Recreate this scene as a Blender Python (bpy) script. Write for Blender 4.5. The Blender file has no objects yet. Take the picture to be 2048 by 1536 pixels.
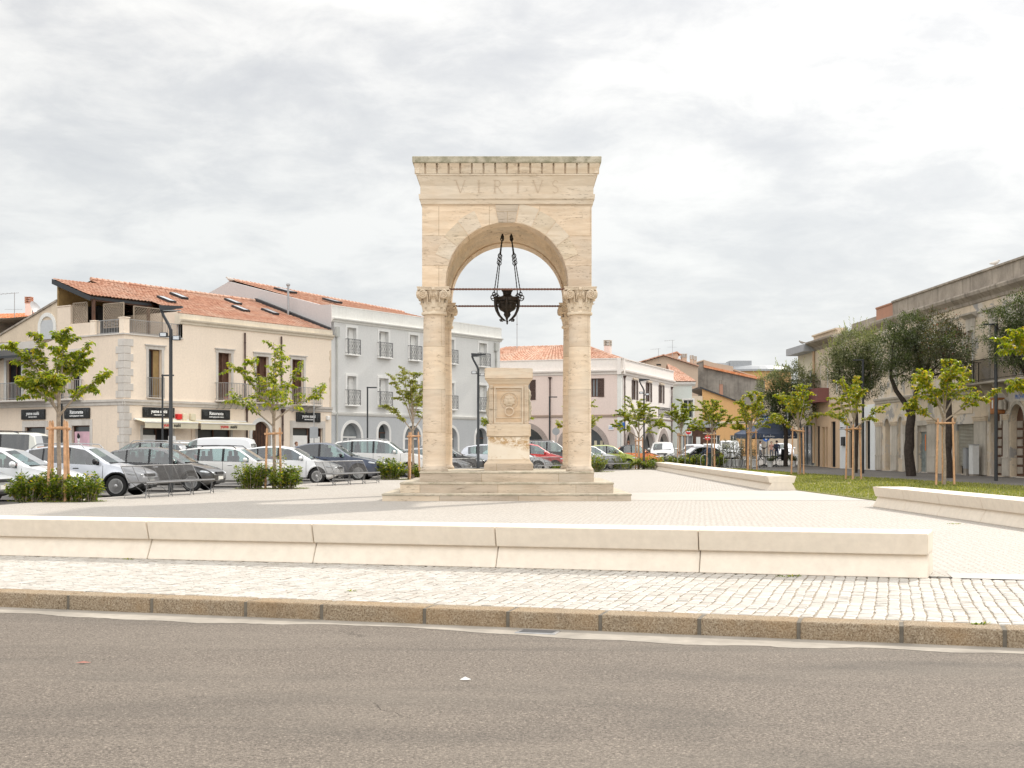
import bpy, bmesh, math, random
from mathutils import Vector, Matrix, noise
R = math.radians
PI = math.pi
scene = bpy.context.scene
COL = scene.collection

# ------------------------------------------------------------------ camera
EYE = 1.36          # eye height above the plaza paving
FPX = 2600.0        # focal length in photo pixels (2048 wide)
HOR = 897.0         # horizon row of the photo
cam_d = bpy.data.cameras.new("camera")
cam = bpy.data.objects.new("camera", cam_d)
COL.objects.link(cam)
cam.location = (0, 0, EYE)
cam.rotation_euler = (R(90), 0, 0)
cam_d.sensor_width = 36.0
cam_d.lens = 36.0 * FPX / 2048
cam_d.shift_y = (HOR - 768) / 2048
cam_d.clip_start = 0.1
cam_d.clip_end = 5000
scene.camera = cam

# ------------------------------------------------------------------ exposure
vs = scene.view_settings
vs.view_transform = 'Standard'
vs.look = 'None'
vs.exposure = 0.0
vs.gamma = 1.0
vs.use_curve_mapping = False

# ------------------------------------------------------------------ sun
SUN_EL = R(38)
TO_SUN = Vector((0.61, 0.79, 0)).normalized() * math.cos(SUN_EL) + Vector((0, 0, math.sin(SUN_EL)))
sd = bpy.data.lights.new("sun", 'SUN')
sd.energy = 3.7
sd.angle = R(1.6)
sd.color = (1.0, 0.94, 0.85)
sun = bpy.data.objects.new("sun", sd)
COL.objects.link(sun)
sun.rotation_euler = TO_SUN.to_track_quat('Z', 'Y').to_euler()

# ------------------------------------------------------------------ world: thin bright cloud over a Nishita sky
world = bpy.data.worlds.new("World")
scene.world = world
world.use_nodes = True
wt = world.node_tree
for n in list(wt.nodes):
    wt.nodes.remove(n)


def nd(t, typ, **kw):
    n = t.nodes.new(typ)
    for k, v in kw.items():
        if isinstance(k, str) and hasattr(n, k):
            setattr(n, k, v)
    return n


def W_math(op, a, b=None, clamp=False):
    n = wt.nodes.new('ShaderNodeMath'); n.operation = op; n.use_clamp = clamp
    for i, v in enumerate((a, b)):
        if v is None: continue
        if isinstance(v, (int, float)): n.inputs[i].default_value = v
        else: wt.links.new(v, n.inputs[i])
    return n.outputs[0]


def W_ramp(src, pts):
    n = wt.nodes.new('ShaderNodeValToRGB')
    cr = n.color_ramp
    while len(cr.elements) < len(pts): cr.elements.new(0.5)
    for e, (p, c) in zip(cr.elements, pts):
        e.position = p; e.color = (c[0], c[1], c[2], 1) if not isinstance(c, (int, float)) else (c, c, c, 1)
    wt.links.new(src, n.inputs[0])
    return n.outputs[0]


out = wt.nodes.new('ShaderNodeOutputWorld')
bg = wt.nodes.new('ShaderNodeBackground')
wt.links.new(bg.outputs[0], out.inputs[0])
sky = wt.nodes.new('ShaderNodeTexSky')
sky.sky_type = 'NISHITA'
sky.sun_disc = False
sky.sun_elevation = SUN_EL
sky.sun_rotation = math.atan2(TO_SUN.x, TO_SUN.y)
sky.air_density = 1.0
sky.dust_density = 2.0
tc = wt.nodes.new('ShaderNodeTexCoord')
sep = wt.nodes.new('ShaderNodeSeparateXYZ')
wt.links.new(tc.outputs['Generated'], sep.inputs[0])
# cloud layer: direction projected onto a plane overhead, stretched towards the horizon
den = W_math('ADD', W_math('MAXIMUM', sep.outputs[2], 0.0), 0.22)
comb = wt.nodes.new('ShaderNodeCombineXYZ')
wt.links.new(W_math('DIVIDE', sep.outputs[0], den), comb.inputs[0])
wt.links.new(W_math('DIVIDE', sep.outputs[1], den), comb.inputs[1])


def W_noise(scale, detail, rough, off, dist=0.0):
    mp = wt.nodes.new('ShaderNodeMapping')
    mp.inputs['Location'].default_value = off
    wt.links.new(comb.outputs[0], mp.inputs[0])
    n = wt.nodes.new('ShaderNodeTexNoise')
    n.inputs['Scale'].default_value = scale
    n.inputs['Detail'].default_value = detail
    n.inputs['Roughness'].default_value = rough
    n.inputs['Distortion'].default_value = dist
    wt.links.new(mp.outputs[0], n.inputs['Vector'])
    return n.outputs[0]


n_big = W_noise(1.7, 8, 0.58, (3.1, 0.7, 0), 0.15)
n_fine = W_noise(4.6, 9, 0.62, (7.2, 1.9, 2), 0.3)
shade = W_math('ADD', W_math('MULTIPLY', n_big, 0.56), W_math('MULTIPLY', n_fine, 0.44))
cloud = W_ramp(shade, [(0.39, (0.71, 0.72, 0.74)), (0.46, (0.80, 0.805, 0.81)), (0.52, (0.93, 0.925, 0.91)), (0.58, (1.04, 1.03, 1.0))])
# brighter where the sun stands behind the cloud
dotn = wt.nodes.new('ShaderNodeVectorMath'); dotn.operation = 'DOT_PRODUCT'
wt.links.new(tc.outputs['Generated'], dotn.inputs[0])
dotn.inputs[1].default_value = TO_SUN
glow = W_math('POWER', W_math('MAXIMUM', dotn.outputs['Value'], 0.0), 5.0)
gain = W_math('ADD', W_math('MULTIPLY', glow, 0.38), 0.98)
# added gain: sky overhead, out of view, brightened to light ground and walls
up = W_ramp(sep.outputs[2], [(0.0, 0.0), (0.42, 0.0), (0.75, 1.0), (1.0, 1.0)])
gain = W_math('ADD', gain, W_math('MULTIPLY', up, .85))
back = W_ramp(W_math('MULTIPLY', sep.outputs[1], -1.0), [(0.0, 0.0), (0.6, 1.0)])
gain = W_math('ADD', gain, W_math('MULTIPLY', back, 1.15))  # unseen sky behind the camera brightened too, to fill walls facing it
vm = wt.nodes.new('ShaderNodeVectorMath'); vm.operation = 'SCALE'
wt.links.new(cloud, vm.inputs[0]); wt.links.new(gain, vm.inputs['Scale'])
# a paler blue veil close to the horizon
low = W_ramp(sep.outputs[2], [(0.0, 1.0), (0.16, 0.55), (0.30, 0.0)])
mx = wt.nodes.new('ShaderNodeMix'); mx.data_type = 'RGBA'
wt.links.new(W_math('MULTIPLY', low, 0.75), mx.inputs['Factor'])
wt.links.new(vm.outputs[0], mx.inputs['A'])
mx.inputs['B'].default_value = (0.785, 0.825, 0.84, 1)
skys = wt.nodes.new('ShaderNodeVectorMath'); skys.operation = 'SCALE'
wt.links.new(sky.outputs[0], skys.inputs[0]); skys.inputs['Scale'].default_value = 0.10
mx2 = wt.nodes.new('ShaderNodeMix'); mx2.data_type = 'RGBA'
mx2.inputs['Factor'].default_value = 0.93
wt.links.new(skys.outputs[0], mx2.inputs['A'])
wt.links.new(mx.outputs['Result'], mx2.inputs['B'])
wt.links.new(mx2.outputs['Result'], bg.inputs[0])
bg.inputs[1].default_value = 1.0


# ------------------------------------------------------------------ measuring helpers
def at(px, py, Y):
    """World point at depth Y seen at photo position (px, py)."""
    return Vector(((px - 1024) / FPX * Y, Y, EYE + (HOR - py) / FPX * Y))


def gz(Y):
    """Height of the car park and street beyond the plaza."""
    if Y < 40: return -0.10
    if Y < 75: return -0.10 + 0.085 * (Y - 40) / 35
    if Y < 90: return -0.015
    return -0.015 + 0.011 * min(Y - 90, 60)


# ------------------------------------------------------------------ mesh builder
class MB:
    def __init__(s, M=None):
        s.v = []; s.f = []; s.m = []; s.M = M or Matrix.Identity(4); s.uv = None

    def add(s, vs_, fs, mat=0):
        b = len(s.v)
        for p in vs_: s.v.append(s.M @ Vector(p))
        for f in fs:
            s.f.append(tuple(b + i for i in f)); s.m.append(mat)
        return b

    def box(s, lo, hi, mat=0):
        x0, y0, z0 = lo; x1, y1, z1 = hi
        s.add([(x0, y0, z0), (x1, y0, z0), (x1, y1, z0), (x0, y1, z0), (x0, y0, z1), (x1, y0, z1), (x1, y1, z1), (x0, y1, z1)],
              [(0, 3, 2, 1), (4, 5, 6, 7), (0, 1, 5, 4), (1, 2, 6, 5), (2, 3, 7, 6), (3, 0, 4, 7)], mat)

    def cbox(s, lo, hi, c=0.01, mat=0):
        """box with chamfered edges"""
        bm = bmesh.new()
        bmesh.ops.create_cube(bm, size=1)
        for v in bm.verts:
            v.co = Vector([lo[i] + (v.co[i] + .5) * (hi[i] - lo[i]) for i in range(3)])
        bmesh.ops.bevel(bm, geom=list(bm.edges), offset=c, segments=2, affect='EDGES', profile=0.5)
        s.add_bm(bm, mat)

    def add_bm(s, bm, mat=0):
        bm.verts.index_update()
        s.add([v.co for v in bm.verts], [[v.index for v in f.verts] for f in bm.faces], mat)
        bm.free()

    def tube(s, pts, rad, n=8, mat=0, cap=True, sq=None):
        pts = [Vector(p) for p in pts]
        if isinstance(rad, (int, float)): rad = [rad] * len(pts)
        vs_ = []; fs = []
        ref = None
        for i, p in enumerate(pts):
            t = (pts[min(i + 1, len(pts) - 1)] - pts[max(i - 1, 0)])
            if t.length < 1e-9: t = Vector((0, 0, 1))
            t.normalize()
            if ref is None:
                ref = t.orthogonal().normalized()
            a = (ref - t * ref.dot(t))
            if a.length < 1e-6: a = t.orthogonal()
            a.normalize(); ref = a
            b = t.cross(a)
            for k in range(n):
                an = 2 * PI * k / n
                vs_.append(p + (a * math.cos(an) + b * math.sin(an)) * rad[i])
        for i in range(len(pts) - 1):
            for k in range(n):
                fs.append((i * n + k, i * n + (k + 1) % n, (i + 1) * n + (k + 1) % n, (i + 1) * n + k))
        if cap:
            fs.append(tuple(reversed(range(n))))
            fs.append(tuple((len(pts) - 1) * n + k for k in range(n)))
        s.add(vs_, fs, mat)

    def bar(s, p0, p1, w, h=None, mat=0, up=(0, 0, 1)):
        """rectangular bar from p0 to p1"""
        h = h or w
        p0 = Vector(p0); p1 = Vector(p1); t = (p1 - p0).normalized()
        u = Vector(up)
        if abs(t.dot(u)) > .98: u = Vector((0, 1, 0))
        a = t.cross(u).normalized(); b = a.cross(t).normalized()
        vs_ = []
        for p in (p0, p1):
            for (i, j) in ((-1, -1), (1, -1), (1, 1), (-1, 1)):
                vs_.append(p + a * i * w / 2 + b * j * h / 2)
        s.add(vs_, [(0, 1, 2, 3), (7, 6, 5, 4), (0, 4, 5, 1), (1, 5, 6, 2), (2, 6, 7, 3), (3, 7, 4, 0)], mat)

    def lathe(s, prof, n=24, c=(0, 0, 0), mat=0, a0=0, a1=2 * PI, wob=None):
        vs_ = []; fs = []
        full = abs(a1 - a0 - 2 * PI) < 1e-6
        m = n if full else n + 1
        for (r, z) in prof:
            for k in range(m):
                an = a0 + (a1 - a0) * k / n
                rr = r * (wob(an, z) if wob else 1)
                vs_.append((c[0] + rr * math.cos(an), c[1] + rr * math.sin(an), c[2] + z))
        for i in range(len(prof) - 1):
            for k in range(n):
                k2 = (k + 1) % m
                fs.append((i * m + k, i * m + k2, (i + 1) * m + k2, (i + 1) * m + k))
        if full:
            fs.append(tuple(reversed(range(m))))
            fs.append(tuple((len(prof) - 1) * m + k for k in range(m)))
        s.add(vs_, fs, mat)

    def prism(s, poly, d0, d1, plane='xz', mat=0):
        """extrude a polygon; plane xz -> depth along y, yz -> along x, xy -> along z"""
        def P(a, b, d):
            return {'xz': (a, d, b), 'yz': (d, a, b), 'xy': (a, b, d)}[plane]
        n = len(poly)
        vs_ = [P(a, b, d0) for a, b in poly] + [P(a, b, d1) for a, b in poly]
        fs = [tuple(range(n)), tuple(reversed(range(n, 2 * n)))]
        for i in range(n):
            j = (i + 1) % n
            fs.append((i, i + n, j + n, j))
        s.add(vs_, fs, mat)

    def rectloft(s, hx, hy, prof, c=(0, 0, 0), mat=0, cap=True):
        """stack of rectangles: prof = [(z, offset)]"""
        vs_ = []; fs = []
        for z, o in prof:
            for (i, j) in ((-1, -1), (1, -1), (1, 1), (-1, 1)):
                vs_.append((c[0] + i * (hx + o), c[1] + j * (hy + o), c[2] + z))
        for k in range(len(prof) - 1):
            for e in range(4):
                f = (e + 1) % 4
                fs.append((k * 4 + e, k * 4 + f, k * 4 + 4 + f, k * 4 + 4 + e))
        if cap:
            fs.append((3, 2, 1, 0)); b = (len(prof) - 1) * 4
            fs.append((b, b + 1, b + 2, b + 3))
        s.add(vs_, fs, mat)

    def build(s, name, mats, parent=None, smooth=None, recalc=True, loc=None, rot=None):
        me = bpy.data.meshes.new(name)
        me.from_pydata([tuple(v) for v in s.v], [], s.f)
        if not isinstance(mats, (list, tuple)): mats = [mats]
        for m in mats: me.materials.append(m)
        if len(mats) > 1: me.polygons.foreach_set('material_index', s.m)
        if recalc:
            bm = bmesh.new(); bm.from_mesh(me)
            bmesh.ops.recalc_face_normals(bm, faces=bm.faces)
            bm.to_mesh(me); bm.free()
        if smooth is not None:
            me.polygons.foreach_set('use_smooth', [True] * len(me.polygons))
            me.set_sharp_from_angle(angle=R(smooth))
        me.update()
        o = bpy.data.objects.new(name, me)
        COL.objects.link(o)
        if parent is not None: o.parent = parent
        if loc is not None: o.location = loc
        if rot is not None: o.rotation_euler = rot
        return o


def tag(o, label, cat, group=None, kind=None):
    if label: o['label'] = label
    if cat: o['category'] = cat
    if group: o['group'] = group
    if kind: o['kind'] = kind
    return o


def thing(name, label, cat, loc=(0, 0, 0), rz=0, group=None):
    o = bpy.data.objects.new(name, None)
    o.empty_display_size = 0.2
    COL.objects.link(o); o.location = loc; o.rotation_euler = (0, 0, rz)
    return tag(o, label, cat, group)


KIDS = {}


def kids(o):
    return [c for c in bpy.data.objects if c.parent == o]


def copy_thing(root, loc, rz=None, label=None, group=None, cat=None, scale=None):
    r = root.copy(); COL.objects.link(r); r.location = loc
    if rz is not None: r.rotation_euler = (0, 0, rz)
    if scale: r.scale = scale
    if label: r['label'] = label
    if group: r['group'] = group
    if cat: r['category'] = cat
    for ch in kids(root):
        c = ch.copy(); COL.objects.link(c); c.parent = r
        for g in kids(ch):
            d = g.copy(); COL.objects.link(d); d.parent = c
    return r


def text_mb(body, size, M, shear=0.0, bold=0.0, align='CENTER'):
    """letters as a thin mesh; M maps the text plane (x right, y up, z towards the reader)"""
    cu = bpy.data.curves.new('text', 'FONT'); cu.body = body; cu.size = size
    cu.align_x = align; cu.shear = shear; cu.offset = bold; cu.extrude = 0.004; cu.resolution_u = 2
    to = bpy.data.objects.new('text', cu); COL.objects.link(to)
    dg = bpy.context.evaluated_depsgraph_get()
    me = bpy.data.meshes.new_from_object(to.evaluated_get(dg))
    mb = MB(M)
    mb.add([v.co for v in me.vertices], [tuple(p.vertices) for p in me.polygons])
    bpy.data.objects.remove(to); bpy.data.curves.remove(cu); bpy.data.meshes.remove(me)
    return mb


# ------------------------------------------------------------------ materials
class NT:
    """tiny helper round a material's nodes"""
    def __init__(s, name):
        s.mat = bpy.data.materials.new(name); s.mat.use_nodes = True
        s.t = s.mat.node_tree
        s.b = s.t.nodes['Principled BSDF']; s.o = s.t.nodes['Material Output']
        s.tc = s.t.nodes.new('ShaderNodeTexCoord')

    def link(s, a, b): s.t.links.new(a, b)

    def val(s, v, sock):
        if isinstance(v, (int, float)): sock.default_value = v
        elif isinstance(v, tuple): sock.default_value = (v[0], v[1], v[2], 1) if len(sock.default_value) == 4 else v
        else: s.link(v, sock)

    def coord(s, sc=(1, 1, 1), which='Object', rot=(0, 0, 0), loc=(0, 0, 0)):
        m = s.t.nodes.new('ShaderNodeMapping')
        s.link(s.tc.outputs[which], m.inputs[0])
        m.inputs['Scale'].default_value = sc; m.inputs['Rotation'].default_value = rot; m.inputs['Location'].default_value = loc
        return m.outputs[0]

    def noise(s, scale, detail=4, rough=.55, vec=None, dist=0, out=0):
        n = s.t.nodes.new('ShaderNodeTexNoise')
        n.inputs['Scale'].default_value = scale; n.inputs['Detail'].default_value = detail
        n.inputs['Roughness'].default_value = rough; n.inputs['Distortion'].default_value = dist
        s.link(vec if vec is not None else s.tc.outputs['Object'], n.inputs['Vector'])
        return n.outputs[out]

    def vor(s, scale, vec=None, feature='F1', out=0, rnd=1.0):
        n = s.t.nodes.new('ShaderNodeTexVoronoi'); n.feature = feature
        n.inputs['Scale'].default_value = scale
        n.inputs['Randomness'].default_value = rnd
        s.link(vec if vec is not None else s.tc.outputs['Object'], n.inputs['Vector'])
        return n.outputs[out]

    def ramp(s, src, pts, interp='LINEAR'):
        n = s.t.nodes.new('ShaderNodeValToRGB'); cr = n.color_ramp; cr.interpolation = interp
        while len(cr.elements) < len(pts): cr.elements.new(.5)
        for e, (p, c) in zip(cr.elements, pts):
            e.position = p
            e.color = (c, c, c, 1) if isinstance(c, (int, float)) else (c[0], c[1], c[2], 1)
        s.link(src, n.inputs[0])
        return n.outputs[0]

    def math(s, op, a, b=0.0, clamp=False):
        n = s.t.nodes.new('ShaderNodeMath'); n.operation = op; n.use_clamp = clamp
        s.val(a, n.inputs[0]); s.val(b, n.inputs[1])
        return n.outputs[0]

    def mix(s, fac, a, b, mode='MIX'):
        n = s.t.nodes.new('ShaderNodeMix'); n.data_type = 'RGBA'; n.blend_type = mode
        s.val(fac, n.inputs['Factor']); s.val(a, n.inputs['A']); s.val(b, n.inputs['B'])
        return n.outputs['Result']

    def bump(s, h, strength=.3, dist=.02):
        n = s.t.nodes.new('ShaderNodeBump'); n.inputs['Strength'].default_value = strength
        n.inputs['Distance'].default_value = dist
        s.link(h, n.inputs['Height']); s.link(n.outputs[0], s.b.inputs['Normal'])

    def fin(s, col=None, rough=None, metal=None, spec=None):
        if col is not None: s.val(col, s.b.inputs['Base Color'])
        if rough is not None: s.val(rough, s.b.inputs['Roughness'])
        if metal is not None: s.b.inputs['Metallic'].default_value = metal
        if spec is not None: s.b.inputs['Specular IOR Level'].default_value = spec
        return s.mat


def m_plain(name, col, rough=.6, metal=0, var=.12, scale=3, spec=.3, bump=0):
    t = NT(name)
    n = t.noise(scale, 5, .6)
    f = t.ramp(n, [(.3, 1 - var), (.7, 1 + var * .4)])
    c = t.mix(1.0, col, f, 'MULTIPLY')
    if bump: t.bump(t.noise(scale * 12, 4), bump, .01)
    return t.fin(c, rough, metal, spec)


def m_plaster(name, col, dirt=(.35, .3, .25), amt=.25, stain=.3, rough=.85, peel=None):
    t = NT(name)
    n = t.noise(.7, 7, .65)
    c = t.mix(t.ramp(n, [(.35, 0.0), (.75, amt)]), col, dirt)
    f = t.ramp(t.noise(9, 5, .6), [(.3, .93), (.7, 1.04)])
    c = t.mix(1.0, c, f, 'MULTIPLY')
    # vertical rain streaks
    st = t.noise(2.2, 5, .6, t.coord((1.6, 1.6, .12)))
    c = t.mix(t.ramp(st, [(.52, 0.0), (.8, stain)]), c, dirt)
    if peel:
        p = t.noise(.55, 8, .62, t.coord((1, 1, 1.1), loc=(3, 2, 5)), .4)
        c = t.mix(t.ramp(p, [(.53, 0.0), (.555, 1.0)]), c, peel)
        q = t.noise(.8, 8, .65, t.coord((1, 1, 1), loc=(9, 1, 2)), .3)
        c = t.mix(t.ramp(q, [(.57, 0.0), (.60, .9)]), c, (.30, .29, .28))
    t.bump(t.noise(22, 5, .6), .25, .01)
    return t.fin(c, rough, 0, .2)


def m_travertine(name, light=(.77, .625, .475), dark=(.48, .34, .215), blocks=None, pits=.6, moss=0, bc=.80):
    t = NT(name)
    v = t.coord((.9, .9, 7.0))
    band = t.noise(1.1, 7, .6, v, .6)
    c = t.mix(t.ramp(band, [(.36, 0.0), (.64, 1.0)]), light, tuple(.5 * light[i] + .5 * dark[i] for i in range(3)))
    big = t.noise(.9, 4, .6, t.coord((1, 1, 1.6), loc=(4, 1, 7)))
    c = t.mix(t.ramp(big, [(.44, 0.0), (.68, .5)]), c, (.60, .535, .44))
    # elongated travertine voids
    pv = t.coord((2.4, 2.4, 12))
    pn = t.noise(2.2, 6, .7, pv, 1.0)
    patch = t.ramp(t.noise(.9, 3, .5, t.coord((1, 1, 2.2), loc=(2, 8, 1))), [(.42, 0.0), (.62, 1.0)])
    pit = t.math('MULTIPLY', t.ramp(pn, [(.57, 0.0), (.63, 1.0)]), patch)
    c = t.mix(t.math('MULTIPLY', pit, pits), c, tuple(.55 * x for x in dark))
    if blocks:
        bw, bh, off = blocks
        br = t.t.nodes.new('ShaderNodeTexBrick')
        sp = t.t.nodes.new('ShaderNodeSeparateXYZ'); t.link(t.tc.outputs['Object'], sp.inputs[0])
        cb = t.t.nodes.new('ShaderNodeCombineXYZ')
        t.link(t.math('ADD', sp.outputs[0], sp.outputs[1]), cb.inputs[0]); t.link(t.math('ADD', sp.outputs[2], off), cb.inputs[1])
        t.link(cb.outputs[0], br.inputs['Vector'])
        br.inputs['Scale'].default_value = 1; br.inputs['Brick Width'].default_value = bw; br.inputs['Row Height'].default_value = bh
        br.inputs['Mortar Size'].default_value = .008; br.inputs['Mortar Smooth'].default_value = .3
        br.inputs['Color1'].default_value = (bc, bc, bc + .01, 1); br.inputs['Color2'].default_value = (1.10, 1.08, 1.04, 1)
        br.inputs['Mortar'].default_value = (.66, .60, .52, 1)
        c = t.mix(1.0, c, br.outputs['Color'], 'MULTIPLY')
    if moss:
        ms = t.noise(3.2, 7, .7)
        c = t.mix(t.ramp(ms, [(.42, 0.0), (.62, moss)]), c, (.20, .19, .12))
    h = t.math('SUBTRACT', t.math('MULTIPLY', band, .5), t.math('MULTIPLY', pit, 1.0))
    t.bump(h, .5, .015)
    return t.fin(c, .75, 0, .3)


def m_tiles(name, c1=(.35, .165, .105), c2=(.46, .25, .165), pale=.25):
    t = NT(name)
    br = t.noise(7, 3, .6)
    w = t.vor(5.2, None, 'F1', 1)
    c = t.mix(t.ramp(w, [(.2, 0.0), (.8, 1.0)]), c1, c2)
    c = t.mix(t.ramp(t.noise(.6, 6, .65), [(.45, 0.0), (.8, pale * 2)]), c, (.55, .47, .38))
    c = t.mix(t.ramp(br, [(.5, 0.0), (.8, .35)]), c, (.30, .13, .08))
    return t.fin(c, .8, 0, .2)


def m_leaf(name, stops, trans=.45, rough=.45, tint=(.55, .65, .12)):
    """leaf colours picked leaf by leaf; part of the light passes through the blade"""
    t = NT(name)
    geo = t.t.nodes.new('ShaderNodeNewGeometry')
    c = t.ramp(geo.outputs['Random Per Island'], stops)
    t.fin(c, rough, 0, .5)
    tr = t.t.nodes.new('ShaderNodeBsdfTranslucent')
    t.link(t.mix(1.0, c, tuple(x * 2.2 for x in tint), 'MULTIPLY'), tr.inputs[0])
    ms = t.t.nodes.new('ShaderNodeMixShader'); ms.inputs[0].default_value = trans
    t.link(t.b.outputs[0], ms.inputs[1]); t.link(tr.outputs[0], ms.inputs[2])
    t.link(ms.outputs[0], t.o.inputs[0])
    return t.mat


def m_glass(name, tint=(.55, .66, .64), refl=.10):
    t = NT(name)
    tr = t.t.nodes.new('ShaderNodeBsdfTransparent'); tr.inputs[0].default_value = (*tint, 1)
    gl = t.t.nodes.new('ShaderNodeBsdfGlossy'); gl.inputs['Roughness'].default_value = .03
    lw = t.t.nodes.new('ShaderNodeLayerWeight'); lw.inputs[0].default_value = .35
    f = t.math('ADD', t.math('MULTIPLY', lw.outputs['Fresnel'], .8), refl, True)
    ms = t.t.nodes.new('ShaderNodeMixShader')
    t.link(f, ms.inputs[0]); t.link(tr.outputs[0], ms.inputs[1]); t.link(gl.outputs[0], ms.inputs[2])
    t.link(ms.outputs[0], t.o.inputs[0])
    return t.mat


def m_paint(name, col, metal=0.0, rough=.28, coat=.8):
    t = NT(name)
    n = t.noise(1.3, 4, .6)
    c = t.mix(t.ramp(n, [(.45, 0.0), (.8, .18)]), col, tuple(x * .6 + .12 for x in col))
    # road dust low on the body
    sp = t.t.nodes.new('ShaderNodeSeparateXYZ'); t.link(t.tc.outputs['Object'], sp.inputs[0])
    d = t.math('MULTIPLY', t.ramp(sp.outputs[2], [(.2, 1.0), (.65, 0.0)]), t.noise(6, 4))
    c = t.mix(t.math('MULTIPLY', d, .5), c, (.33, .30, .26))
    t.b.inputs['Coat Weight'].default_value = coat; t.b.inputs['Coat Roughness'].default_value = .05
    return t.fin(c, rough, metal, .5)


M = {}
M['trav'] = m_travertine('travertine_blocks', blocks=(1.35, .80, .15))
M['trav2'] = m_travertine('travertine_column', light=(.77, .63, .48), dark=(.50, .37, .245), pits=1.0, blocks=(60, 1.15, .1), bc=.92)
M['trav3'] = m_travertine('travertine_plain', light=(.73, .615, .48), dark=(.46, .35, .23), pits=.7)
M['trav_vous'] = m_travertine('travertine_voussoir', light=(.70, .575, .425), dark=(.36, .27, .17), pits=1.0)
M['trav_cap'] = m_travertine('travertine_carved', light=(.72, .60, .455), dark=(.44, .31, .19), pits=.45)
M['trav_top'] = m_travertine('travertine_weathered', light=(.52, .47, .36), dark=(.34, .29, .2), moss=.75, pits=.5)
M['trav_vault'] = m_travertine('travertine_vault', light=(.76, .60, .42), dark=(.40, .29, .18), pits=1.0, moss=.12)
M['trav_step'] = m_travertine('travertine_steps', light=(.64, .53, .41), dark=(.36, .28, .20), blocks=(2.05, 1.0, .3), pits=.8)
M['trav_lip'] = m_travertine('travertine_step_nosing', light=(.58, .50, .39), dark=(.30, .26, .19), pits=1.0, moss=.5)
M['cut_shade'] = m_plain('engraving_shade_stroke', (.58, .455, .33), .9, var=.25, scale=20)
M['white_stone'] = m_plaster('pale_limestone_bench', (.76, .675, .565), (.54, .44, .33), .06, .2, .6)
M['joint'] = m_plain('bench_joint', (.38, .30, .22), .9)
M['iron'] = m_plain('dark_wrought_iron', (.030, .027, .024), .5, .6, var=.5, scale=14, spec=.5)
M['bronze'] = m_plain('blackened_bronze', (.050, .040, .032), .48, .7, var=.5, scale=9, spec=.5)
M['rod'] = m_plain('rusted_twisted_iron', (.22, .115, .085), .7, .3, var=.3, scale=14)
M['pole'] = m_plain('anthracite_paint', (.035, .038, .042), .45, .2, var=.2, spec=.5)
M['steel'] = m_plain('galvanised_steel', (.42, .42, .42), .42, .8, var=.2, scale=6)
M['dark_steel'] = m_plain('dark_mesh_steel', (.20, .20, .205), .45, .75, var=.25, scale=8)
M['wood_stake'] = m_plain('peeled_pine_stake', (.62, .36, .20), .75, var=.3, scale=9, bump=.3)
M['bark'] = m_plain('young_bark', (.38, .31, .24), .9, var=.35, scale=14, bump=.5)
M['bark_dark'] = m_plain('dark_bark', (.055, .042, .034), .95, var=.5, scale=9, bump=.7)
M['concrete'] = m_plain('pale_gutter_concrete', (.36, .32, .27), .9, var=.3, scale=3, bump=.3)
M['white_paint'] = m_plain('white_paint', (.80, .79, .76), .55, var=.06)
M['white_frame'] = m_plain('white_window_frame', (.78, .77, .74), .5, var=.05)
M['dark_glass'] = m_plain('dark_window_glass', (.055, .065, .068), .12, 0, var=.3, scale=.8, spec=.8)
M['pane_grey'] = m_plain('curtained_window_glass', (.26, .28, .29), .15, 0, var=.35, scale=1.1, spec=.8)
M['black'] = m_plain('matt_black', (.015, .015, .016), .7, var=.3)
M['brown_wood'] = m_plain('brown_stained_wood', (.12, .060, .038), .6, var=.4, scale=4)
M['shutter'] = m_plain('brown_shutter', (.095, .058, .045), .6, var=.25, scale=6)
M['pipe'] = m_plain('brown_downpipe', (.105, .068, .058), .5, .2, var=.2)
M['grey_pipe'] = m_plain('grey_downpipe', (.46, .46, .43), .5, var=.1)
M['stone_trim'] = m_plaster('pale_stone_trim', (.64, .60, .55), (.36, .31, .26), .4, .5)
M['white_trim'] = m_plaster('white_moulding', (.76, .75, .71), (.5, .48, .44), .2, .3)
M['beige'] = m_plaster('peach_beige_plaster', (.88, .75, .61), (.62, .52, .43), .16, .16)
M['beige2'] = m_plaster('peach_side_plaster', (.80, .67, .54), (.42, .36, .30), .2, .2)
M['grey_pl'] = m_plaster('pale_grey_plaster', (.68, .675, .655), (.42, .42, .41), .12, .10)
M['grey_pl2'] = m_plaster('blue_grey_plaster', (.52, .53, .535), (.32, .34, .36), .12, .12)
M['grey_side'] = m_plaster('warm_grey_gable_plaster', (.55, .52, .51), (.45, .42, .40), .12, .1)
M['pink_pl'] = m_plaster('pale_pink_plaster', (.76, .63, .57), (.55, .45, .40), .14, .14)
M['pink_white'] = m_plaster('pinkish_white_plaster', (.80, .74, .69), (.6, .52, .46), .12, .12)
M['cream_pl'] = m_plaster('cream_parapet_plaster', (.72, .64, .52), (.42, .36, .28), .35, .35)
M['old_pl'] = m_plaster('peeling_old_plaster', (.68, .57, .43), (.30, .25, .20), .55, .6, peel=(.58, .52, .45))
M['old_low'] = m_plaster('weathered_grey_stone', (.55, .50, .43), (.22, .19, .15), .6, .7)
M['old_dark'] = m_plaster('blackened_cornice_stone', (.44, .38, .315), (.10, .085, .07), .7, .8)
M['brick'] = m_plaster('bare_red_brick', (.48, .25, .17), (.3, .2, .15), .5, .4)
M['rough_wall'] = m_plaster('rough_grey_render', (.33, .30, .26), (.09, .08, .07), .8, .8)
M['ochre'] = m_plaster('ochre_orange_plaster', (.64, .38, .17), (.40, .24, .12), .25, .2)
M['tan'] = m_plaster('tan_plaster', (.53, .41, .31), (.38, .30, .24), .2, .2)
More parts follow.
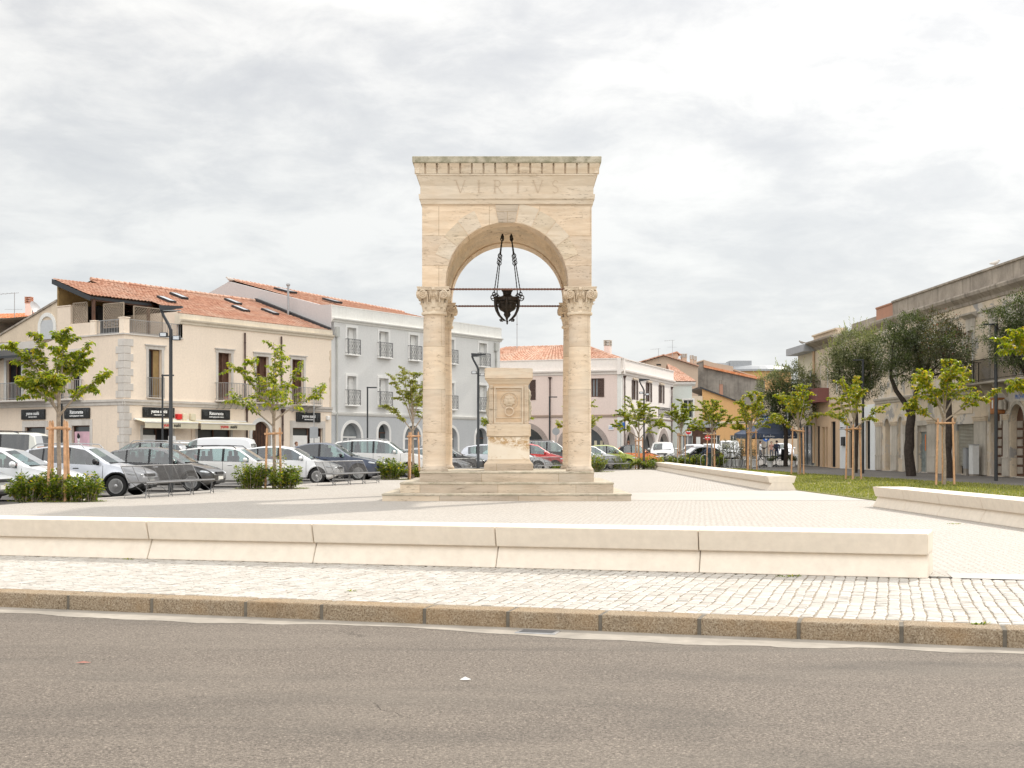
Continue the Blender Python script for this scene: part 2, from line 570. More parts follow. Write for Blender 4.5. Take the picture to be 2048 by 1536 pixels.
M['mint'] = m_plaster('pale_mint_plaster', (.62, .66, .62), (.45, .48, .44), .2, .2)
M['sand_pl'] = m_plaster('sand_coloured_plaster', (.70, .58, .44), (.33, .27, .21), .4, .4)
M['orange_pl'] = m_plaster('faded_orange_plaster', (.68, .48, .31), (.36, .27, .2), .4, .4)
M['bright_white'] = m_plaster('white_painted_plaster', (.74, .75, .75), (.5, .5, .5), .15, .2)
M['yellow_pl'] = m_plaster('pale_yellow_plaster', (.72, .65, .49), (.42, .38, .3), .25, .2)
M['grey_metal'] = m_plain('grey_sheet_metal', (.36, .37, .38), .5, .3, var=.12)
M['tiles'] = m_tiles('terracotta_tiles')
M['tiles_old'] = m_tiles('faded_terracotta_tiles', (.46, .24, .16), (.66, .42, .31), .35)
M['tiles_or'] = m_tiles('orange_terracotta_tiles', (.62, .22, .09), (.72, .34, .18), .1)
M['awning'] = m_plain('cream_awning_cloth', (.66, .60, .45), .8, var=.08)
M['sign_black'] = m_plain('black_sign_panel', (.018, .018, .018), .5, var=.3)
M['sign_white'] = m_plain('white_lettering', (.85, .85, .84), .6, var=.03)
M['scrap'] = m_plain('faded_red_scrap', (.40, .17, .13), .8)
M['red'] = m_plain('red_paint', (.62, .03, .03), .5, var=.1)
M['blue'] = m_plain('blue_paint', (.03, .15, .55), .5, var=.1)
M['orange_box'] = m_plain('orange_brown_box', (.42, .17, .06), .6, var=.35, scale=5)
M['lattice'] = m_plain('weathered_lattice_wood', (.36, .29, .22), .8, var=.2)
M['limewood'] = m_plain('honey_timber', (.36, .24, .10), .7, var=.3)
M['tyre'] = m_plain('tyre_rubber', (.022, .022, .022), .8, var=.3)
M['rim'] = m_plain('alloy_rim', (.60, .60, .60), .3, .85, var=.1)
M['trim_black'] = m_plain('black_plastic_trim', (.022, .022, .024), .5, var=.2)
M['chrome'] = m_plain('chrome_trim', (.75, .75, .76), .12, 1, var=.03)
M['lamp_clear'] = m_plain('clear_headlamp', (.62, .65, .68), .1, .3, var=.3, scale=18, spec=.9)
M['lamp_red'] = m_plain('red_tail_lamp', (.42, .02, .02), .2, 0, var=.1, spec=.8)
M['seat'] = m_plain('dark_seat_cloth', (.06, .06, .065), .9, var=.2)
M['car_glass'] = m_glass('car_window_glass', (.55, .70, .68), .12)
M['car_glass_dark'] = m_glass('tinted_car_window_glass', (.10, .12, .12), .10)
M['pot_white'] = m_plain('white_plastic_pot', (.72, .72, .71), .5, var=.06)
M['terracotta'] = m_plain('terracotta_pot', (.42, .16, .09), .8, var=.2)
M['navy_cloth'] = m_plain('navy_blue_canvas', (.075, .095, .145), .8, var=.15)
M['skin'] = m_plain('skin', (.48, .29, .21), .6, var=.05)
M['leaf_mul'] = m_leaf('mulberry_leaf', [(0, (.10, .135, .022)), (.35, (.19, .225, .03)), (.62, (.29, .31, .035)), (.86, (.42, .39, .04)), (1, (.60, .42, .04))], .55)
M['leaf_mul2'] = m_leaf('yellowing_mulberry_leaf', [(0, (.11, .15, .02)), (.35, (.21, .24, .025)), (.65, (.35, .34, .035)), (.88, (.54, .45, .04)), (1, (.64, .34, .03))], .5)
M['leaf_pale'] = m_leaf('pale_olive_leaf', [(0, (.15, .17, .04)), (.5, (.28, .28, .065)), (1, (.42, .35, .09))], .5)
M['leaf_shrub'] = m_leaf('shrub_leaf', [(0, (.06, .095, .018)), (.4, (.13, .18, .026)), (.75, (.23, .26, .035)), (.94, (.40, .38, .045)), (1, (.66, .40, .03))], .45)
M['leaf_oak'] = m_leaf('evergreen_leaf', [(0, (.038, .052, .022)), (.5, (.075, .095, .036)), (1, (.165, .19, .075))], .3, tint=(.5, .55, .25))
M['leaf_olive'] = m_leaf('silvery_olive_leaf', [(0, (.085, .10, .05)), (.5, (.19, .205, .105)), (1, (.34, .35, .19))], .35, tint=(.5, .52, .3))
M['leaf_tip'] = m_leaf('pale_new_growth_leaf', [(0, (.16, .18, .06)), (1, (.34, .34, .13))], .45)
M['leaf_red'] = m_leaf('reddish_evergreen_leaf', [(0, (.046, .05, .028)), (.6, (.085, .088, .042)), (.93, (.15, .14, .06)), (1, (.32, .07, .045))], .3, tint=(.5, .5, .25))


def car_paint(name, col, metal=.0, rough=.3):
    if name not in M: M[name] = m_paint(name, col, metal, rough)
    return M[name]

# ================================================================== GROUND
def m_cobble(name, rot, w=.115, h=.10, stone=(.47, .435, .39), joint=(.235, .19, .14), wav=.0055):
    t = NT(name)
    v = t.coord((1, 1, 1), rot=(0, 0, rot))
    # irregular rows: bend the coordinates a little
    n1 = t.t.nodes.new('ShaderNodeTexNoise'); n1.inputs['Scale'].default_value = 2.6; n1.inputs['Detail'].default_value = 4
    t.link(v, n1.inputs['Vector'])
    sb = t.t.nodes.new('ShaderNodeVectorMath'); sb.operation = 'SUBTRACT'; t.link(n1.outputs[1], sb.inputs[0]); sb.inputs[1].default_value = (.5, .5, .5)
    sc = t.t.nodes.new('ShaderNodeVectorMath'); sc.operation = 'SCALE'; t.link(sb.outputs[0], sc.inputs[0]); sc.inputs['Scale'].default_value = wav * 12
    ad = t.t.nodes.new('ShaderNodeVectorMath'); ad.operation = 'ADD'; t.link(v, ad.inputs[0]); t.link(sc.outputs[0], ad.inputs[1])
    br = t.t.nodes.new('ShaderNodeTexBrick')
    t.link(ad.outputs[0], br.inputs['Vector'])
    br.inputs['Scale'].default_value = 1; br.inputs['Brick Width'].default_value = w; br.inputs['Row Height'].default_value = h
    br.inputs['Mortar Size'].default_value = .0095; br.inputs['Mortar Smooth'].default_value = .5; br.inputs['Bias'].default_value = 0
    br.offset = .43
    br.inputs['Color1'].default_value = (*[x * .93 for x in stone], 1); br.inputs['Color2'].default_value = (*[min(.92, x * 1.06) for x in stone], 1)
    br.inputs['Mortar'].default_value = (*joint, 1)
    big = t.noise(.22, 6, .6)
    c = t.mix(t.ramp(big, [(.42, 0.0), (.72, .25)]), br.outputs['Color'], (.35, .31, .265))
    sp = t.noise(2.4, 6, .7)
    c = t.mix(t.ramp(sp, [(.58, 0.0), (.78, .35)]), c, (.31, .27, .22))
    t.bump(t.math('ADD', t.math('MULTIPLY', br.outputs['Fac'], -1.0), t.math('MULTIPLY', t.noise(30, 3), .35)), .45, .012)
    return t.fin(c, .7, 0, .3)


def m_asphalt():
    t = NT('worn_asphalt')
    v = t.tc.outputs['Object']
    g = t.vor(95, v, 'F1', 1)
    g2 = t.noise(140, 2, .5)
    c = t.ramp(g, [(0, (.145, .125, .107)), (.5, (.20, .173, .15)), (.86, (.26, .225, .193)), (.955, (.34, .30, .255)), (1, (.62, .56, .48))])
    c = t.mix(1.0, c, t.ramp(g2, [(.3, .82), (.7, 1.1)]), 'MULTIPLY')
    # coarse mottling at a hand's width, so that the surface keeps its grain farther off
    c = t.mix(1.0, c, t.ramp(t.noise(55, 4, .9), [(.34, .35), (.5, .98), (.66, 1.75)]), 'MULTIPLY')
    # tyre-polished dark lanes and dusty patches, stretched along the road
    ln = t.noise(.55, 7, .65, t.coord((.45, 1.7, 1), rot=(0, 0, R(16.4))), .5)
    c = t.mix(t.ramp(ln, [(.49, 0.0), (.68, .55)]), c, (.10, .092, .083))
    du = t.noise(.8, 6, .65, t.coord((.3, 1.0, 1), rot=(0, 0, R(16.4)), loc=(5, 3, 0)))
    c = t.mix(t.ramp(du, [(.48, 0.0), (.75, .4)]), c, (.31, .275, .235))
    # fine cracks
    wv = t.t.nodes.new('ShaderNodeVectorMath'); wv.operation = 'ADD'
    t.link(v, wv.inputs[0])
    nn = t.noise(2.2, 5, .6, None, 0, 1)
    s2 = t.t.nodes.new('ShaderNodeVectorMath'); s2.operation = 'SCALE'; t.link(nn, s2.inputs[0]); s2.inputs['Scale'].default_value = .55
    t.link(s2.outputs[0], wv.inputs[1])
    cr = t.vor(.42, wv.outputs[0], 'DISTANCE_TO_EDGE')
    gate = t.ramp(t.noise(.5, 3, .5, t.coord((1, 1, 1), loc=(1.5, 8.2, 0))), [(.63, 0.0), (.69, 1.0)])
    crk = t.math('MULTIPLY', t.ramp(cr, [(.0, .8), (.003, 0.0)]), gate)
    c = t.mix(t.math('MULTIPLY', crk, .8), c, (.035, .03, .028))
    h = t.math('ADD', t.math('MULTIPLY', g, .6), t.math('MULTIPLY', g2, .5))
    t.bump(t.math('SUBTRACT', h, t.math('MULTIPLY', crk, 2.5)), .8, .012)
    c = t.mix(1.0, c, (.84, .815, .775), 'MULTIPLY')
    return t.fin(c, .85, 0, .25)


def m_granite():
    t = NT('granite_kerb')
    g = t.noise(75, 3, .8)
    c = t.ramp(g, [(.33, (.13, .09, .055)), (.47, (.33, .25, .165)), (.58, (.46, .37, .265)), (.72, (.60, .51, .40))])
    c = t.mix(t.ramp(t.noise(1.7, 5, .6), [(.45, 0.0), (.7, .55)]), c, (.40, .25, .12))
    c = t.mix(t.ramp(t.noise(5, 5, .7), [(.55, 0.0), (.75, .5)]), c, (.14, .105, .07))
    t.bump(g, .9, .02)
    return t.fin(c, .85, 0, .2)


def m_grass():
    t = NT('lawn_soil_and_grass')
    n = t.noise(1.6, 7, .7)
    c = t.ramp(n, [(.30, (.17, .175, .055)), (.5, (.235, .23, .08)), (.68, (.33, .31, .13))])
    c = t.mix(t.ramp(t.noise(40, 4, .8), [(.35, .35), (.6, 0.0)]), c, (.05, .07, .015))
    c = t.mix(t.ramp(t.noise(.35, 5, .6, t.coord((1, 1, 1), loc=(3, 3, 0))), [(.60, 0.0), (.70, .8)]), c, (.42, .33, .20))
    t.bump(t.noise(60, 4, .8), .8, .04)
    return t.fin(c, .9, 0, .1)


M['cobble'] = m_cobble('white_cobbles', R(-16.4 + 90) * -1)
M['cobble2'] = m_cobble('white_cobbles_of_the_square', R(38), .12, .105, (.435, .405, .365), (.25, .205, .165), .012)
M['asphalt'] = m_asphalt()
M['cobble_bed'] = m_plain('sandy_joint_bed', (.33, .275, .21), .95, var=.3, scale=14)
t = NT('hand_cut_cobble')
geo = t.t.nodes.new('ShaderNodeNewGeometry')
c = t.ramp(geo.outputs['Random Per Island'], [(0, (.39, .355, .31)), (.12, (.435, .40, .355)), (.6, (.47, .44, .395)), (1, (.52, .49, .445))])
c = t.mix(t.ramp(t.noise(1.1, 6, .65), [(.5, 0.0), (.75, .35)]), c, (.33, .28, .22))
c = t.mix(1.0, c, t.ramp(t.noise(45, 4, .7), [(.3, .88), (.7, 1.06)]), 'MULTIPLY')
t.bump(t.noise(60, 4, .6), .3, .006)
M['cobble_stone'] = t.fin(c, .7, 0, .3)
M['granite'] = m_granite()
M['grass'] = m_grass()
M['slab'] = m_plain('smooth_pale_slab', (.445, .415, .375), .65, var=.06, scale=.8, bump=.05)
M['dark_cobble'] = m_cobble('dark_basalt_cobbles', R(8), .12, .1, (.135, .125, .115), (.075, .068, .06), .02)
M['carpark'] = m_plain('car_park_asphalt', (.17, .16, .15), .9, var=.3, scale=6, bump=.4)
M['mortar'] = m_plain('grey_kerb_mortar', (.17, .15, .12), .95, var=.3, scale=12)

EDGE = [(-19, 4), (-17.5, 12), (-14.3, 24), (-12.4, 31), (-10.75, 39), (-9.75, 43), (-8.4, 49), (-6.3, 57), (-3.9, 64), (.2, 74), (5.3, 85), (8.3, 91)]


def edge_x(Y):
    for (x0, y0), (x1, y1) in zip(EDGE, EDGE[1:]):
        if Y <= y1: return x0 + (x1 - x0) * (Y - y0) / (y1 - y0)
    return EDGE[-1][0]


KA = Vector((-40, 10.853 + 40 * .2933)); KB = Vector((40, 10.853 - 40 * .2933))
KD = (KB - KA).normalized(); KN = Vector((-KD.y, KD.x))   # KN points from the road to the square


def kline(x, off=0.0):
    """y of the kerb line (face) at x, pushed back by off metres"""
    return 10.853 - .2933 * x + off / KD.x


def sheet(name, pts, z, mat, kind='structure', skirt=0):
    mb = MB()
    n = len(pts)
    mb.add([(p[0], p[1], z) for p in pts], [tuple(range(n))])
    if skirt:
        mb.add([(p[0], p[1], z) for p in pts] + [(p[0], p[1], z - skirt) for p in pts], [(i, (i + 1) % n, n + (i + 1) % n, n + i) for i in range(n)])
    o = mb.build(name, mat)
    o['kind'] = kind
    return o


sheet('ground', [(-1500, -200), (1500, -200), (1500, 2500), (-1500, 2500)], -.45, M['carpark'])
sheet('road', [(-60, kline(-60, -.20)), (-60, -30), (60, -30), (60, kline(60, -.20))], -.142, M['asphalt'])
# concrete gutter with a ragged edge where the asphalt meets it
random.seed(3)
mb = MB(); pts0 = []; pts1 = []
N = 900
for i in range(N + 1):
    x = -22 + 44 * i / N
    wd = .36 + .26 * (noise.noise(Vector((x * .45, 0, 0)))) + .13 * noise.noise(Vector((x * 1.7, 4, 0))) + .022 * noise.noise(Vector((x * 11, 9, 0)))
    if x > 2: wd += .05
    y0 = kline(x, .03); y1 = kline(x, -max(.06, wd))
    pts0.append((x, y0, -.134)); pts1.append((x, y1, -.137))
vs_ = pts0 + pts1 + [(p[0], p[1], -.16) for p in pts1]
fs = [(i, i + 1, N + 1 + i + 1, N + 1 + i) for i in range(N)] + [(N + 1 + i, N + 2 + i, 2 * N + 3 + i, 2 * N + 2 + i) for i in range(N)]
mb.add(vs_, fs)
mb.build('gutter', M['concrete'])['kind'] = 'structure'
# paving: the footway in front of the bench and the square behind it
BL0 = Vector((-6.5, 16.52)); BL1 = Vector((4.35, 13.6))


def bline(x): return BL0.y + (x - BL0.x) * (BL1.y - BL0.y) / (BL1.x - BL0.x)


PV = [(-24, kline(-24, .25)), (24, kline(24, .25)), (24, bline(24) + .1), (4.6, bline(4.6) + .1), (-24, bline(-24) + .1)]
sheet('pavement', PV, -.011, M['cobble_bed'])
# hand-laid cobbles: courses run from the kerb to the bench
random.seed(17)
vv = []; ff = []; u = -13.0; nrow = 0
while u < 12.5:
    w = random.uniform(.092, .118); v = .312 + random.uniform(0, .06)
    while v < 4.15:
        l = random.uniform(.085, .150)
        def P(a, b, z):
            off = .030 * noise.noise(Vector((b * 1.4, nrow * .06, 2))) + .012 * noise.noise(Vector((b * 6, nrow * .9, 5)))
            q = Vector((0, 10.853)) + KD * (a + off) + KN * b
            return (q.x, q.y, z)
        c = P(u + w / 2, v + l / 2, 0)
        if c[1] > bline(c[0]) + .05: break
        g = random.uniform(.004, .008); zt = random.uniform(-.003, .003); tx = random.uniform(-.002, .002); ty = random.uniform(-.002, .002)
        b0 = len(vv); r = .012
        j = lambda: random.uniform(-.004, .004)
        x0, x1, y0, y1 = u + g, u + w - g, v + g, v + l - g
        for (a, b, z) in ((x0, y0, -.012), (x1, y0, -.012), (x1, y1, -.012), (x0, y1, -.012)): vv.append(P(a, b, z))
        for (a, b) in ((x0, y0), (x1, y0), (x1, y1), (x0, y1)): vv.append(P(a + j(), b + j(), zt - .005))
        for (a, b, s1, s2) in ((x0 + r, y0 + r, -1, -1), (x1 - r, y0 + r, 1, -1), (x1 - r, y1 - r, 1, 1), (x0 + r, y1 - r, -1, 1)): vv.append(P(a + j(), b + j(), zt + tx * s1 + ty * s2))
        for k in range(4):
            m_ = (k + 1) % 4
            ff.append((b0 + k, b0 + m_, b0 + 4 + m_, b0 + 4 + k)); ff.append((b0 + 4 + k, b0 + 4 + m_, b0 + 8 + m_, b0 + 8 + k))
        ff.append((b0 + 8, b0 + 9, b0 + 10, b0 + 11))
        v += l
    u += w; nrow += 1
mb = MB(); mb.add(vv, ff); mb.build('cobble_paving', M['cobble_stone'], recalc=True)['kind'] = 'structure'
plz = [(24, bline(24) + .1)] + [(24, 91)] + [(x, y) for x, y in reversed(EDGE) if y > 22]
plz += [(edge_x(bline(-17) + .1) - .2, bline(-17) + .1)]
sheet('square_paving', plz, 0.0, M['cobble2'], skirt=.3)
# smooth slab bands
sheet('slab_band', [(4.62, 13.62), (24, bline(24) - .05), (24, bline(24) + .62), (4.75, bline(4.75) + .72)], .004, M['slab'])
sheet('slab_band', [(2.9, 34.2), (9.35, 34.0), (9.35, 42.0), (8.4, 42.2), (2.9, 39.4)], .004, M['slab'])
sheet('slab_band', [(11, 88.5), (18.6, 88.5), (18.6, 91), (11, 91)], .004, M['slab'])
# kerb stones
kerb = thing('kerb', None, None); kerb['kind'] = 'structure'
del kerb['kind']
kj = []
x = -14.2
px_j = [-310, -170, -30, 135, 302, 490, 642, 848, 1015, 1200, 1398, 1597, 1803, 2010, 2220, 2430]


def ray_on_kerb(px):
    k = (px - 1024) / FPX
    return k * 10.853 / (1 + .2933 * k)


kx = [ray_on_kerb(p) for p in px_j]
ang = math.atan2(KD.y, KD.x)
bm = bmesh.new()
allmb = MB(); morm = MB()
for a, b in zip(kx, kx[1:]):
    L = (b - a) / KD.x - .028
    sub = MB(Matrix.Translation((a, kline(a), 0)) @ Matrix.Rotation(ang, 4, 'Z'))
    b2 = bmesh.new(); bmesh.ops.create_cube(b2, size=1)
    jit = random.uniform(-.004, .004)
    for v in b2.verts:
        v.co = Vector((.014 + (v.co.x + .5) * L, jit + (v.co.y + .5) * .30, -.16 + (v.co.z + .5) * (.163 + random.uniform(-.002, .002))))
    bmesh.ops.bevel(b2, geom=list(b2.edges), offset=.020, segments=3, affect='EDGES', profile=.6)
    bmesh.ops.subdivide_edges(b2, edges=[e for e in b2.edges if e.calc_length() > .2], cuts=14, use_grid_fill=True)
    for v in b2.verts:
        p = v.co * 9 + Vector((a * 7, 0, 0))
        v.co += Vector((0, 1, .6)) * .0035 * noise.noise(p)
    sub.add_bm(b2)
    allmb.v += sub.v; o0 = len(allmb.v) - len(sub.v)
    allmb.f += [tuple(i + o0 for i in f) for f in sub.f]; allmb.m += sub.m
    m2 = MB(Matrix.Translation((b, kline(b), 0)) @ Matrix.Rotation(ang, 4, 'Z'))
    m2.box((-.016, .012, -.16), (.016, .285, -.006))
    o0 = len(morm.v); morm.v += m2.v; morm.f += [tuple(i + o0 for i in f) for f in m2.f]; morm.m += m2.m
bpy.data.objects.remove(kerb)
kerb = allmb.build('kerb', M['granite'], smooth=50); kerb['kind'] = 'structure'
mo = morm.build('kerb_mortar', M['mortar'], parent=kerb)
# car park and street behind: strips that stop at the square's edge
mb = MB(); rows = []
Ys = [4, 12, 24, 31, 39, 43, 49, 57, 64, 74, 85, 91, 95, 105, 120, 150, 220]
for Y in Ys:
    xe = edge_x(Y) + .04 if Y < 91 else (8.34 if Y == 91 else 60)
    rows.append([(-140, Y, gz(Y)), (xe, Y, gz(Y))])
for i in range(len(rows) - 1):
    mb.add(rows[i] + rows[i + 1], [(0, 1, 3, 2)])
mb.add([(8.34, 91, gz(91)), (60, 91, gz(91)), (60, 95, gz(95))], [(0, 1, 2)])
mb.build('car_park', M['carpark'])['kind'] = 'structure'
# white painted edge line of the parking bays
mb = MB()
for (x0, y0), (x1, y1) in zip(EDGE[2:-1], EDGE[3:]):
    mb.add([(x0 - .25, y0, gz(y0) + .006), (x0 - .37, y0, gz(y0) + .006), (x1 - .37, y1, gz(y1) + .006), (x1 - .25, y1, gz(y1) + .006)], [(0, 1, 2, 3)])
mb.build('bay_marking', M['white_paint'])['kind'] = 'structure'
# dark paved walkway along the old houses, then the lawn strip
WALK = [(20.5, 14), (20.3, 25), (18.3, 46.2), (16.6, 60), (15.7, 70.7), (15.4, 91)]
sheet('walkway', WALK + [(24, 91), (26, 60), (27, 14)], .006, M['dark_cobble'])
mb = MB()
mb.add([(15.4, 91, .006), (24, 91, .006), (24, 135, gz(135) + .03), (19, 135, gz(135) + .03), (15.4, 92, gz(92) + .03)], [(0, 1, 2, 3, 4)])
mb.build('walkway', M['dark_cobble'])['kind'] = 'structure'
lawn = [(9.9, 14), (9.75, 22), (9.45, 33.6), (9.2, 42.2), (9.6, 60), (10.2, 87.5), (15.3, 87.5)] + list(reversed([(x - .05, y) for x, y in WALK[:-1]]))
sheet('lawn', lawn, .022, M['grass'], skirt=.02)


def in_lawn(x, y):
    c = False
    for i in range(len(lawn)):
        x1, y1 = lawn[i]; x2, y2 = lawn[i - 1]
        if (y1 > y) != (y2 > y) and x < (x2 - x1) * (y - y1) / (y2 - y1) + x1: c = not c
    return c


M['blade'] = m_leaf('grass_blades', [(0, (.13, .145, .035)), (.6, (.22, .22, .06)), (1, (.38, .33, .12))], .4)
random.seed(5)
mb = MB(); cnt = 0
vv = []; ff = []
while cnt < 40000:
    y = 20 + 66 * random.random() ** 1.6
    x = random.uniform(9.2, 20.4)
    if not in_lawn(x, y) or not in_lawn(x - .1, y) or x / y > .8: continue
    if noise.noise(Vector((x * .5 + 3, y * .25, 0))) > .42: continue
    h = random.uniform(.03, .085); w = .009 + .0002 * y; a = random.uniform(0, PI); dx = math.cos(a) * w; dy = math.sin(a) * w
    b = len(vv)
    vv += [(x - dx, y - dy, .02), (x + dx, y + dy, .02), (x + random.uniform(-.03, .03), y + random.uniform(-.03, .03), .02 + h)]
    ff.append((b, b + 1, b + 2)); cnt += 1
mb.add(vv, ff)
tag(mb.build('grass', M['blade'], recalc=False), 'short green lawn grass between the white benches and the dark walkway', 'grass', kind='stuff')
# inspection cover in the gutter
cvr = thing('drain_cover', 'small square grey metal drain cover set in the gutter by the kerb', 'drain cover', (at(1075, 1263, 10.75).x, kline(.22, -.19), -.1355), ang)
mb = MB(); mb.cbox((-.17, -.10, -.01), (.17, .10, .006), .004); mb.build('frame', M['steel'], cvr)
mb = MB()
for i in range(6): mb.box((-.14, -.075 + i * .026, .006), (.14, -.062 + i * .026, .0085))
mb.build('plate', M['dark_steel'], cvr)
# small weeds and litter
mbw = None


def weed(name, label, x, y, z, r, n, mat='leaf_shrub'):
    mb = MB()
    for i in range(n):
        a = random.uniform(0, 2 * PI); rr = r * math.sqrt(random.random())
        p = Vector((rr * math.cos(a) * 1.5, rr * math.sin(a) * .6, 0)); d = Vector((math.cos(a), math.sin(a), random.uniform(.2, 1.2))).normalized() * random.uniform(.015, .035)
        s = d.cross(Vector((0, 0, 1))).normalized() * .008
        mb.add([p, p + d * .5 + s, p + d, p + d * .5 - s], [(0, 1, 2, 3)])
    o = mb.build(name, M[mat], recalc=False, loc=(x, y, z)); tag(o, label, 'weed')
    return o


for (px, py, r, n, lab) in [(1578, 1153, .10, 60, 'low dark green weed at the foot of the long bench near its right end'),
                            (256, 1119, .05, 26, 'small green weed at the foot of the long bench towards the left'),
                            (1958, 1248, .05, 40, 'green weed tuft between cobbles and kerb at the right'),
                            (704, 1182, .03, 18, 'tiny green weed in the cobbles left of centre near the kerb'),
                            (1911, 1048, .12, 45, 'small green weed by the foot of the right hand bench')]:
    Y = EYE * FPX / (py - HOR); weed('weed', lab, (px - 1024) / FPX * Y, Y - .03, .002, r, n)
o = MB(); o.add([(-.05, 0, .004), (.0, .018, .012), (.06, .012, .004), (.02, -.018, .006)], [(0, 1, 2, 3)])
Y = 1.5 * FPX / (1327 - HOR)
tag(o.build('leaf_litter', M['scrap'], loc=((165 - 1024) / FPX * Y, Y, -.138)), 'small reddish scrap lying on the asphalt at the left', 'litter')
o = MB(); o.add([(-.035, 0, .004), (.0, .02, .02), (.04, .01, .004), (.01, -.018, .006)], [(0, 1, 2, 3)])
Y = 1.5 * FPX / (1361 - HOR)
tag(o.build('paper_scrap', M['white_paint'], loc=((930 - 1024) / FPX * Y, Y, -.138)), 'tiny white paper scrap on the asphalt in front of the kerb', 'litter')

# ================================================================== STONE BENCHES
CAPP = [(0, .465), (.78, .465), (.715, .24), (.065, .24)]
BASEP = [(.0, 0), (.78, 0), (.65, .262), (.135, .262)]


def stone_bench(P0, P1, cuts, label, width=.78, endskew=0.0, group=None):
    """long bench: P0 -> P1 is the front foot line, cuts are distances along it"""
    P0 = Vector(P0); P1 = Vector(P1)
    d = (P1 - P0); L = d.length; a = math.atan2(d.y, d.x)
    t = thing('stone_bench', label, 'bench', (P0.x, P0.y, 0), a, group)
    cs = [0] + list(cuts) + [L]
    k = width / .78
    for i in range(len(cs) - 1):
        g = .004
        for prof, nm, sh in ((CAPP, 'seat_block', 0.0), (BASEP, 'base_block', .012)):
            x0 = cs[i] + (g if i else 0) + sh * (i > 0); x1 = cs[i + 1] - (g if i < len(cs) - 2 else 0) + sh * (i < len(cs) - 2)
            bm = bmesh.new()
            sk = endskew if i == len(cs) - 2 else 0
            A = [bm.verts.new((x0, p * k, z)) for p, z in prof]
            B = [bm.verts.new((x1 + sk * p, p * k, z)) for p, z in prof]
            bm.faces.new(A[::-1]); bm.faces.new(B)
            for j in range(4): bm.faces.new((A[j], A[(j + 1) % 4], B[(j + 1) % 4], B[j]))
            bmesh.ops.bevel(bm, geom=list(bm.edges), offset=.007, segments=2, affect='EDGES')
            mb = MB(); mb.add_bm(bm); mb.build(nm, M['white_stone'], t, smooth=40)
    mb = MB()
    mb.prism([(p * k, z) for p, z in [(.17, 0), (.61, 0), (.61, .45), (.17, .45)]], .05, L - .05, 'yz'); mb.build('core', M['joint'], t)
    return t


def along(P0, P1, px):
    """distance along a ground line at which it crosses photo column px"""
    P0 = Vector(P0); P1 = Vector(P1); d = (P1 - P0).normalized(); k = (px - 1024) / FPX
    return (k * P0.y - P0.x) / (d.x - k * d.y)


b1a = (-11.0, bline(-11.0)); b1b = (4.35, 13.6)
stone_bench(b1a, b1b, [along(b1a, b1b, p) for p in (-330, -20 - 15, 292, 623, 989, 1396)][1:], 'long white stone bench in front, between the kerb and the arch', endskew=.12)
b2a = (8.46, 30.5); b2b = (8.75, 19.5)
# this one is seen from its end: foot line runs towards the viewer, its body lies to the right
t2 = stone_bench(b2a, b2b, [along(b2a, b2b, p) for p in (1803, 1873, 1959, 2075)], 'white stone bench at the right edge with the lawn right behind it')
t2.rotation_euler.z = math.atan2(b2b[1] - b2a[1], b2b[0] - b2a[0])
b3a = (9.35, 86.5); b3b = (8.28, 42.2)
stone_bench(b3a, b3b, [5.6, 11.2, 16.8, 22.4, 28, 33.6, 39], 'very long white stone bench running away beside the lawn', width=.95)

# ================================================================== STONE ARCH
CX, CY = -.137, 37.0
arch = thing('stone_arch', 'travertine arch on four columns standing on steps in the middle of the square', 'monument', (CX, CY, 0))


def step(hx, hy, z0, z1, lip, nm='step'):
    s = MB(); s.rectloft(hx - lip * .6, hy - lip * .6, [(z0, 0), (z1 - .055, 0)]); o = s.build(nm, M['trav_step'], arch)
    n = MB()
    bm = bmesh.new(); bmesh.ops.create_cube(bm, size=1)
    for v in bm.verts: v.co = Vector((v.co.x * 2 * hx, v.co.y * 2 * hy, z1 - .0275 + v.co.z * .055))
    bmesh.ops.bevel(bm, geom=[e for e in bm.edges], offset=.014, segments=3, affect='EDGES')
    bmesh.ops.subdivide_edges(bm, edges=[e for e in bm.edges if e.calc_length() > 1], cuts=40, use_grid_fill=True)
    for v in bm.verts:
        q = noise.noise(v.co * 2.3) * .006 + noise.noise(v.co * 9) * .004
        v.co.z += min(0, q); v.co.x += q * .6; v.co.y += q * .6
    n.add_bm(bm); n.build('nosing', M['trav_lip'], o, smooth=45)
    return o


step(3.235, 3.40, 0, .19, .03)
step(2.82, 2.86, .19, .468, .03)
step(2.335, 2.42, .468, .748, .03)
ZS = .748
ZC = 5.68        # top of the capitals


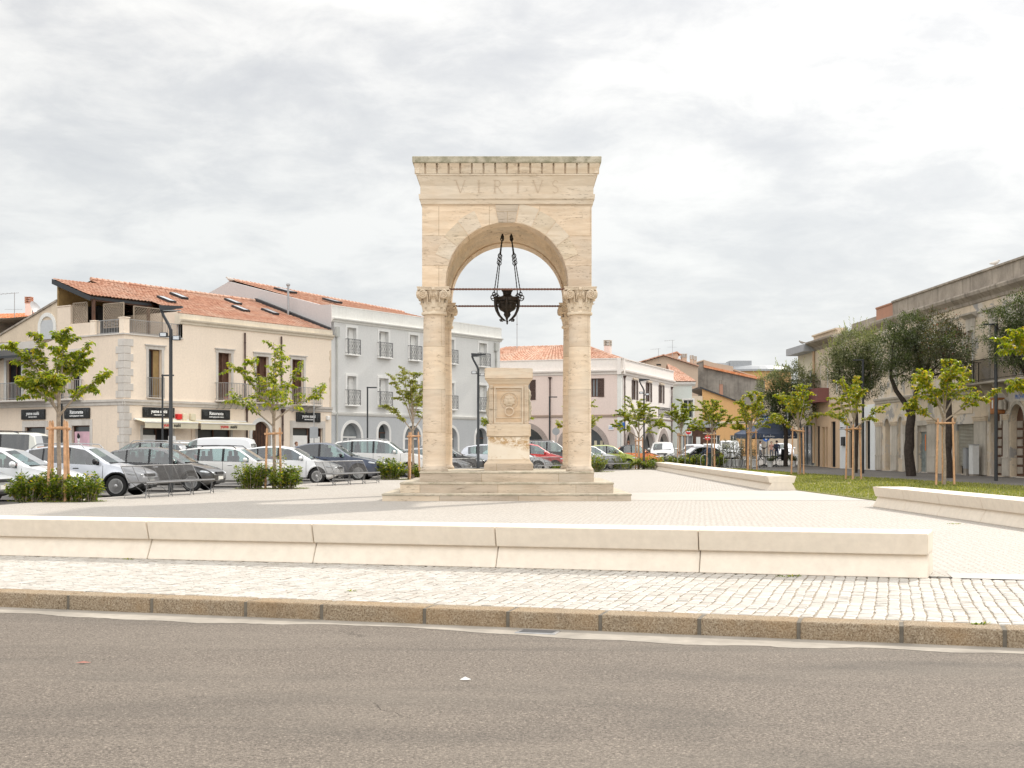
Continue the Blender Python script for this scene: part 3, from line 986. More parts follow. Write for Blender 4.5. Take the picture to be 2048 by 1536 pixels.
def column(cx, cy):
    c = bpy.data.objects.new('column', None); COL.objects.link(c); c.parent = arch; c.location = (cx, cy, ZS)
    H = 4.99 - ZS
    mb = MB()
    prof = [(.325, .10)]
    for i in range(13):
        u = i / 12
        prof.append((.312 - .027 * u + .006 * math.sin(PI * u), .12 + (H - .12) * u))
    mb.lathe(prof, 40); mb.build('shaft', M['trav2'], c, smooth=35)
    mb = MB(); mb.lathe([(.37, 0), (.375, .03), (.365, .07), (.335, .10), (.318, .135)], 40); mb.build('column_base', M['trav_step'], c, smooth=40)
    # capital
    z0 = H; zt = ZC - ZS
    hC = zt - z0
    mb = MB()
    mb.lathe([(.30, z0 - .05), (.335, z0 - .035), (.345, z0), (.335, z0 + .035), (.30, z0 + .045), (.285, z0 + .07), (.285, z0 + .25), (.31, z0 + .42), (.36, z0 + .56), (.38, z0 + .60), (.33, z0 + .615)], 40)
    # abacus with hollow sides and a rosette in the middle of each
    ab = []
    for k in range(4):
        a = PI / 4 + k * PI / 2
        c0 = Vector((math.cos(a), math.sin(a))) * .60; a2 = a + PI / 2
        c1 = Vector((math.cos(a2), math.sin(a2))) * .60
        for i in range(8):
            u = i / 8
            p = c0.lerp(c1, u); inw = .045 * math.sin(PI * u)
            p -= p.normalized() * inw
            ab.append((p.x, p.y))
    mb.prism(ab, zt - .085, zt - .03, 'xy'); mb.prism([(x * 1.035, y * 1.035) for x, y in ab], zt - .032, zt, 'xy')
    # acanthus leaves: two rings
    def leaf(a, zb, h, r0, w, curl):
        P = []
        nseg = 7
        for i in range(nseg + 1):
            u = i / nseg
            r = r0 + .02 + .05 * u + (curl * (max(0, u - .62) / .38) ** 1.6)
            z = zb + h * (u if u < .85 else .85 + (u - .85) * .2 - (u - .85) * .5)
            ww = w * (1 - .25 * u) * (1 + .16 * math.sin(u * 5 * PI)) * (1 if u < .8 else (1 - (u - .8) * 3.2))
            row = []
            for j, s in enumerate((-1, -.5, 0, .5, 1)):
                rr = r - .03 * abs(s) + (.022 if j in (1, 3) else 0) + (.008 if j == 2 else 0)
                an = a + s * ww / r0 / 2
                row.append((rr * math.cos(an), rr * math.sin(an), z))
            P += row
        fs = []
        for i in range(nseg):
            for j in range(4): fs.append((i * 5 + j, i * 5 + j + 1, i * 5 + 5 + j + 1, i * 5 + 5 + j))
        mb.add(P, fs)
    for k in range(8): leaf(k * PI / 4 + PI / 8, z0 + .05, .27, .285, .19, .07)
    for k in range(8): leaf(k * PI / 4, z0 + .15, .36, .288, .19, .08)
    # volutes on every face
    for k in range(4):
        Mf = Matrix.Rotation(k * PI / 2, 4, 'Z')
        for s in (-1, 1):
            c0 = Vector((s * .285, -.385, zt - .205))
            rot = Mf @ Matrix.Translation(c0) @ Matrix.Rotation(-s * .28, 4, 'Z')
            dsk = MB(rot)
            n = 22
            dsk.add([(.118 * math.cos(2 * PI * i / n), -.02, .118 * math.sin(2 * PI * i / n)) for i in range(n)] +
                    [(.118 * math.cos(2 * PI * i / n), .10, .118 * math.sin(2 * PI * i / n)) for i in range(n)],
                    [tuple(range(n))] + [(i, (i + 1) % n, n + (i + 1) % n, n + i) for i in range(n)])
            sp = []
            for i in range(46):
                th = i / 45 * 2.3 * 2 * PI; rr = .118 - .100 * (i / 45) ** .8
                sp.append((s * rr * math.cos(th + PI / 2) * -1, -.028, rr * math.sin(th + PI / 2)))
            dsk.tube(sp, [.020 - .008 * i / 45 for i in range(46)], 6)
            # stalk from the leaves up to the scroll
            dsk.tube([(-s * .16, .03, -.30), (-s * .13, .01, -.18), (-s * .125, 0, -.05), (-s * .10, -.01, .06), (0, -.012, .112)], [.016, .02, .022, .024, .022], 6)
            o0 = len(mb.v); mb.v += dsk.v; mb.f += [tuple(i + o0 for i in f) for f in dsk.f]; mb.m += dsk.m
        fl = MB(Mf)
        fl.lathe([(0.001, -.04), (.05, -.03), (.055, 0), (.03, .03), (0.001, .035)], 8, (0, -.40, zt - .06))
        for q in range(5):
            fl.tube([(-.10 + q * .05, -.345, zt - .33 + .02 * (q % 2)), (-.09 + q * .045, -.375, zt - .22 + .03 * (q % 2)), (-.07 + q * .035, -.385, zt - .13)], [.016, .022, .012], 5)
        o0 = len(mb.v); mb.v += fl.v; mb.f += [tuple(i + o0 for i in f) for f in fl.f]; mb.m += fl.m
    mb.build('capital', M['trav_cap'], c, smooth=40)


HC = 1.963
for sx in (-1, 1):
    for sy in (-1, 1):
        column(sx * HC, sy * (HC - .03))
# block with the barrel vault
HX, HY = 2.267, 2.23
Z1 = 7.885
STILT = .10


def vault_piece(y0, y1, r, hx, z1, name, mat, z0=ZC, joints=False):
    n = 40
    arc = [(r * math.cos(PI * i / n), z0 + STILT + r * math.sin(PI * i / n) * (1.735 - STILT) / 1.64) for i in range(n + 1)]
    # right pier polygon .. build as quads between arc and outline for clean shading
    vs_ = []; fs = []
    outl = [(hx, z0)] + [(hx, z0 + STILT + 1e-3)]
    arcf = [(r, z0)] + arc + [(-r, z0)]
    def outer(i, m):
        u = i / m
        a = PI * u
        x = math.cos(a) * 10; z = math.sin(a) * 10
        k = min(hx / abs(x) if abs(x) > 1e-6 else 1e9, (z1 - z0) / z if z > 1e-6 else 1e9)
        return (x * k, z0 + z * k)
    m = len(arcf) - 1
    # corner points must be hit exactly
    outs = [outer(i, m) for i in range(m + 1)]
    ca = math.atan2(z1 - z0, hx) / PI * m
    outs[round(ca)] = (hx, z1); outs[m - round(ca)] = (-hx, z1)
    for yy in (y0, y1):
        vs_ += [(p[0], yy, p[1]) for p in arcf] + [(p[0], yy, p[1]) for p in outs]
    K = m + 1
    for i in range(m):
        fs.append((i, i + 1, K + i + 1, K + i))
        fs.append((2 * K + i, 2 * K + i + 1, 3 * K + i + 1, 3 * K + i))
        fs.append((i, i + 1, 2 * K + i + 1, 2 * K + i))
        fs.append((K + i, K + i + 1, 3 * K + i + 1, 3 * K + i))
    fs.append((0, K, 3 * K, 2 * K)); fs.append((m, K + m, 3 * K + m, 2 * K + m))
    mb = MB(); mb.add(vs_, fs)
    return mb.build(name, mat, arch)


vault_piece(-HY, -HY + .75, 1.64, HX, Z1, 'arch_front', M['trav'])
vault_piece(-HY + .752, HY - .752, 1.70, HX - .004, Z1, 'barrel_vault', M['trav_vault'])
vault_piece(HY - .75, HY, 1.66, HX, Z1, 'arch_back', M['trav'])
# voussoirs standing a little proud of the front, with a keystone
def ring_pt(r, a): return (r * math.cos(a), ZC + STILT + r * math.sin(a) * (1.735 - STILT) / 1.64)


NV = 4
key = R(9)
for side in (0, 1):
    for k in range(NV):
        a0 = R(22) + (PI / 2 - key - R(22)) * k / NV; a1 = R(22) + (PI / 2 - key - R(22)) * (k + 1) / NV
        a0 += .004; a1 -= .004
        if side: a0, a1 = PI - a1, PI - a0
        ri, ro = 1.655, 2.06 + .10 * (k / (NV - 1))
        n = 6
        poly = [ring_pt(ri, a0 + (a1 - a0) * i / n) for i in range(n + 1)] + [ring_pt(ro, a1 + (a0 - a1) * i / n) for i in range(n + 1)]
        mb = MB(); mb.prism(poly, -.010, .05, 'xz')
        t = NT('x') if False else None
        o = mb.build('voussoir', M['trav_vous'] if k % 2 == side else M['trav3'], arch); o.location = (0, -HY, 0)
mb = MB(); mb.prism([ring_pt(1.645, PI / 2 - R(7.7)), ring_pt(1.645, PI / 2 + R(7.7)), (-.315, Z1 - .004), (.315, Z1 - .004)], -.016, .05, 'xz')
mb.build('keystone', M['trav_step'], arch, loc=(0, -HY, 0))
# architrave, frieze, crown
mb = MB(); mb.rectloft(HX, HY, [(Z1, .0), (Z1 + .01, .035), (Z1 + .135, .05), (Z1 + .14, .075), (Z1 + .265, .088), (Z1 + .27, .03)]); mb.build('architrave', M['trav3'], arch)
mb = MB(); mb.rectloft(HX, HY, [(8.15, .045), (8.37, .045), (8.60, .118), (8.635, .125), (8.64, .15), (8.672, .155), (8.68, .10), (8.96, .145)]); mb.build('frieze', M['trav3'], arch)
mb = MB(); mb.rectloft(HX, HY, [(8.945, .225), (8.975, .245), (9.11, .248), (9.125, .235)])
mb.build('crown_slab', M['trav_top'], arch)
mb = MB()
pitch = .3155
for (hx, hy, rot) in ((HX, HY, 0), (HY, HX, PI / 2), (HX, HY, PI), (HY, HX, 3 * PI / 2)):
    Mr = Matrix.Rotation(rot, 4, 'Z'); n = int(round((2 * hx + .1) / pitch))
    d = MB(Mr)
    for i in range(n + 1):
        xc = -hx - .06 + (2 * hx + .12) * i / n
        w = .129
        for s in (0,):
            y0 = -(hy + .150); y1 = -(hy + .222)
            d.add([(xc - w, y0, 8.68), (xc + w, y0, 8.68), (xc + w, y1, 8.944), (xc - w, y1, 8.944), (xc - w, y0 + .09, 8.68), (xc + w, y0 + .09, 8.68), (xc + w, y1 + .15, 8.944), (xc - w, y1 + .15, 8.944)],
                  [(0, 1, 2, 3), (0, 4, 5, 1), (3, 2, 6, 7), (0, 3, 7, 4), (1, 5, 6, 2), (4, 7, 6, 5)])
    o0 = len(mb.v); mb.v += d.v; mb.f += [tuple(i + o0 for i in f) for f in d.f]; mb.m += d.m
mb.build('dentil_course', M['trav_cap'], arch)
# engraved word VIRTVS: raised serif strokes, shade of the cuts put into their colour
mb = MB()
H0 = .33


def stroke(p, q, w0, w1=None):
    w1 = w1 or w0
    p = Vector((p[0], 0, p[1])); q = Vector((q[0], 0, q[1])); t = (q - p).normalized(); s = Vector((-t.z, 0, t.x))
    y = -.004
    mb.add([p + s * w0 / 2 + Vector((0, y, 0)), p - s * w0 / 2 + Vector((0, y, 0)), q - s * w1 / 2 + Vector((0, y, 0)), q + s * w1 / 2 + Vector((0, y, 0)),
            p + s * w0 / 2, p - s * w0 / 2, q - s * w1 / 2, q + s * w1 / 2], [(0, 1, 2, 3), (0, 4, 5, 1), (1, 5, 6, 2), (2, 6, 7, 3), (3, 7, 4, 0)])


def glyph(ch, x):
    h = H0; T = .018; t = .009
    def S(a, b, w): stroke((x + a[0], a[1]), (x + b[0], b[1]), w)
    if ch == 'V':
        S((-.12, h), (0, 0), T); S((.12, h), (0, 0), t); S((-.16, h), (-.09, h), t); S((.09, h), (.15, h), t)
    if ch == 'I':
        S((0, 0), (0, h), T); S((-.04, h), (.04, h), t); S((-.04, 0), (.04, 0), t)
    if ch == 'T':
        S((0, 0), (0, h), T); S((-.13, h), (.13, h), t); S((-.13, h), (-.14, h - .04), t); S((.13, h), (.14, h - .04), t); S((-.04, 0), (.04, 0), t)
    if ch == 'R':
        S((-.08, 0), (-.08, h), T); S((-.12, 0), (-.04, 0), t); S((-.12, h), (-.08, h), t)
        pr = [(-.08, h)] + [(-.01 + .075 * math.cos(a), h * .76 + h * .24 * math.sin(a)) for a in [PI / 2 - i * PI / 8 for i in range(9)]] + [(-.08, h * .52)]
        for a, b in zip(pr, pr[1:]): S(a, b, .013)
        S((-.02, h * .52), (.12, 0), T); S((.12, 0), (.15, 0), t)
    if ch == 'S':
        pr = [(.07, h * .86)] + [(.0 + .07 * math.cos(a), h * .76 + h * .22 * math.sin(a)) for a in [R(40) + i * R(220) / 9 for i in range(10)]]
        pr += [(.0 + .075 * math.cos(a), h * .25 + h * .24 * math.sin(a)) for a in [R(60) - i * R(210) / 9 for i in range(10)]]
        for a, b in zip(pr, pr[1:]): S(a, b, .014)


for ch, px in zip('VIRTVS', (921, 958, 996, 1036, 1076, 1111)):
    glyph(ch, (px - 1014) / FPX * 34.7)
mb.build('inscription', M['cut_shade'], arch, loc=(0, -HY - .047, 8.235), rot=(math.atan2(-.0, 1), 0, 0))
arch.children[-1].rotation_euler.x = 0
arch.children[-1].location = (0, -HY - .052 - .02, 8.0)
ins = [o for o in bpy.data.objects if o.name.startswith('inscription')][0]
# the upper frieze leans out slightly; the word sits on its plain vertical band
ins.location = (0, -HY - .046, 8.185)
ins.scale = (1, 1, .60)
ins.scale = (1, 1, 1)
me = ins.data
for v in me.vertices:        # follow the face: vertical to 8.37, then leaning out
    z = 8.185 + v.co.z
    if z > 8.37: v.co.y -= (z - 8.37) * (.118 - .045) / .23
# tie rods
for (yy, zz) in ((-HY + .33, 5.66), (HY - .33, 5.62)):
    mb = MB(); nseg = 190; x0, x1 = -1.68, 1.68
    vs_ = []; fs = []
    for i in range(nseg + 1):
        x = x0 + (x1 - x0) * i / nseg; th = i * .34 if abs(x) < 1.5 else 0
        for k in range(4):
            a = th + k * PI / 2; vs_.append((x, .030 * math.cos(a), .030 * math.sin(a)))
    for i in range(nseg):
        for k in range(4): fs.append((i * 4 + k, i * 4 + (k + 1) % 4, i * 4 + 4 + (k + 1) % 4, i * 4 + 4 + k))
    mb.add(vs_, fs); mb.build('tie_rod', M['rod'], arch, loc=(0, yy, zz))

# ================================================================== STONE PEDESTAL UNDER THE ARCH
ped = thing('stone_pedestal', 'carved travertine pedestal with lion mask and ring under the arch', 'pedestal', (CX + .045, CY - .03, ZS))


def Z(c): return 3.698 - .002006 * c - ZS


def HW(c): return c / 6.98 / FPX * 36.45


mb = MB(); D = .0
mb.rectloft(0, 0, [(0, .686), (Z(1385), .686), (Z(1375), .675)]); mb.build('plinth', M['trav_step'], ped)
mb = MB(); mb.rectloft(0, 0, [(Z(1375), .665), (Z(1365), .66), (Z(1345), .615), (Z(1328), .598), (Z(1315), .594)]); mb.build('base_moulding', M['trav_cap'], ped)
M['stained'] = m_travertine('stained_pedestal_stone', light=(.84, .76, .64), dark=(.62, .5, .36), pits=.3)
tt = M['stained'].node_tree
mb = MB(); mb.rectloft(0, 0, [(Z(1315), .585), (Z(1005), .580)]); o = mb.build('shaft_block', M['stained'], ped)
# a band of brown-orange algae stain across the block: a second travertine with a mottled stain
t = NT('algae_stained_stone')
v = t.tc.outputs['Object']
sp = t.t.nodes.new('ShaderNodeSeparateXYZ'); t.link(v, sp.inputs[0])
dz = t.math('ADD', sp.outputs[2], t.math('MULTIPLY', sp.outputs[0], .22))
bnd = t.ramp(dz, [(.62, 0.0), (.72, 1.0), (.93, 1.0), (.95, .6)])
nz = t.noise(5.5, 8, .7, t.coord((1, 1, 1.5)), .8)
f = t.math('MULTIPLY', bnd, t.ramp(nz, [(.42, 0.0), (.56, 1.0)]))
low = t.math('MULTIPLY', t.ramp(sp.outputs[2], [(.36, 1.0), (.48, 0.0)]), t.ramp(t.noise(7, 5, .7, None, .5), [(.55, 0.0), (.66, 1.0)]))
base = t.mix(t.ramp(t.noise(3, 6, .6), [(.35, 0.0), (.75, .35)]), (.83, .75, .63), (.68, .56, .42))
c = t.mix(t.math('MULTIPLY', f, .9), base, (.46, .29, .13))
c = t.mix(t.math('MULTIPLY', low, .7), c, (.50, .33, .17))
t.bump(t.noise(14, 5), .3, .01)
o.data.materials[0] = t.fin(c, .75, 0, .25)
mb = MB(); mb.rectloft(0, 0, [(Z(1000), .600), (Z(990), .617), (Z(835), .617), (Z(825), .600)])
for s in (-1, 1): mb.rectloft(.085, .01, [(Z(985), 0), (Z(840), 0)], (s * .49, -.622, 0))
mb.build('band_block', M['trav_cap'], ped)
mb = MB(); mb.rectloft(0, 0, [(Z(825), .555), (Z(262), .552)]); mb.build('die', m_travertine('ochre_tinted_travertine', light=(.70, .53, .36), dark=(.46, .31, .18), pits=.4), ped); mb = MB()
# raised frame mouldings on the front
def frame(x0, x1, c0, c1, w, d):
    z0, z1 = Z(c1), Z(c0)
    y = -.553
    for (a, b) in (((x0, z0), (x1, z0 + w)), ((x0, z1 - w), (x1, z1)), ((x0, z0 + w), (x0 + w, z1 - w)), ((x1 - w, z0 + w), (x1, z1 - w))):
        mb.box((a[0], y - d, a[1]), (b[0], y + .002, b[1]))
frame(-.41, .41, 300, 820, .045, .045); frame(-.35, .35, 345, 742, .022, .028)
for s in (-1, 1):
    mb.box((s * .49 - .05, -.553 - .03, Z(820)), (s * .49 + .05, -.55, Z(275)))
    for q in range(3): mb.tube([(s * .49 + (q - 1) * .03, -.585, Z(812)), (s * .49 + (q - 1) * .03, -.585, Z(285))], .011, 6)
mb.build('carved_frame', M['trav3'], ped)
# eroded scroll carving on the two sides
for s in (-1, 1):
    bm = bmesh.new(); bmesh.ops.create_grid(bm, x_segments=26, y_segments=34, size=1)
    for v in bm.verts:
        u, w = v.co.x, v.co.y
        y = u * .47; z = Z(545) + w * .50
        prof = .04 + .05 * math.exp(-((w + .25) / .4) ** 2) + .03 * math.exp(-((w - .55) / .2) ** 2)
        edge = min(1, (1 - abs(u)) * 5) * min(1, (1 - abs(w)) * 6)
        n = noise.noise(Vector((u * 4, w * 5, s * 3))) * .035 + noise.noise(Vector((u * 11, w * 13, s))) * .02
        v.co = Vector((s * (.545 + (prof + n) * edge), y, z))
    q = MB(); q.add_bm(bm); q.build('side_carving', M['trav_lip'], ped, smooth=60)
mb = MB(); mb.rectloft(0, 0, [(Z(265), .562), (Z(255), .575), (Z(240), .585), (Z(205), .635), (Z(198), .64), (Z(190), .60)]); mb.build('neck_moulding', M['trav_cap'], ped)
bm = bmesh.new(); bmesh.ops.create_cube(bm, size=1)
for v in bm.verts: v.co = Vector((v.co.x * 1.345, v.co.y * 1.3, Z(118) + v.co.z * (Z(45) - Z(192))))
bmesh.ops.bevel(bm, geom=list(bm.edges), offset=.018, segments=2, affect='EDGES')
bmesh.ops.subdivide_edges(bm, edges=[e for e in bm.edges if e.calc_length() > .1], cuts=14, use_grid_fill=True)
for v in bm.verts:
    n = noise.noise(v.co * 3) * .018 + noise.noise(v.co * 11) * .006
    v.co.z += n * (1 if v.co.z > Z(118) else .3); v.co.y += n * .5; v.co.x += n * .4
M['cap_stain'] = m_travertine('pedestal_top_stone', light=(.80, .70, .56), dark=(.62, .42, .26), pits=.3)
mb = MB(); mb.add_bm(bm); mb.build('top_slab', M['cap_stain'], ped, smooth=45)
# lion mask
zl = Z(500); lx = .015
mb = MB()
ringp = [(.235 * math.cos(2 * PI * i / 40), -.565, .235 * math.sin(2 * PI * i / 40)) for i in range(41)]
mb.tube([(lx + a, b, zl + c) for a, b, c in ringp], .011, 6, cap=False)
bm = bmesh.new(); bmesh.ops.create_icosphere(bm, subdivisions=4, radius=1)
for v in bm.verts:
    x, y, z = v.co
    r = 1 + .09 * math.sin(9 * math.atan2(z, x)) * min(1, math.hypot(x, z) * 1.2) * (1 if math.hypot(x, z) > .55 else 0)
    yy = y * .48
    if y < 0:
        yy -= .26 * math.exp(-((x / .24) ** 2 + ((z + .12) / .34) ** 2))       # muzzle
        yy -= .12 * math.exp(-((x / .13) ** 2 + ((z - .25) / .35) ** 2))       # nose bridge
        for s in (-1, 1):
            yy += .16 * math.exp(-(((x - s * .30) / .13) ** 2 + ((z - .28) / .10) ** 2))   # eye sockets
            yy -= .10 * math.exp(-(((x - s * .32) / .20) ** 2 + ((z - .46) / .09) ** 2))   # brows
            yy -= .10 * math.exp(-(((x - s * .20) / .16) ** 2 + ((z + .28) / .15) ** 2))   # cheeks
        yy += .16 * math.exp(-((x / .30) ** 2 + ((z + .50) / .08) ** 2))       # mouth
    v.co = Vector((x * r, yy, z * r)) * .165
    v.co += Vector((lx, -.565, zl))
mb.add_bm(bm)
mb.build('lion_mask', M['trav_cap'], ped, smooth=60)
mb = MB(); zr = Z(648)
mb.tube([(lx + .118 * math.cos(2 * PI * i / 32), -.635 - .01 * math.sin(2 * PI * i / 32), zr + .118 * math.sin(2 * PI * i / 32)) for i in range(33)], .020, 8, cap=False)
mb.build('ring', M['trav2'], ped, smooth=60)

# ================================================================== HANGING LANTERN
lan = thing('hanging_lantern', 'blackened bronze lantern hanging on chains inside the arch', 'lantern', (CX, CY, 4.89))
S = FPX / 37.0


def lz(y): return (649.5 - y) / S


mb = MB()
mb.lathe([(.01, lz(580)), (.155, lz(580)), (.165, lz(582)), (.13, lz(585)), (.115, lz(590)), (.135, lz(592)), (.20, lz(594)), (.29, lz(595)), (.335, lz(597)), (.345, lz(600)), (.33, lz(603)), (.25, lz(604)), (.20, lz(600))], 32)
mb.build('lid', M['bronze'], lan, smooth=40)
mb = MB()
wob = lambda a, z: 1 + .035 * math.sin(a * 16)
mb.lathe([(.30, lz(603)), (.31, lz(605)), (.29, lz(608)), (.25, lz(609)), (.255, lz(612)), (.24, lz(617)), (.20, lz(621)), (.12, lz(624)), (.085, lz(626)), (.10, lz(630)), (.07, lz(634)), (.03, lz(637)), (.012, lz(640))], 48, wob=wob)
mb.build('bowl', M['bronze'], lan, smooth=40)
# curved ribs, scroll handles and scroll feet
angs = [R(200), R(268), R(335), R(30), R(95), R(150)]
for a in angs:
    q = MB(Matrix.Rotation(a, 4, 'Z'))
    q.tube([(.33, 0, lz(598)), (.36, 0, lz(605)), (.355, 0, lz(613)), (.32, 0, lz(622)), (.25, 0, lz(631)), (.15, 0, lz(638)), (.06, 0, lz(642))], [.04, .042, .042, .04, .036, .03, .02], 8)
    q.build('rib', M['bronze'], lan, smooth=50)
    q = MB(Matrix.Rotation(a, 4, 'Z'))
    for (cx, cz, r) in ((.155, lz(640.5), .034), (.20, lz(641.0), .026)):
        q.tube([(cx + r * math.cos(2 * PI * i / 12), 0, cz + r * math.sin(2 * PI * i / 12)) for i in range(13)], .011, 6, cap=False)
    q.build('scroll_foot', M['bronze'], lan, smooth=50)
mb = MB(); mb.lathe([(.012, 0), (.02, .02), (.03, .045), (.018, .06), (.035, .075), (.03, .10), (.012, .115), (.02, .15)], 14); mb.build('finial', M['bronze'], lan, smooth=50)
hang = [(R(197), -.135), (R(140), -.135), (R(40), .115), (R(-12), .115)]
zt = 7.40 - 4.89
for a, hx in hang:
    q = MB(Matrix.Rotation(a, 4, 'Z'))
    zc = lz(597)
    for (cx, dz, r) in ((.40, .0, .085), (.345, .06, .05), (.44, .015, .045)):
        q.tube([(cx + r * math.cos(2 * PI * i / 16), 0, zc + dz + r * math.sin(2 * PI * i / 16)) for i in range(17)], .013, 6, cap=False)
    q.bar((.28, 0, zc), (.34, 0, zc), .03)
    q.build('handle', M['bronze'], lan, smooth=50)
    p0 = Vector((.39 * math.cos(a), .39 * math.sin(a), zc + .13)); p1 = Vector((hx, .02 if math.sin(a) > 0 else -.02, zt))
    q = MB()
    mid = p0.lerp(p1, .60)
    def twist(pa, pb):
        d = (pb - pa); L = d.length; d.normalize(); u = d.orthogonal().normalized(); w = d.cross(u); n = int(L / .03)
        vs_ = []; fs = []
        for i in range(n + 1):
            c = pa.lerp(pb, i / n); th = i * .5
            for k in range(4):
                an = th + k * PI / 2; vs_.append(c + (u * math.cos(an) + w * math.sin(an)) * .016)
        for i in range(n):
            for k in range(4): fs.append((i * 4 + k, i * 4 + (k + 1) % 4, i * 4 + 4 + (k + 1) % 4, i * 4 + 4 + k))
        q.add(vs_, fs)
    dd = (p1 - p0).normalized()
    twist(p0, mid - dd * .13); twist(mid + dd * .13, p1 - dd * .12)
    def link(c, r=.04):
        u = Vector((dd.z, 0, -dd.x)).normalized()
        q.tube([c + (u * math.cos(2 * PI * i / 12) + dd * 1.35 * math.sin(2 * PI * i / 12)) * r for i in range(13)], .013, 6, cap=False)
    for k in (-.10, 0, .10): link(mid + dd * k)
    link(p0 + dd * -.02); link(p1 - dd * .08)
    q.build('chain', M['iron'], lan)
for hx in (-.135, .115):
    q = MB(); q.tube([(hx, 0, zt - .12), (hx + .03, 0, zt - .06), (hx, 0, zt), (hx, 0, zt + .12)], .022, 8)
    q.tube([(hx + .03 * math.cos(2 * PI * i / 12), 0, zt - .02 + .05 * math.sin(2 * PI * i / 12)) for i in range(13)], .018, 6, cap=False)
    q.build('hook', M['iron'], lan)

# ================================================================== BUILDINGS
SWAP = Matrix(((0, 1, 0, 0), (1, 0, 0, 0), (0, 0, 1, 0), (0, 0, 0, 1)))


class Fac:
    """a facade: u runs along it, d into the house, z up; parent is the house's empty"""
    def __init__(s, parent, P0, rz, swap=False):
        s.par = parent; s.P0 = Vector((P0[0], P0[1])); s.swap = swap
        a = rz + (PI / 2 if swap else 0)
        s.dir = Vector((math.cos(a), math.sin(a)))
        s.M = SWAP if swap else Matrix.Identity(4)
        s.rz = rz

    def u(s, px):
        k = (px - 1024) / FPX
        return (k * s.P0.y - s.P0.x) / (s.dir.x - k * s.dir.y)

    def z(s, px, py, base=0.0):
        Y = s.P0.y + s.dir.y * s.u(px)
        return EYE + (HOR - py) / FPX * Y - base

    def mb(s): return MB(s.M)

    # ---- wall with rectangular or arched holes
    def wall(s, name, u0, u1, z0, z1, ops, mat, th=.28, d=0.0, top=None):
        """top: optional (z at u0, z at u1) for a sloping top edge"""
        m = s.mb()
        us = sorted(set([u0, u1] + [o[0] for o in ops] + [o[1] for o in ops]))
        zs = sorted(set([z0, z1] + [o[2] for o in ops] + [o[3] for o in ops]))
        us = [x for x in us if u0 - 1e-6 <= x <= u1 + 1e-6]; zs = [x for x in zs if z0 - 1e-6 <= x <= z1 + 1e-6]
        for a, b in zip(us, us[1:]):
            for c, e in zip(zs, zs[1:]):
                cu, cz = (a + b) / 2, (c + e) / 2
                if any(o[0] < cu < o[1] and o[2] < cz < o[3] for o in ops): continue
                m.add([(a, d, c), (b, d, c), (b, d, e), (a, d, e)], [(0, 1, 2, 3)])
        for o in ops:
            a, b, c, e = o[:4]; arch_ = len(o) > 4 and o[4]
            if arch_:
                r = (b - a) / 2; zc = e - r; n = 14; cx = (a + b) / 2
                if arch_ == 'seg': pass
                arc = [(cx - r * math.cos(PI * i / n), zc + r * math.sin(PI * i / n)) for i in range(n + 1)]
                h = n // 2
                for i in range(h):
                    m.add([(a, d, e), (arc[i][0], d, arc[i][1]), (arc[i + 1][0], d, arc[i + 1][1])], [(0, 1, 2)])
                    j = n - i
                    m.add([(b, d, e), (arc[j][0], d, arc[j][1]), (arc[j - 1][0], d, arc[j - 1][1])], [(0, 1, 2)])
                path = [(a, c)] + arc + [(b, c)]
            else:
                path = [(a, c), (a, e), (b, e), (b, c)]
            P = path + [path[0]]
            for p, q in zip(P, P[1:]):
                if p == q: continue
                m.add([(p[0], d, p[1]), (q[0], d, q[1]), (q[0], d + th, q[1]), (p[0], d + th, p[1])], [(0, 1, 2, 3)])
        o = m.build(name, mat, s.par, recalc=False)
        return o

    def boxp(s, name, lo, hi, mat, parent=None, c=0):
        m = s.mb()
        if c: m.cbox(lo, hi, c)
        else: m.box(lo, hi)
        return m.build(name, mat, parent or s.par)

    def course(s, name, u0, u1, prof, mat, parent=None):
        """moulding: prof = polygon in (d, z)"""
        m = s.mb(); m.prism(prof, u0, u1, 'yz')
        return m.build(name, mat, parent or s.par)

    def surround(s, u0, u1, z0, z1, w, mat, proud=.04, sill=False, ears=0.0, head=None):
        m = s.mb(); h = head or w
        m.box((u0 - w, -proud, z0), (u0, .03, z1)); m.box((u1, -proud, z0), (u1 + w, .03, z1))
        m.box((u0 - w - ears, -proud - .004, z1), (u1 + w + ears, .03, z1 + h))
        if ears: m.box((u0 - w - ears - .06, -proud - .07, z1 + h), (u1 + w + ears + .06, .03, z1 + h + .06))
        if sill: m.box((u0 - w, -proud - .03, z0 - .07), (u1 + w, .03, z0))
        return m.build('window_surround', mat, s.par)

    def arch_surround(s, u0, u1, z0, z1, w, mat, proud=.05, blocks=False):
        m = s.mb(); r = (u1 - u0) / 2; cx = (u0 + u1) / 2; zc = z1 - r; n = 20
        m.box((u0 - w, -proud, z0), (u0, .03, zc)); m.box((u1, -proud, z0), (u1 + w, .03, zc))
        nb = 11 if blocks else 1
        for k in range(nb):
            a0 = PI * k / nb + (.008 if blocks else 0); a1 = PI * (k + 1) / nb - (.008 if blocks else 0)
            nn = max(2, n // nb)
            poly = [(cx + r * math.cos(a0 + (a1 - a0) * i / nn), zc + r * math.sin(a0 + (a1 - a0) * i / nn)) for i in range(nn + 1)]
            poly2 = [(cx + (r + w) * math.cos(a0 + (a1 - a0) * i / nn), zc + (r + w) * math.sin(a0 + (a1 - a0) * i / nn)) for i in range(nn + 1)]
            for i in range(nn):
                q = [poly[i], poly[i + 1], poly2[i + 1], poly2[i]]
                m.prism(q, -proud, .03, 'xz')
        return m.build('arch_surround', mat, s.par, recalc=False)

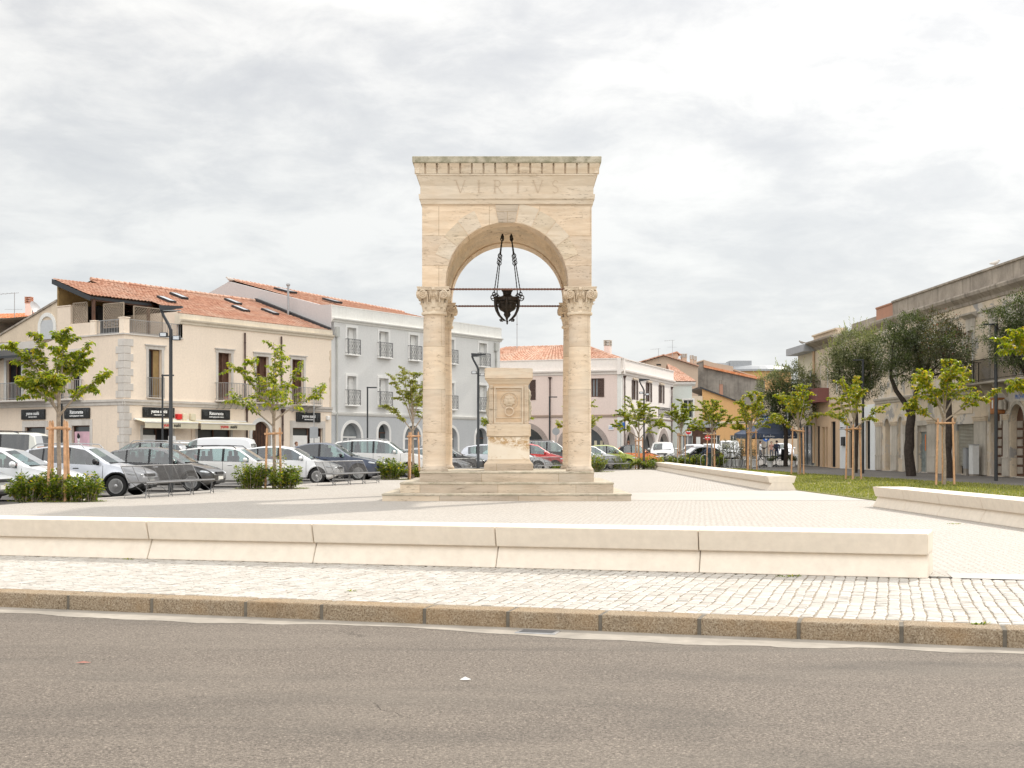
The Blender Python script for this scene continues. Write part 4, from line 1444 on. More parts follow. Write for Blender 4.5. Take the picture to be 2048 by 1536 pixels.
    # ---- joinery; every window is a part, its pane a sub-part
    def window(s, u0, u1, z0, z1, frame='white_frame', pane='pane_grey', leaves=2, rows=3, d=.20, fw=.06, name='window', panel=None, panel_h=.0):
        m = s.mb()
        m.box((u0, d - .03, z0), (u0 + fw, d + .05, z1)); m.box((u1 - fw, d - .03, z0), (u1, d + .05, z1))
        m.box((u0 + fw, d - .03, z1 - fw), (u1 - fw, d + .05, z1)); m.box((u0 + fw, d - .03, z0), (u1 - fw, d + .05, z0 + fw))
        for i in range(1, leaves):
            x = u0 + (u1 - u0) * i / leaves; m.box((x - fw * .6, d - .035, z0 + fw), (x + fw * .6, d + .04, z1 - fw))
        for j in range(1, rows):
            z = z0 + panel_h + (z1 - z0 - panel_h) * j / rows; m.box((u0 + fw, d - .02, z - fw * .28), (u1 - fw, d + .04, z + fw * .28))
        if panel_h: m.box((u0 + fw, d - .015, z0 + fw), (u1 - fw, d + .04, z0 + panel_h))
        w = m.build(name, M[frame], s.par)
        p = s.mb(); p.box((u0 + .01, d + .055, z0 + .01), (u1 - .01, d + .075, z1 - .01)); p.build('pane', M[pane], w)
        return w

    def shutters(s, u0, u1, z0, z1, mat='shutter', open_=True, lw=None, lean=.10):
        lw = lw or (u1 - u0) / 2 * .95
        for sd_ in (0, 1):
            m = s.mb()
            a, b = ((u0 - lw, u0 - .01) if sd_ == 0 else (u1 + .01, u1 + lw))
            y0, y1 = -.05, -.01
            m.box((a, y0, z0), (a + .06, y1, z1)); m.box((b - .06, y0, z0), (b, y1, z1))
            for zz in (z0, (z0 + z1) / 2 - .04, z1 - .08): m.box((a + .06, y0, zz), (b - .06, y1, zz + .08))
            n = 22
            for i in range(n):
                z = z0 + .08 + (z1 - z0 - .16) * i / n
                m.add([(a + .06, y0 + .004, z), (b - .06, y0 + .004, z), (b - .06, y1 - .004, z + (z1 - z0) / n * .9), (a + .06, y1 - .004, z + (z1 - z0) / n * .9)], [(0, 1, 2, 3)])
            m.build('shutter', M[mat], s.par)

    def balcony(s, u0, u1, zf, zt, depth=.5, slab=.10, mat='iron', slabmat='stone_trim', fancy=False, brackets=0, bars=None, plain_bulge=True):
        m = s.mb(); m.cbox((u0, -depth, zf - slab), (u1, .0, zf), .02)
        b = m.build('balcony', M[slabmat], s.par)
        r = s.mb(); t = .028 if not fancy else .024
        y = -depth + .04
        for zz in ((zt, .035), (zf + .10, .022)):
            for (p, q) in (((u0 + .03, 0, zz[0]), (u0 + .03, y, zz[0])), ((u0 + .03, y, zz[0]), (u1 - .03, y, zz[0])), ((u1 - .03, y, zz[0]), (u1 - .03, 0, zz[0]))):
                r.bar(p, q, zz[1])
        nb = bars or max(4, int((u1 - u0) / (.125 if not fancy else .25)))
        xs = [u0 + .04 + (u1 - u0 - .08) * i / nb for i in range(nb + 1)]
        if not fancy:
            for x in xs: r.bar((x, y, zf), (x, y, zt), t * .75)
            ny = max(1, int(depth / .13))
            for x in (u0 + .03, u1 - .03):
                for i in range(1, ny): r.bar((x, y + (depth - .04) * i / ny, zf), (x, y + (depth - .04) * i / ny, zt), t * .75)
        else:
            for x in (xs[0], xs[-1]): r.bar((x, y, zf), (x, y, zt), .035)
            H = zt - zf
            for a, c in zip(xs, xs[1:]):
                w = c - a; cx = (a + c) / 2
                # spindle, two crossing scrolls and a small ring: forged lattice
                r.bar((cx, y, zf + .1), (cx, y, zt), .011)
                pts = [(cx + w * .46 * math.sin(PI * 2 * (i / 16) * 1.0) * (1 if i / 16 < .5 else 1), y - .01, zf + .1 + (H - .1) * i / 16) for i in range(17)]
                r.tube(pts, .0075, 4); r.tube([(2 * cx - p[0], p[1], p[2]) for p in pts], .0075, 4)
                for zz in (zf + .1 + (H - .1) * .5, zf + .1 + (H - .1) * .78, zf + .1 + (H - .1) * .24):
                    r.tube([(cx + .045 * math.cos(2 * PI * i / 8), y - .012, zz + .045 * math.sin(2 * PI * i / 8)) for i in range(9)], .0075, 4, cap=False)
        r.build('railing', M[mat], b, recalc=False)
        for i in range(brackets):
            x = u0 + .15 + (u1 - u0 - .3) * i / max(1, brackets - 1)
            q = s.mb(); q.tube([(x, 0, zf - slab - .38), (x, -.10, zf - slab - .36), (x, -.20, zf - slab - .22), (x, -.30, zf - slab - .06), (x, -depth + .05, zf - slab - .02)], .022, 6)
            q.tube([(x, -.02, zf - slab - .05), (x, -.10, zf - slab - .13), (x, -.05, zf - slab - .20)], .015, 5)
            q.build('bracket', M[mat], b)
        return b

    def pipe(s, u, z0, z1, mat='pipe', funnel=True, r=.055, out=.09):
        m = s.mb(); m.tube([(u, -out, z0), (u, -out, z1)], r, 10)
        if funnel: m.tube([(u, -out, z1), (u, -out, z1 + .14), (u, -out, z1 + .30), (u, -out, z1 + .34)], [r, r * 1.4, r * 3.2, r * 3.4], 4)
        for z in (z0 + .8, (z0 + z1) / 2, z1 - .6): m.tube([(u, -out, z - .02), (u, -out, z + .02)], r * 1.3, 10)
        return m.build('downpipe', M[mat], s.par, smooth=40)

    def text(s, name, body, size, u, z, d, mat, parent=None, shear=0, bold=0.0):
        if s.swap:   # this face is seen with u running right to left
            Mx = s.M @ Matrix.Translation((u, d, z)) @ Matrix(((-1, 0, 0, 0), (0, 0, -1, 0), (0, 1, 0, 0), (0, 0, 0, 1)))
        else:
            Mx = Matrix.Translation((u, d, z)) @ Matrix(((1, 0, 0, 0), (0, 0, -1, 0), (0, 1, 0, 0), (0, 0, 0, 1)))
        return text_mb(body, size, Mx, shear, bold).build(name, mat, parent or s.par, recalc=False)


def tile_roof(name, parent, p0, p1, p2, p3, mat, pitch=.24, course=.36, amp=.045):
    """p0-p1 eave, p3-p2 ridge (local coordinates); channels run down the slope"""
    p0, p1, p2, p3 = map(Vector, (p0, p1, p2, p3))
    W = max((p1 - p0).length, (p2 - p3).length); L = max((p3 - p0).length, (p2 - p1).length)
    nt = max(2, int(W / pitch)); S_ = 5; nu = nt * S_; nr = max(2, int(L / course))
    nrm = (p1 - p0).cross(p3 - p0).normalized()
    if nrm.z < 0: nrm = -nrm
    random.seed(len(name) + int(W * 10))
    vs_ = []; fs = []
    W0 = (p1 - p0).length; W3 = (p2 - p3).length
    for r in range(nr):
        jit = [random.uniform(-.008, .008) for _ in range(nt + 1)]
        for (v, lift) in ((r / nr, .035), ((r + 1.08) / nr if r < nr - 1 else 1.0, 0.0)):
            v = min(v, 1)
            for i in range(nu + 1):
                u = i / nu
                a = p0.lerp(p1, u).lerp(p3.lerp(p2, u), v)
                h = amp * (0.5 - .5 * math.cos(2 * PI * (i % S_) / S_)) if True else 0
                vs_.append(a + nrm * (h + lift + jit[min(nt, i // S_)]))
    K = nu + 1
    for r in range(nr):
        b = 2 * r * K
        for i in range(nu): fs.append((b + i, b + i + 1, b + K + i + 1, b + K + i))
    # vertical butts of each course
    for r in range(nr):
        b = 2 * r * K
        base = len(vs_)
        for i in range(K): vs_.append(vs_[b + i] - nrm * .04)
        for i in range(nu): fs.append((base + i, base + i + 1, b + i + 1, b + i))
    m = MB(); m.add(vs_, fs)
    o = m.build(name, mat, parent, recalc=False)
    return o


def ridge_tiles(parent, a, b, mat, step=.40):
    a = Vector(a); b = Vector(b); n = max(2, int((b - a).length / step)); m = MB()
    for i in range(n):
        p = a.lerp(b, i / n); q = a.lerp(b, (i + 1.04) / n)
        m.tube([p + Vector((0, 0, .02)), q], [.115, .095], 8)
    return m.build('ridge', mat, parent, recalc=False)


def skylight(parent, p, ux, uy, nrm, w=.9, h=1.1):
    Mx = Matrix((( *ux, 0), (*uy, 0), (*nrm, 0), (0, 0, 0, 1))).transposed(); Mx = Matrix.Translation(p) @ Mx
    m = MB(Mx); t = .05
    m.box((-w / 2, -h / 2, .0), (-w / 2 + t, h / 2, .14)); m.box((w / 2 - t, -h / 2, .0), (w / 2, h / 2, .14)); m.box((-w / 2 + t, -h / 2, 0), (w / 2 - t, -h / 2 + t, .14)); m.box((-w / 2 + t, h / 2 - t, 0), (w / 2 - t, h / 2, .14))
    s_ = m.build('skylight', M['pole'], parent)
    g = MB(Mx); g.box((-w / 2 + t, -h / 2 + t, .05), (w / 2 - t, h / 2 - t, .135)); g.build('pane', M['lamp_clear'], s_)  # pale pane colour stands in for the reflected sky
    return s_


def chimney(parent, x, y, z0, z1, w, mat, capmat, name='chimney'):
    m = MB(); m.cbox((x - w / 2, y - w / 2, z0), (x + w / 2, y + w / 2, z1), .015); c = m.build(name, mat, parent)
    k = MB()
    for i in range(4): k.box((x - w * .58, y - w * .58, z1 + .02 + i * .13), (x + w * .58, y + w * .58, z1 + .075 + i * .13))
    for (i, j) in ((-1, -1), (1, -1), (1, 1), (-1, 1)): k.box((x + i * w * .42 - .05, y + j * w * .42 - .05, z1), (x + i * w * .42 + .05, y + j * w * .42 + .05, z1 + .46))
    k.build('chimney_cap', capmat, c)
    return c


def shell(parent, x0, x1, y0, y1, z0, z1, mat, name='rear_wall', flat=True, near=True):
    """the sides of a house one does not see from the square, and a floor slab under the roof"""
    m = MB()
    m.add([(x1, y0, z0), (x1, y1, z0), (x1, y1, z1), (x1, y0, z1)], [(0, 1, 2, 3)])
    m.add([(x0, y1, z0), (x1, y1, z0), (x1, y1, z1), (x0, y1, z1)], [(0, 1, 2, 3)])
    if near: m.add([(x0, y0, z0), (x0, y1, z0), (x0, y1, z1), (x0, y0, z1)], [(0, 1, 2, 3)])
    if flat: m.add([(x0, y0, z1), (x1, y0, z1), (x1, y1, z1), (x0, y1, z1)], [(0, 1, 2, 3)])
    return m.build(name, mat, parent, recalc=False)


# ------------------------------------------------------------------ peach corner house with the restaurant
RZ = math.atan2(1, .664)
P0 = (-20.9, 70.0)
bh = thing('corner_house', 'peach corner house with terracotta roof, roof terrace and black restaurant signs', 'building', (P0[0], P0[1], 0), RZ)
A = Fac(bh, P0, RZ); B = Fac(bh, P0, RZ, True)
LA = 16.7
ZB = -.1; ZST = 3.72
uA = A.u; zA = A.z
ops = []
g1 = (uA(285), uA(344), ZB, zA(300, 856)); g2 = (uA(395), uA(461), ZB, zA(430, 858)); g3 = (uA(504), uA(541), ZB, zA(522, 843), True); g4 = (uA(585), uA(645), ZB, zA(610, 856))
w1 = (uA(297), uA(323), zA(310, 795.5), zA(310, 699)); w2 = (uA(436), uA(462), zA(450, 801), zA(450, 706)); w3 = (uA(512), uA(537), zA(525, 805), zA(525, 713)); w4 = (uA(584), uA(607), zA(595, 809), zA(595, 719))
ZT = 7.55; ZCOR = 8.45; UT = 4.13
A.wall('wall', 0, LA, ZB, ZT, [g1, g2, g3, g4, w1, w2, w3, w4], M['beige'])
A.wall('upper_wall', UT, LA, ZT, ZCOR + .05, [], M['beige'])
A.course('string_course', -.12, LA, [(0, 3.70), (-.06, 3.72), (-.07, 3.84), (-.14, 3.90), (-.15, 4.02), (0, 4.03)], M['stone_trim'])
A.course('cornice', UT - .25, LA + .1, [(0, 8.38), (-.08, 8.40), (-.10, 8.50), (-.20, 8.58), (-.22, 8.66), (-.03, 8.68), (-.03, 8.98), (.10, 9.00), (.35, 8.9), (.35, 8.38)], M['cream_pl'])
# terrace rim and posts
A.course('terrace_rim', -.08, UT, [(-.08, 7.52), (-.08, 7.60), (.30, 7.60), (.30, 7.52)], M['stone_trim'])
B.course('terrace_rim', .3, 4.5, [(-.08, 7.52), (-.08, 7.60), (.30, 7.60), (.30, 7.52)], M['stone_trim'])
m = MB(); m.box((-.02, -.02, 7.60), (.36, .36, 8.40)); m.cbox((-.06, -.06, 8.40), (.40, .40, 8.46), .015); m.build('terrace_post', M['beige'], bh)
m = MB(); m.box((-.02, 2.35, 7.60), (.32, 2.75, 8.34)); m.cbox((-.05, 2.32, 8.34), (.35, 2.78, 8.40), .015); m.build('terrace_post', M['beige'], bh)
m = MB(); m.box((0.003, 2.76, 7.60), (.3, 4.45, 8.3)); m.box((0.0, 4.45, 7.60), (1.1, 5.6, 9.30)); m.cbox((-.04, 4.42, 9.30), (1.14, 5.6, 9.36), .015); m.build('terrace_wall', M['beige2'], bh)
B.wall('side_wall', 0, 22, ZB, 7.55, [(B.u(180) , B.u(144), ZB, B.z(160, 851)), (B.u(91), B.u(50), ZB, B.z(70, 854)), (B.u(160), B.u(142), 4.15, 6.75), (B.u(43), B.u(13), 4.15, B.z(30, 720))], M['beige2'])
B.course('string_course', -.12, 22, [(0, 3.70), (-.06, 3.72), (-.07, 3.84), (-.14, 3.90), (-.15, 4.02), (0, 4.03)], M['stone_trim'])
m = B.mb(); m.prism([(5.6, 7.55), (22, 7.55), (22, 4.2), (10.8, 7.95), (5.6, 9.62)], 0.0, .3, 'xz')
m.build('gable_wall', M['sand_pl'], bh)
m = B.mb(); m.prism([(5.6, 9.62), (10.8, 7.95), (14, 7.1), (14, 7.2), (10.8, 8.05), (5.6, 9.74)], -.08, .4, 'xz'); m.build('gable_coping', M['old_dark'], bh)
wa = (B.u(108), B.u(82), B.z(95, 660), B.z(95, 634), True)
m = B.mb()
B.arch_surround(wa[0], wa[1], 7.55, B.z(95, 633), .22, M['white_trim'], .06)
m = B.mb(); m.box((wa[0], -.02, 7.55), (wa[1], .02, B.z(95, 640))); m.build('window', M['grey_pl2'], bh)
# interior of the covered terrace
m = MB(); m.box((UT - .12, .3, 7.6), (UT, 5.6, 9.1)); m.build('terrace_side', M['beige2'], bh)
m = MB(); m.box((1.1, 5.5, 7.6), (UT, 5.62, 10.6)); m.box((0, 5.5, 9.36), (1.1, 5.62, 10.6)); m.build('terrace_back', M['limewood'], bh)
m = MB(); m.box((2.0, 4.6, 7.6), (3.6, 5.48, 9.5)); m.build('terrace_door', M['black'], bh)
m = MB(); m.box((.05, .05, 7.50), (UT, 5.6, 7.56)); m.build('terrace_floor', M['stone_trim'], bh)
m = MB(); m.bar((.1, 2.62, 8.40), (.1, 2.62, 9.62), .14); m.bar((UT - .2, 2.62, 7.6), (UT - .2, 2.62, 9.62), .14); m.bar((-.1, 2.66, 9.60), (UT + .1, 2.66, 9.60), .14, .2); m.build('terrace_beam', M['brown_wood'], bh)


def rail(F, u0, u1, z0, z1, d, mat, par, n=None):
    r = F.mb(); r.bar((u0, d, z1), (u1, d, z1), .035); r.bar((u0, d, z0 + .06), (u1, d, z0 + .06), .025)
    n = n or int((u1 - u0) / .13)
    for i in range(n + 1):
        x = u0 + (u1 - u0) * i / n; r.bar((x, d, z0), (x, d, z1), .022)
    return r.build('railing', M[mat], par, recalc=False)


rail(A, .38, UT - .05, 7.60, 8.36, .12, 'steel', bh); rail(B, .38, 2.33, 7.60, 8.36, .12, 'steel', bh)


def lattice(F, u0, u1, z0, z1, d, par):
    m = F.mb(); w = .035
    for (p, q) in (((u0, d, z0), (u0, d, z1)), ((u1, d, z0), (u1, d, z1)), ((u0, d, z0), (u1, d, z0)), ((u0, d, z1), (u1, d, z1))): m.bar(p, q, .05)
    st = .17; W = u1 - u0; H = z1 - z0
    k = -H
    while k < W:
        for s in (1, -1):
            a = max(0, k); b = min(W, k + H)
            if b > a:
                za, zb = z0 + (a - k), z0 + (b - k)
                if s < 0: za, zb = z0 + z1 - za, z0 + z1 - zb
                m.bar((u0 + a, d + s * .012, za), (u0 + b, d + s * .012, zb), .012, w, up=(0, 1, 0) if not F.swap else (1, 0, 0))
        k += st
    return m.build('lattice_panel', M['lattice'], par, recalc=False)


lattice(A, uA(278), uA(335), 7.65, 9.15, .42, bh)
lattice(B, .55, 2.2, 8.0, 9.3, .45, bh)
lattice(B, 3.15, 4.35, 7.9, 9.45, .10, bh)
# roof: main pitch, its lower extension over the terrace, the far pitch
m = MB(); m.box((-.2, 2.55, 9.56), (UT, 2.75, 9.72)); m.prism([(2.5, 9.72), (5.75, 10.88), (5.75, 10.60), (2.5, 9.46)], -.26, -.20, 'yz'); m.build('fascia', M['pole'], bh)
tile_roof('roof', bh, (UT - .1, .0, 8.97), (LA, .0, 8.97), (LA, 6.5, 11.2), (UT - .1, 6.5, 11.2), M['tiles'])
tile_roof('terrace_roof', bh, (-.22, 2.5, 9.76), (UT + .1, 2.5, 9.79), (UT + .1, 5.75, 10.93), (-.22, 5.75, 10.90), M['tiles'])
m = MB(); m.add([(-.2, 2.52, 9.72), (UT, 2.52, 9.72), (UT, 5.7, 10.86), (-.2, 5.7, 10.86)], [(0, 1, 2, 3)]); m.build('terrace_ceiling', M['brown_wood'], bh, recalc=False)
tile_roof('roof', bh, (LA, 13, 9.0), (3.0, 13, 9.0), (3.0, 6.5, 11.2), (LA, 6.5, 11.2), M['tiles'])
tile_roof('roof', bh, (3.0, 5.7, 10.9), (UT, 5.7, 10.9), (UT, 6.5, 11.2), (3.0, 6.5, 11.2), M['tiles'])
ridge_tiles(bh, (3.0, 6.5, 11.27), (LA, 6.5, 11.27), M['tiles_old'])
shell(bh, 0, LA, 5.62, 13, ZB, 8.95, M['beige2'], flat=True, near=False)
m = MB(); m.prism([(5.62, 8.9), (13, 8.9), (6.5, 11.1)], 3.0, 3.02, 'yz'); m.build('gable_wall', M['sand_pl'], bh)
sn = Vector((0, -2.23, 6.5)).normalized(); sy = Vector((0, 6.5, 2.23)).normalized()
for (x, y) in ((8.0, 4.6), (5.6, 3.0), (11.6, 3.0), (14.4, 3.2), (12.9, 5.0)):
    skylight(bh, Vector((x, y, 8.97 + y * .343 + .05)), Vector((1, 0, 0)), sy, sn, .55, 1.15)
# windows, doors, pipes
for w, bx in ((w1, None), (w2, 1), (w3, 1), (w4, 1)):
    A.window(*w[:4], frame='brown_wood', pane='dark_glass' if w is w1 else 'brown_wood', leaves=2, rows=1, d=.22, fw=.07)
    A.surround(w[0], w[1], w[2], w[3], .17, M['stone_trim'], .035, ears=.05, head=.20)
# the half closed timber leaf of the left window
A.boxp('shutter', ((w1[0] + w1[1]) / 2, .16, w1[2]), (w1[1] - .06, .21, w1[3] - .05), M['limewood'])
A.balcony(w1[0] - .12, w1[1] + .12, w1[2], zA(310, 756), .18, mat='steel', slab=.05)
A.balcony(uA(429), uA(487), w2[2], zA(450, 767), .75, mat='steel', brackets=5)
A.balcony(uA(510), uA(557), w3[2], zA(530, 771), .75, mat='steel', brackets=4)
A.balcony(uA(580), uA(628), w4[2], zA(600, 776), .75, mat='steel', brackets=4)
A.pipe(uA(488), 4.05, 8.25, funnel=False); A.pipe(uA(561), 4.05, 8.25, funnel=False)
A.pipe(uA(492), .3, 3.5); A.pipe(uA(563.5), .3, 3.45)
A.window(g1[0], (g1[0] + g1[1]) * .5, ZB + .1, g1[3], frame='brown_wood', pane='dark_glass', leaves=1, rows=2, d=.12); A.window((g1[0] + g1[1]) * .5, g1[1], ZB, g1[3], frame='brown_wood', pane='black', leaves=1, rows=1, d=.2, name='door')
A.surround(*g1[:4], .16, M['stone_trim'], .03)
A.boxp('window_film', (g1[0] + .07, .09, ZB + .2), ((g1[0] + g1[1]) * .5 - .07, .12, zA(300, 870)), M['white_paint'])
A.window(*g2[:4], frame='brown_wood', pane='dark_glass', leaves=2, rows=1, d=.12); A.surround(*g2[:4], .16, M['stone_trim'], .03)
A.window(g4[0], g4[0] + (g4[1] - g4[0]) * .55, ZB + .1, g4[3], frame='brown_wood', pane='dark_glass', leaves=1, rows=1, d=.12); A.window(g4[0] + (g4[1] - g4[0]) * .55, g4[1], ZB, g4[3], frame='brown_wood', pane='black', leaves=1, rows=1, d=.18, name='door')
A.surround(*g4[:4], .24, M['stone_trim'], .03, head=.45)
A.boxp('window_film', (g4[0] + .07, .09, ZB + .2), (g4[0] + (g4[1] - g4[0]) * .52, .12, zA(610, 871)), M['white_paint'])
A.boxp('window_film', (g4[0] + (g4[1] - g4[0]) * .63, .14, ZB + .2), (g4[1] - .1, .17, zA(610, 873)), M['white_paint'])
# arched timber gate
m = A.mb(); r_ = (g3[1] - g3[0]) / 2; cx_ = (g3[0] + g3[1]) / 2
m.prism([(g3[0], ZB)] + [(cx_ - r_ * math.cos(PI * i / 16), g3[3] - r_ + r_ * math.sin(PI * i / 16)) for i in range(17)] + [(g3[1], ZB)], .20, .26, 'xz')
gt = m.build('gate', M['brown_wood'], bh)
m = A.mb()
for i in range(1, 12):
    x = g3[0] + (g3[1] - g3[0]) * i / 12; m.box((x - .012, .18, ZB), (x + .012, .2, g3[3] - r_ + math.sqrt(max(0, r_ ** 2 - (x - cx_) ** 2)) - .02))
m.build('board_joint', M['black'], gt)
A.arch_surround(g3[0], g3[1], ZB, g3[3], .24, M['white_trim'], .03)
# quoins on the corner
m = MB()
for i in range(9):
    z = 4.1 + i * .40
    if z > 7.0: break
    L_ = .62 if i % 2 else .44
    m.cbox((-.045, -.045, z), (L_, -.001, z + .385), .012); m.cbox((-.045, -.001, z), (-.001, 1.06 - L_, z + .385), .012)
m.build('quoin_stones', M['stone_trim'], bh); m = MB()
for i in range(9):
    z = .1 + i * .40
    L_ = .50 if i % 2 else .36
    m.cbox((-.035, -.035, z), (L_, -.001, z + .385), .012); m.cbox((-.035, -.001, z), (-.001, .86 - L_, z + .385), .012)
m.build('quoin_stones', M['stone_trim'], bh)
# awnings
def awning(F, u0, u1, zt, zv, out_, par):
    m = F.mb()
    m.add([(u0, -.03, zt), (u1, -.03, zt), (u1, -out_, zt - .16), (u0, -out_, zt - .16), (u0, -out_, zv), (u1, -out_, zv),
           (u0, -.03, zt - .03), (u1, -.03, zt - .03), (u1, -out_ + .02, zt - .19), (u0, -out_ + .02, zt - .19), (u0, -out_ + .02, zv), (u1, -out_ + .02, zv)],
          [(0, 1, 2, 3), (3, 2, 5, 4), (6, 9, 8, 7), (9, 10, 11, 8), (0, 3, 9, 6), (1, 7, 8, 2), (3, 4, 10, 9), (2, 8, 11, 5), (4, 5, 11, 10), (0, 6, 7, 1)])
    a = m.build('awning', M['awning'], par)
    b = F.mb(); b.bar((u0 - .05, -.06, zt), (u1 + .05, -.06, zt), .1); b.bar((u0, -out_ - .01, zt - .16), (u1, -out_ - .01, zt - .16), .06); b.build('awning_rail', M['white_paint'], a)
    uc = (u0 + u1) / 2; H = zt - .16 - zv
    F.text('lettering', 'yume', H * .78, uc - H * .95, zv + H * .28, -out_ - .012, M['red'], a, bold=.006)
    F.text('lettering', 'sushi', H * .74, uc + H * 1.05, zv + H * .28, -out_ - .012, M['sign_black'], a, bold=.006)
    return a


awning(A, uA(268), uA(374), zA(320, 839), zA(320, 857), .9, bh)
awning(A, uA(380), uA(489), zA(430, 842), zA(430, 860), .9, bh)
A.pipe(uA(383), .3, 3.0, mat='beige', funnel=False, r=.035)


def sign(F, u0, u1, z0, z1, top, sub, label, par):
    if F.swap: u0, u1 = min(u0, u1), max(u0, u1)
    m = F.mb(); m.cbox((u0, -.10, z0), (u1, -.03, z1), .01)
    sg = m.build('sign_board', M['sign_black'], par)
    h = z1 - z0; uc = (u0 + u1) / 2
    F.text('lettering', top, h * .46, uc, z0 + h * .46, -.106, M['sign_white'], sg, bold=.008)
    F.text('lettering', sub, h * .20, uc, z0 + h * .20, -.106, M['sign_white'], sg, bold=.003)
    # strings of small lights hanging over the board
    q = F.mb(); random.seed(int(u0 * 100))
    n = int((u1 - u0) / .07)
    for i in range(n + 1):
        x = u0 + .03 + (u1 - u0 - .06) * i / n
        if abs(x - uc) < (u1 - u0) * .30 and random.random() < .75: L_ = random.uniform(.03, .1)
        else: L_ = random.uniform(.15, .85) * h
        z = z1
        while z > z1 - L_:
            q.box((x - .007, -.112, z - .03), (x + .007, -.104, z - .005)); z -= .055
    q.build('light_string', M['pane_grey'], sg)
    return sg


sign(A, uA(284), uA(347), zA(315, 835), zA(315, 815), 'yume sushi', 'ristorante fusion', '', bh)
sign(A, uA(402), uA(458), zA(430, 839), zA(430, 819.5), 'Ristorante', 'cucina giapponese cinese', '', bh)
sign(A, uA(591), uA(639), zA(615, 844), zA(615, 825), 'yume sushi', 'ristorante fusion', '', bh)
sign(B, B.u(92), B.u(45), B.z(70, 839), B.z(70, 819), 'yume sushi', 'ristorante fusion', '', bh)
sign(B, B.u(181), B.u(131), B.z(155, 837), B.z(155, 816), 'Ristorante', 'cucina giapponese cinese', '', bh)
m = A.mb(); m.cbox((uA(350), -.22, zA(355, 839)), (uA(359), -.0, zA(355, 828)), .02); m.build('alarm_box', M['red'], bh)
for a_, b_ in ((362, 370), (378, 388)):
    m = A.mb(); m.cbox((uA(a_), -.18, zA(a_, 841)), (uA(b_), -.0, zA(a_, 827)), .04); m.build('junction_box', M['awning'], bh)
m = A.mb(); m.cbox((uA(651), -.18, zA(655, 840)), (uA(656), -.0, zA(655, 832)), .03); m.build('junction_box', M['white_paint'], bh)
A.boxp('notice_board', (uA(319), -.75, .5), (uA(333), -.70, zA(325, 872)), M['white_paint'])
# side facade: restaurant windows with the pink poster, lintels, balcony window, canopy
for (pa, pb, top) in ((180, 144, 851), (91, 50, 854)):
    u0, u1 = B.u(pa), B.u(pb); z1 = B.z((pa + pb) / 2, top)
    B.window(u0, u1, ZB, z1, frame='brown_wood', pane='dark_glass', leaves=1, rows=1, d=.15)
    B.surround(u0, u1, ZB, z1, .22, M['stone_trim'], .03, head=.34)
u0, u1 = B.u(179), B.u(145)
zp = B.z(160, 863)
pp = B.boxp('poster', (u0 + .05, .10, 0), (u1 - .05, .13, zp), m_plain('pink_poster_print', (.66, .42, .48), .6, var=.3, scale=1.5))
m = B.mb(); uc = u0 + (u1 - u0) * .72
def ell(mb_, cx_, cz_, rx, rz_, d0, d1, n=18): mb_.prism([(cx_ + rx * math.cos(2 * PI * i / n), cz_ + rz_ * math.sin(2 * PI * i / n)) for i in range(n)], d0, d1, 'xz')
ell(m, uc, zp - .42, .11, .16, .090, .099); m.prism([(uc - .09, zp - .5), (uc + .09, zp - .5), (uc + .03, zp - .78), (uc - .03, zp - .78)], .090, .0985, 'xz'); m.build('figure_print', M['white_paint'], pp)
m = B.mb(); ell(m, uc, zp - .27, .13, .12, .080, .088); ell(m, uc + .03, zp - .16, .07, .07, .081, .0885); m.build('hair_print', M['black'], pp)
m = B.mb(); m.prism([(uc - .22, zp - 1.0), (uc + .22, zp - 1.0), (uc + .13, zp - .66), (uc, zp - .82), (uc - .13, zp - .66)], .082, .0895, 'xz'); m.build('robe_print', m_plain('rose_print', (.70, .16, .24), .6), pp)
B.window(B.u(160), B.u(142), 4.15, 6.75, frame='brown_wood', pane='black', leaves=1, rows=1, d=.2); B.surround(B.u(160), B.u(142), 4.15, 6.75, .16, M['stone_trim'], .03)
B.balcony(B.u(167), B.u(125), 4.12, 5.15, .55, mat='steel')
B.window(B.u(43), B.u(13), 4.15, B.z(30, 720), frame='brown_wood', pane='black', leaves=2, rows=1, d=.2); B.surround(B.u(43), B.u(13), 4.15, B.z(30, 720), .2, M['white_trim'], .03)
B.balcony(B.u(97), B.u(-60), 4.12, 5.10, .8, mat='steel')
B.course('canopy', B.u(76), 22, [(0, 7.1), (-1.3, 6.62), (-1.3, 6.48), (0, 6.86)], M['pole'])
B.course('canopy_parapet', B.u(76), 22, [(-.05, 7.0), (-.05, 7.5), (.2, 7.5), (.2, 7.0)], M['stone_trim'])
B.pipe(B.u(126), .3, 6.4, mat='pole', funnel=False)
# peeled corner by the neighbour
m = A.mb()
random.seed(8)
pl = [(LA - .02, 3.95)]
for i in range(15): pl.append((LA - .10 - .28 * max(0, noise.noise(Vector((i * .53, 2, 1))) + .25), 4.0 + i * .26))
pl.append((LA - .02, 7.7))
m.prism(pl, -.012, .0, 'xz'); m.build('bare_stone_patch', M['sand_pl'], bh)
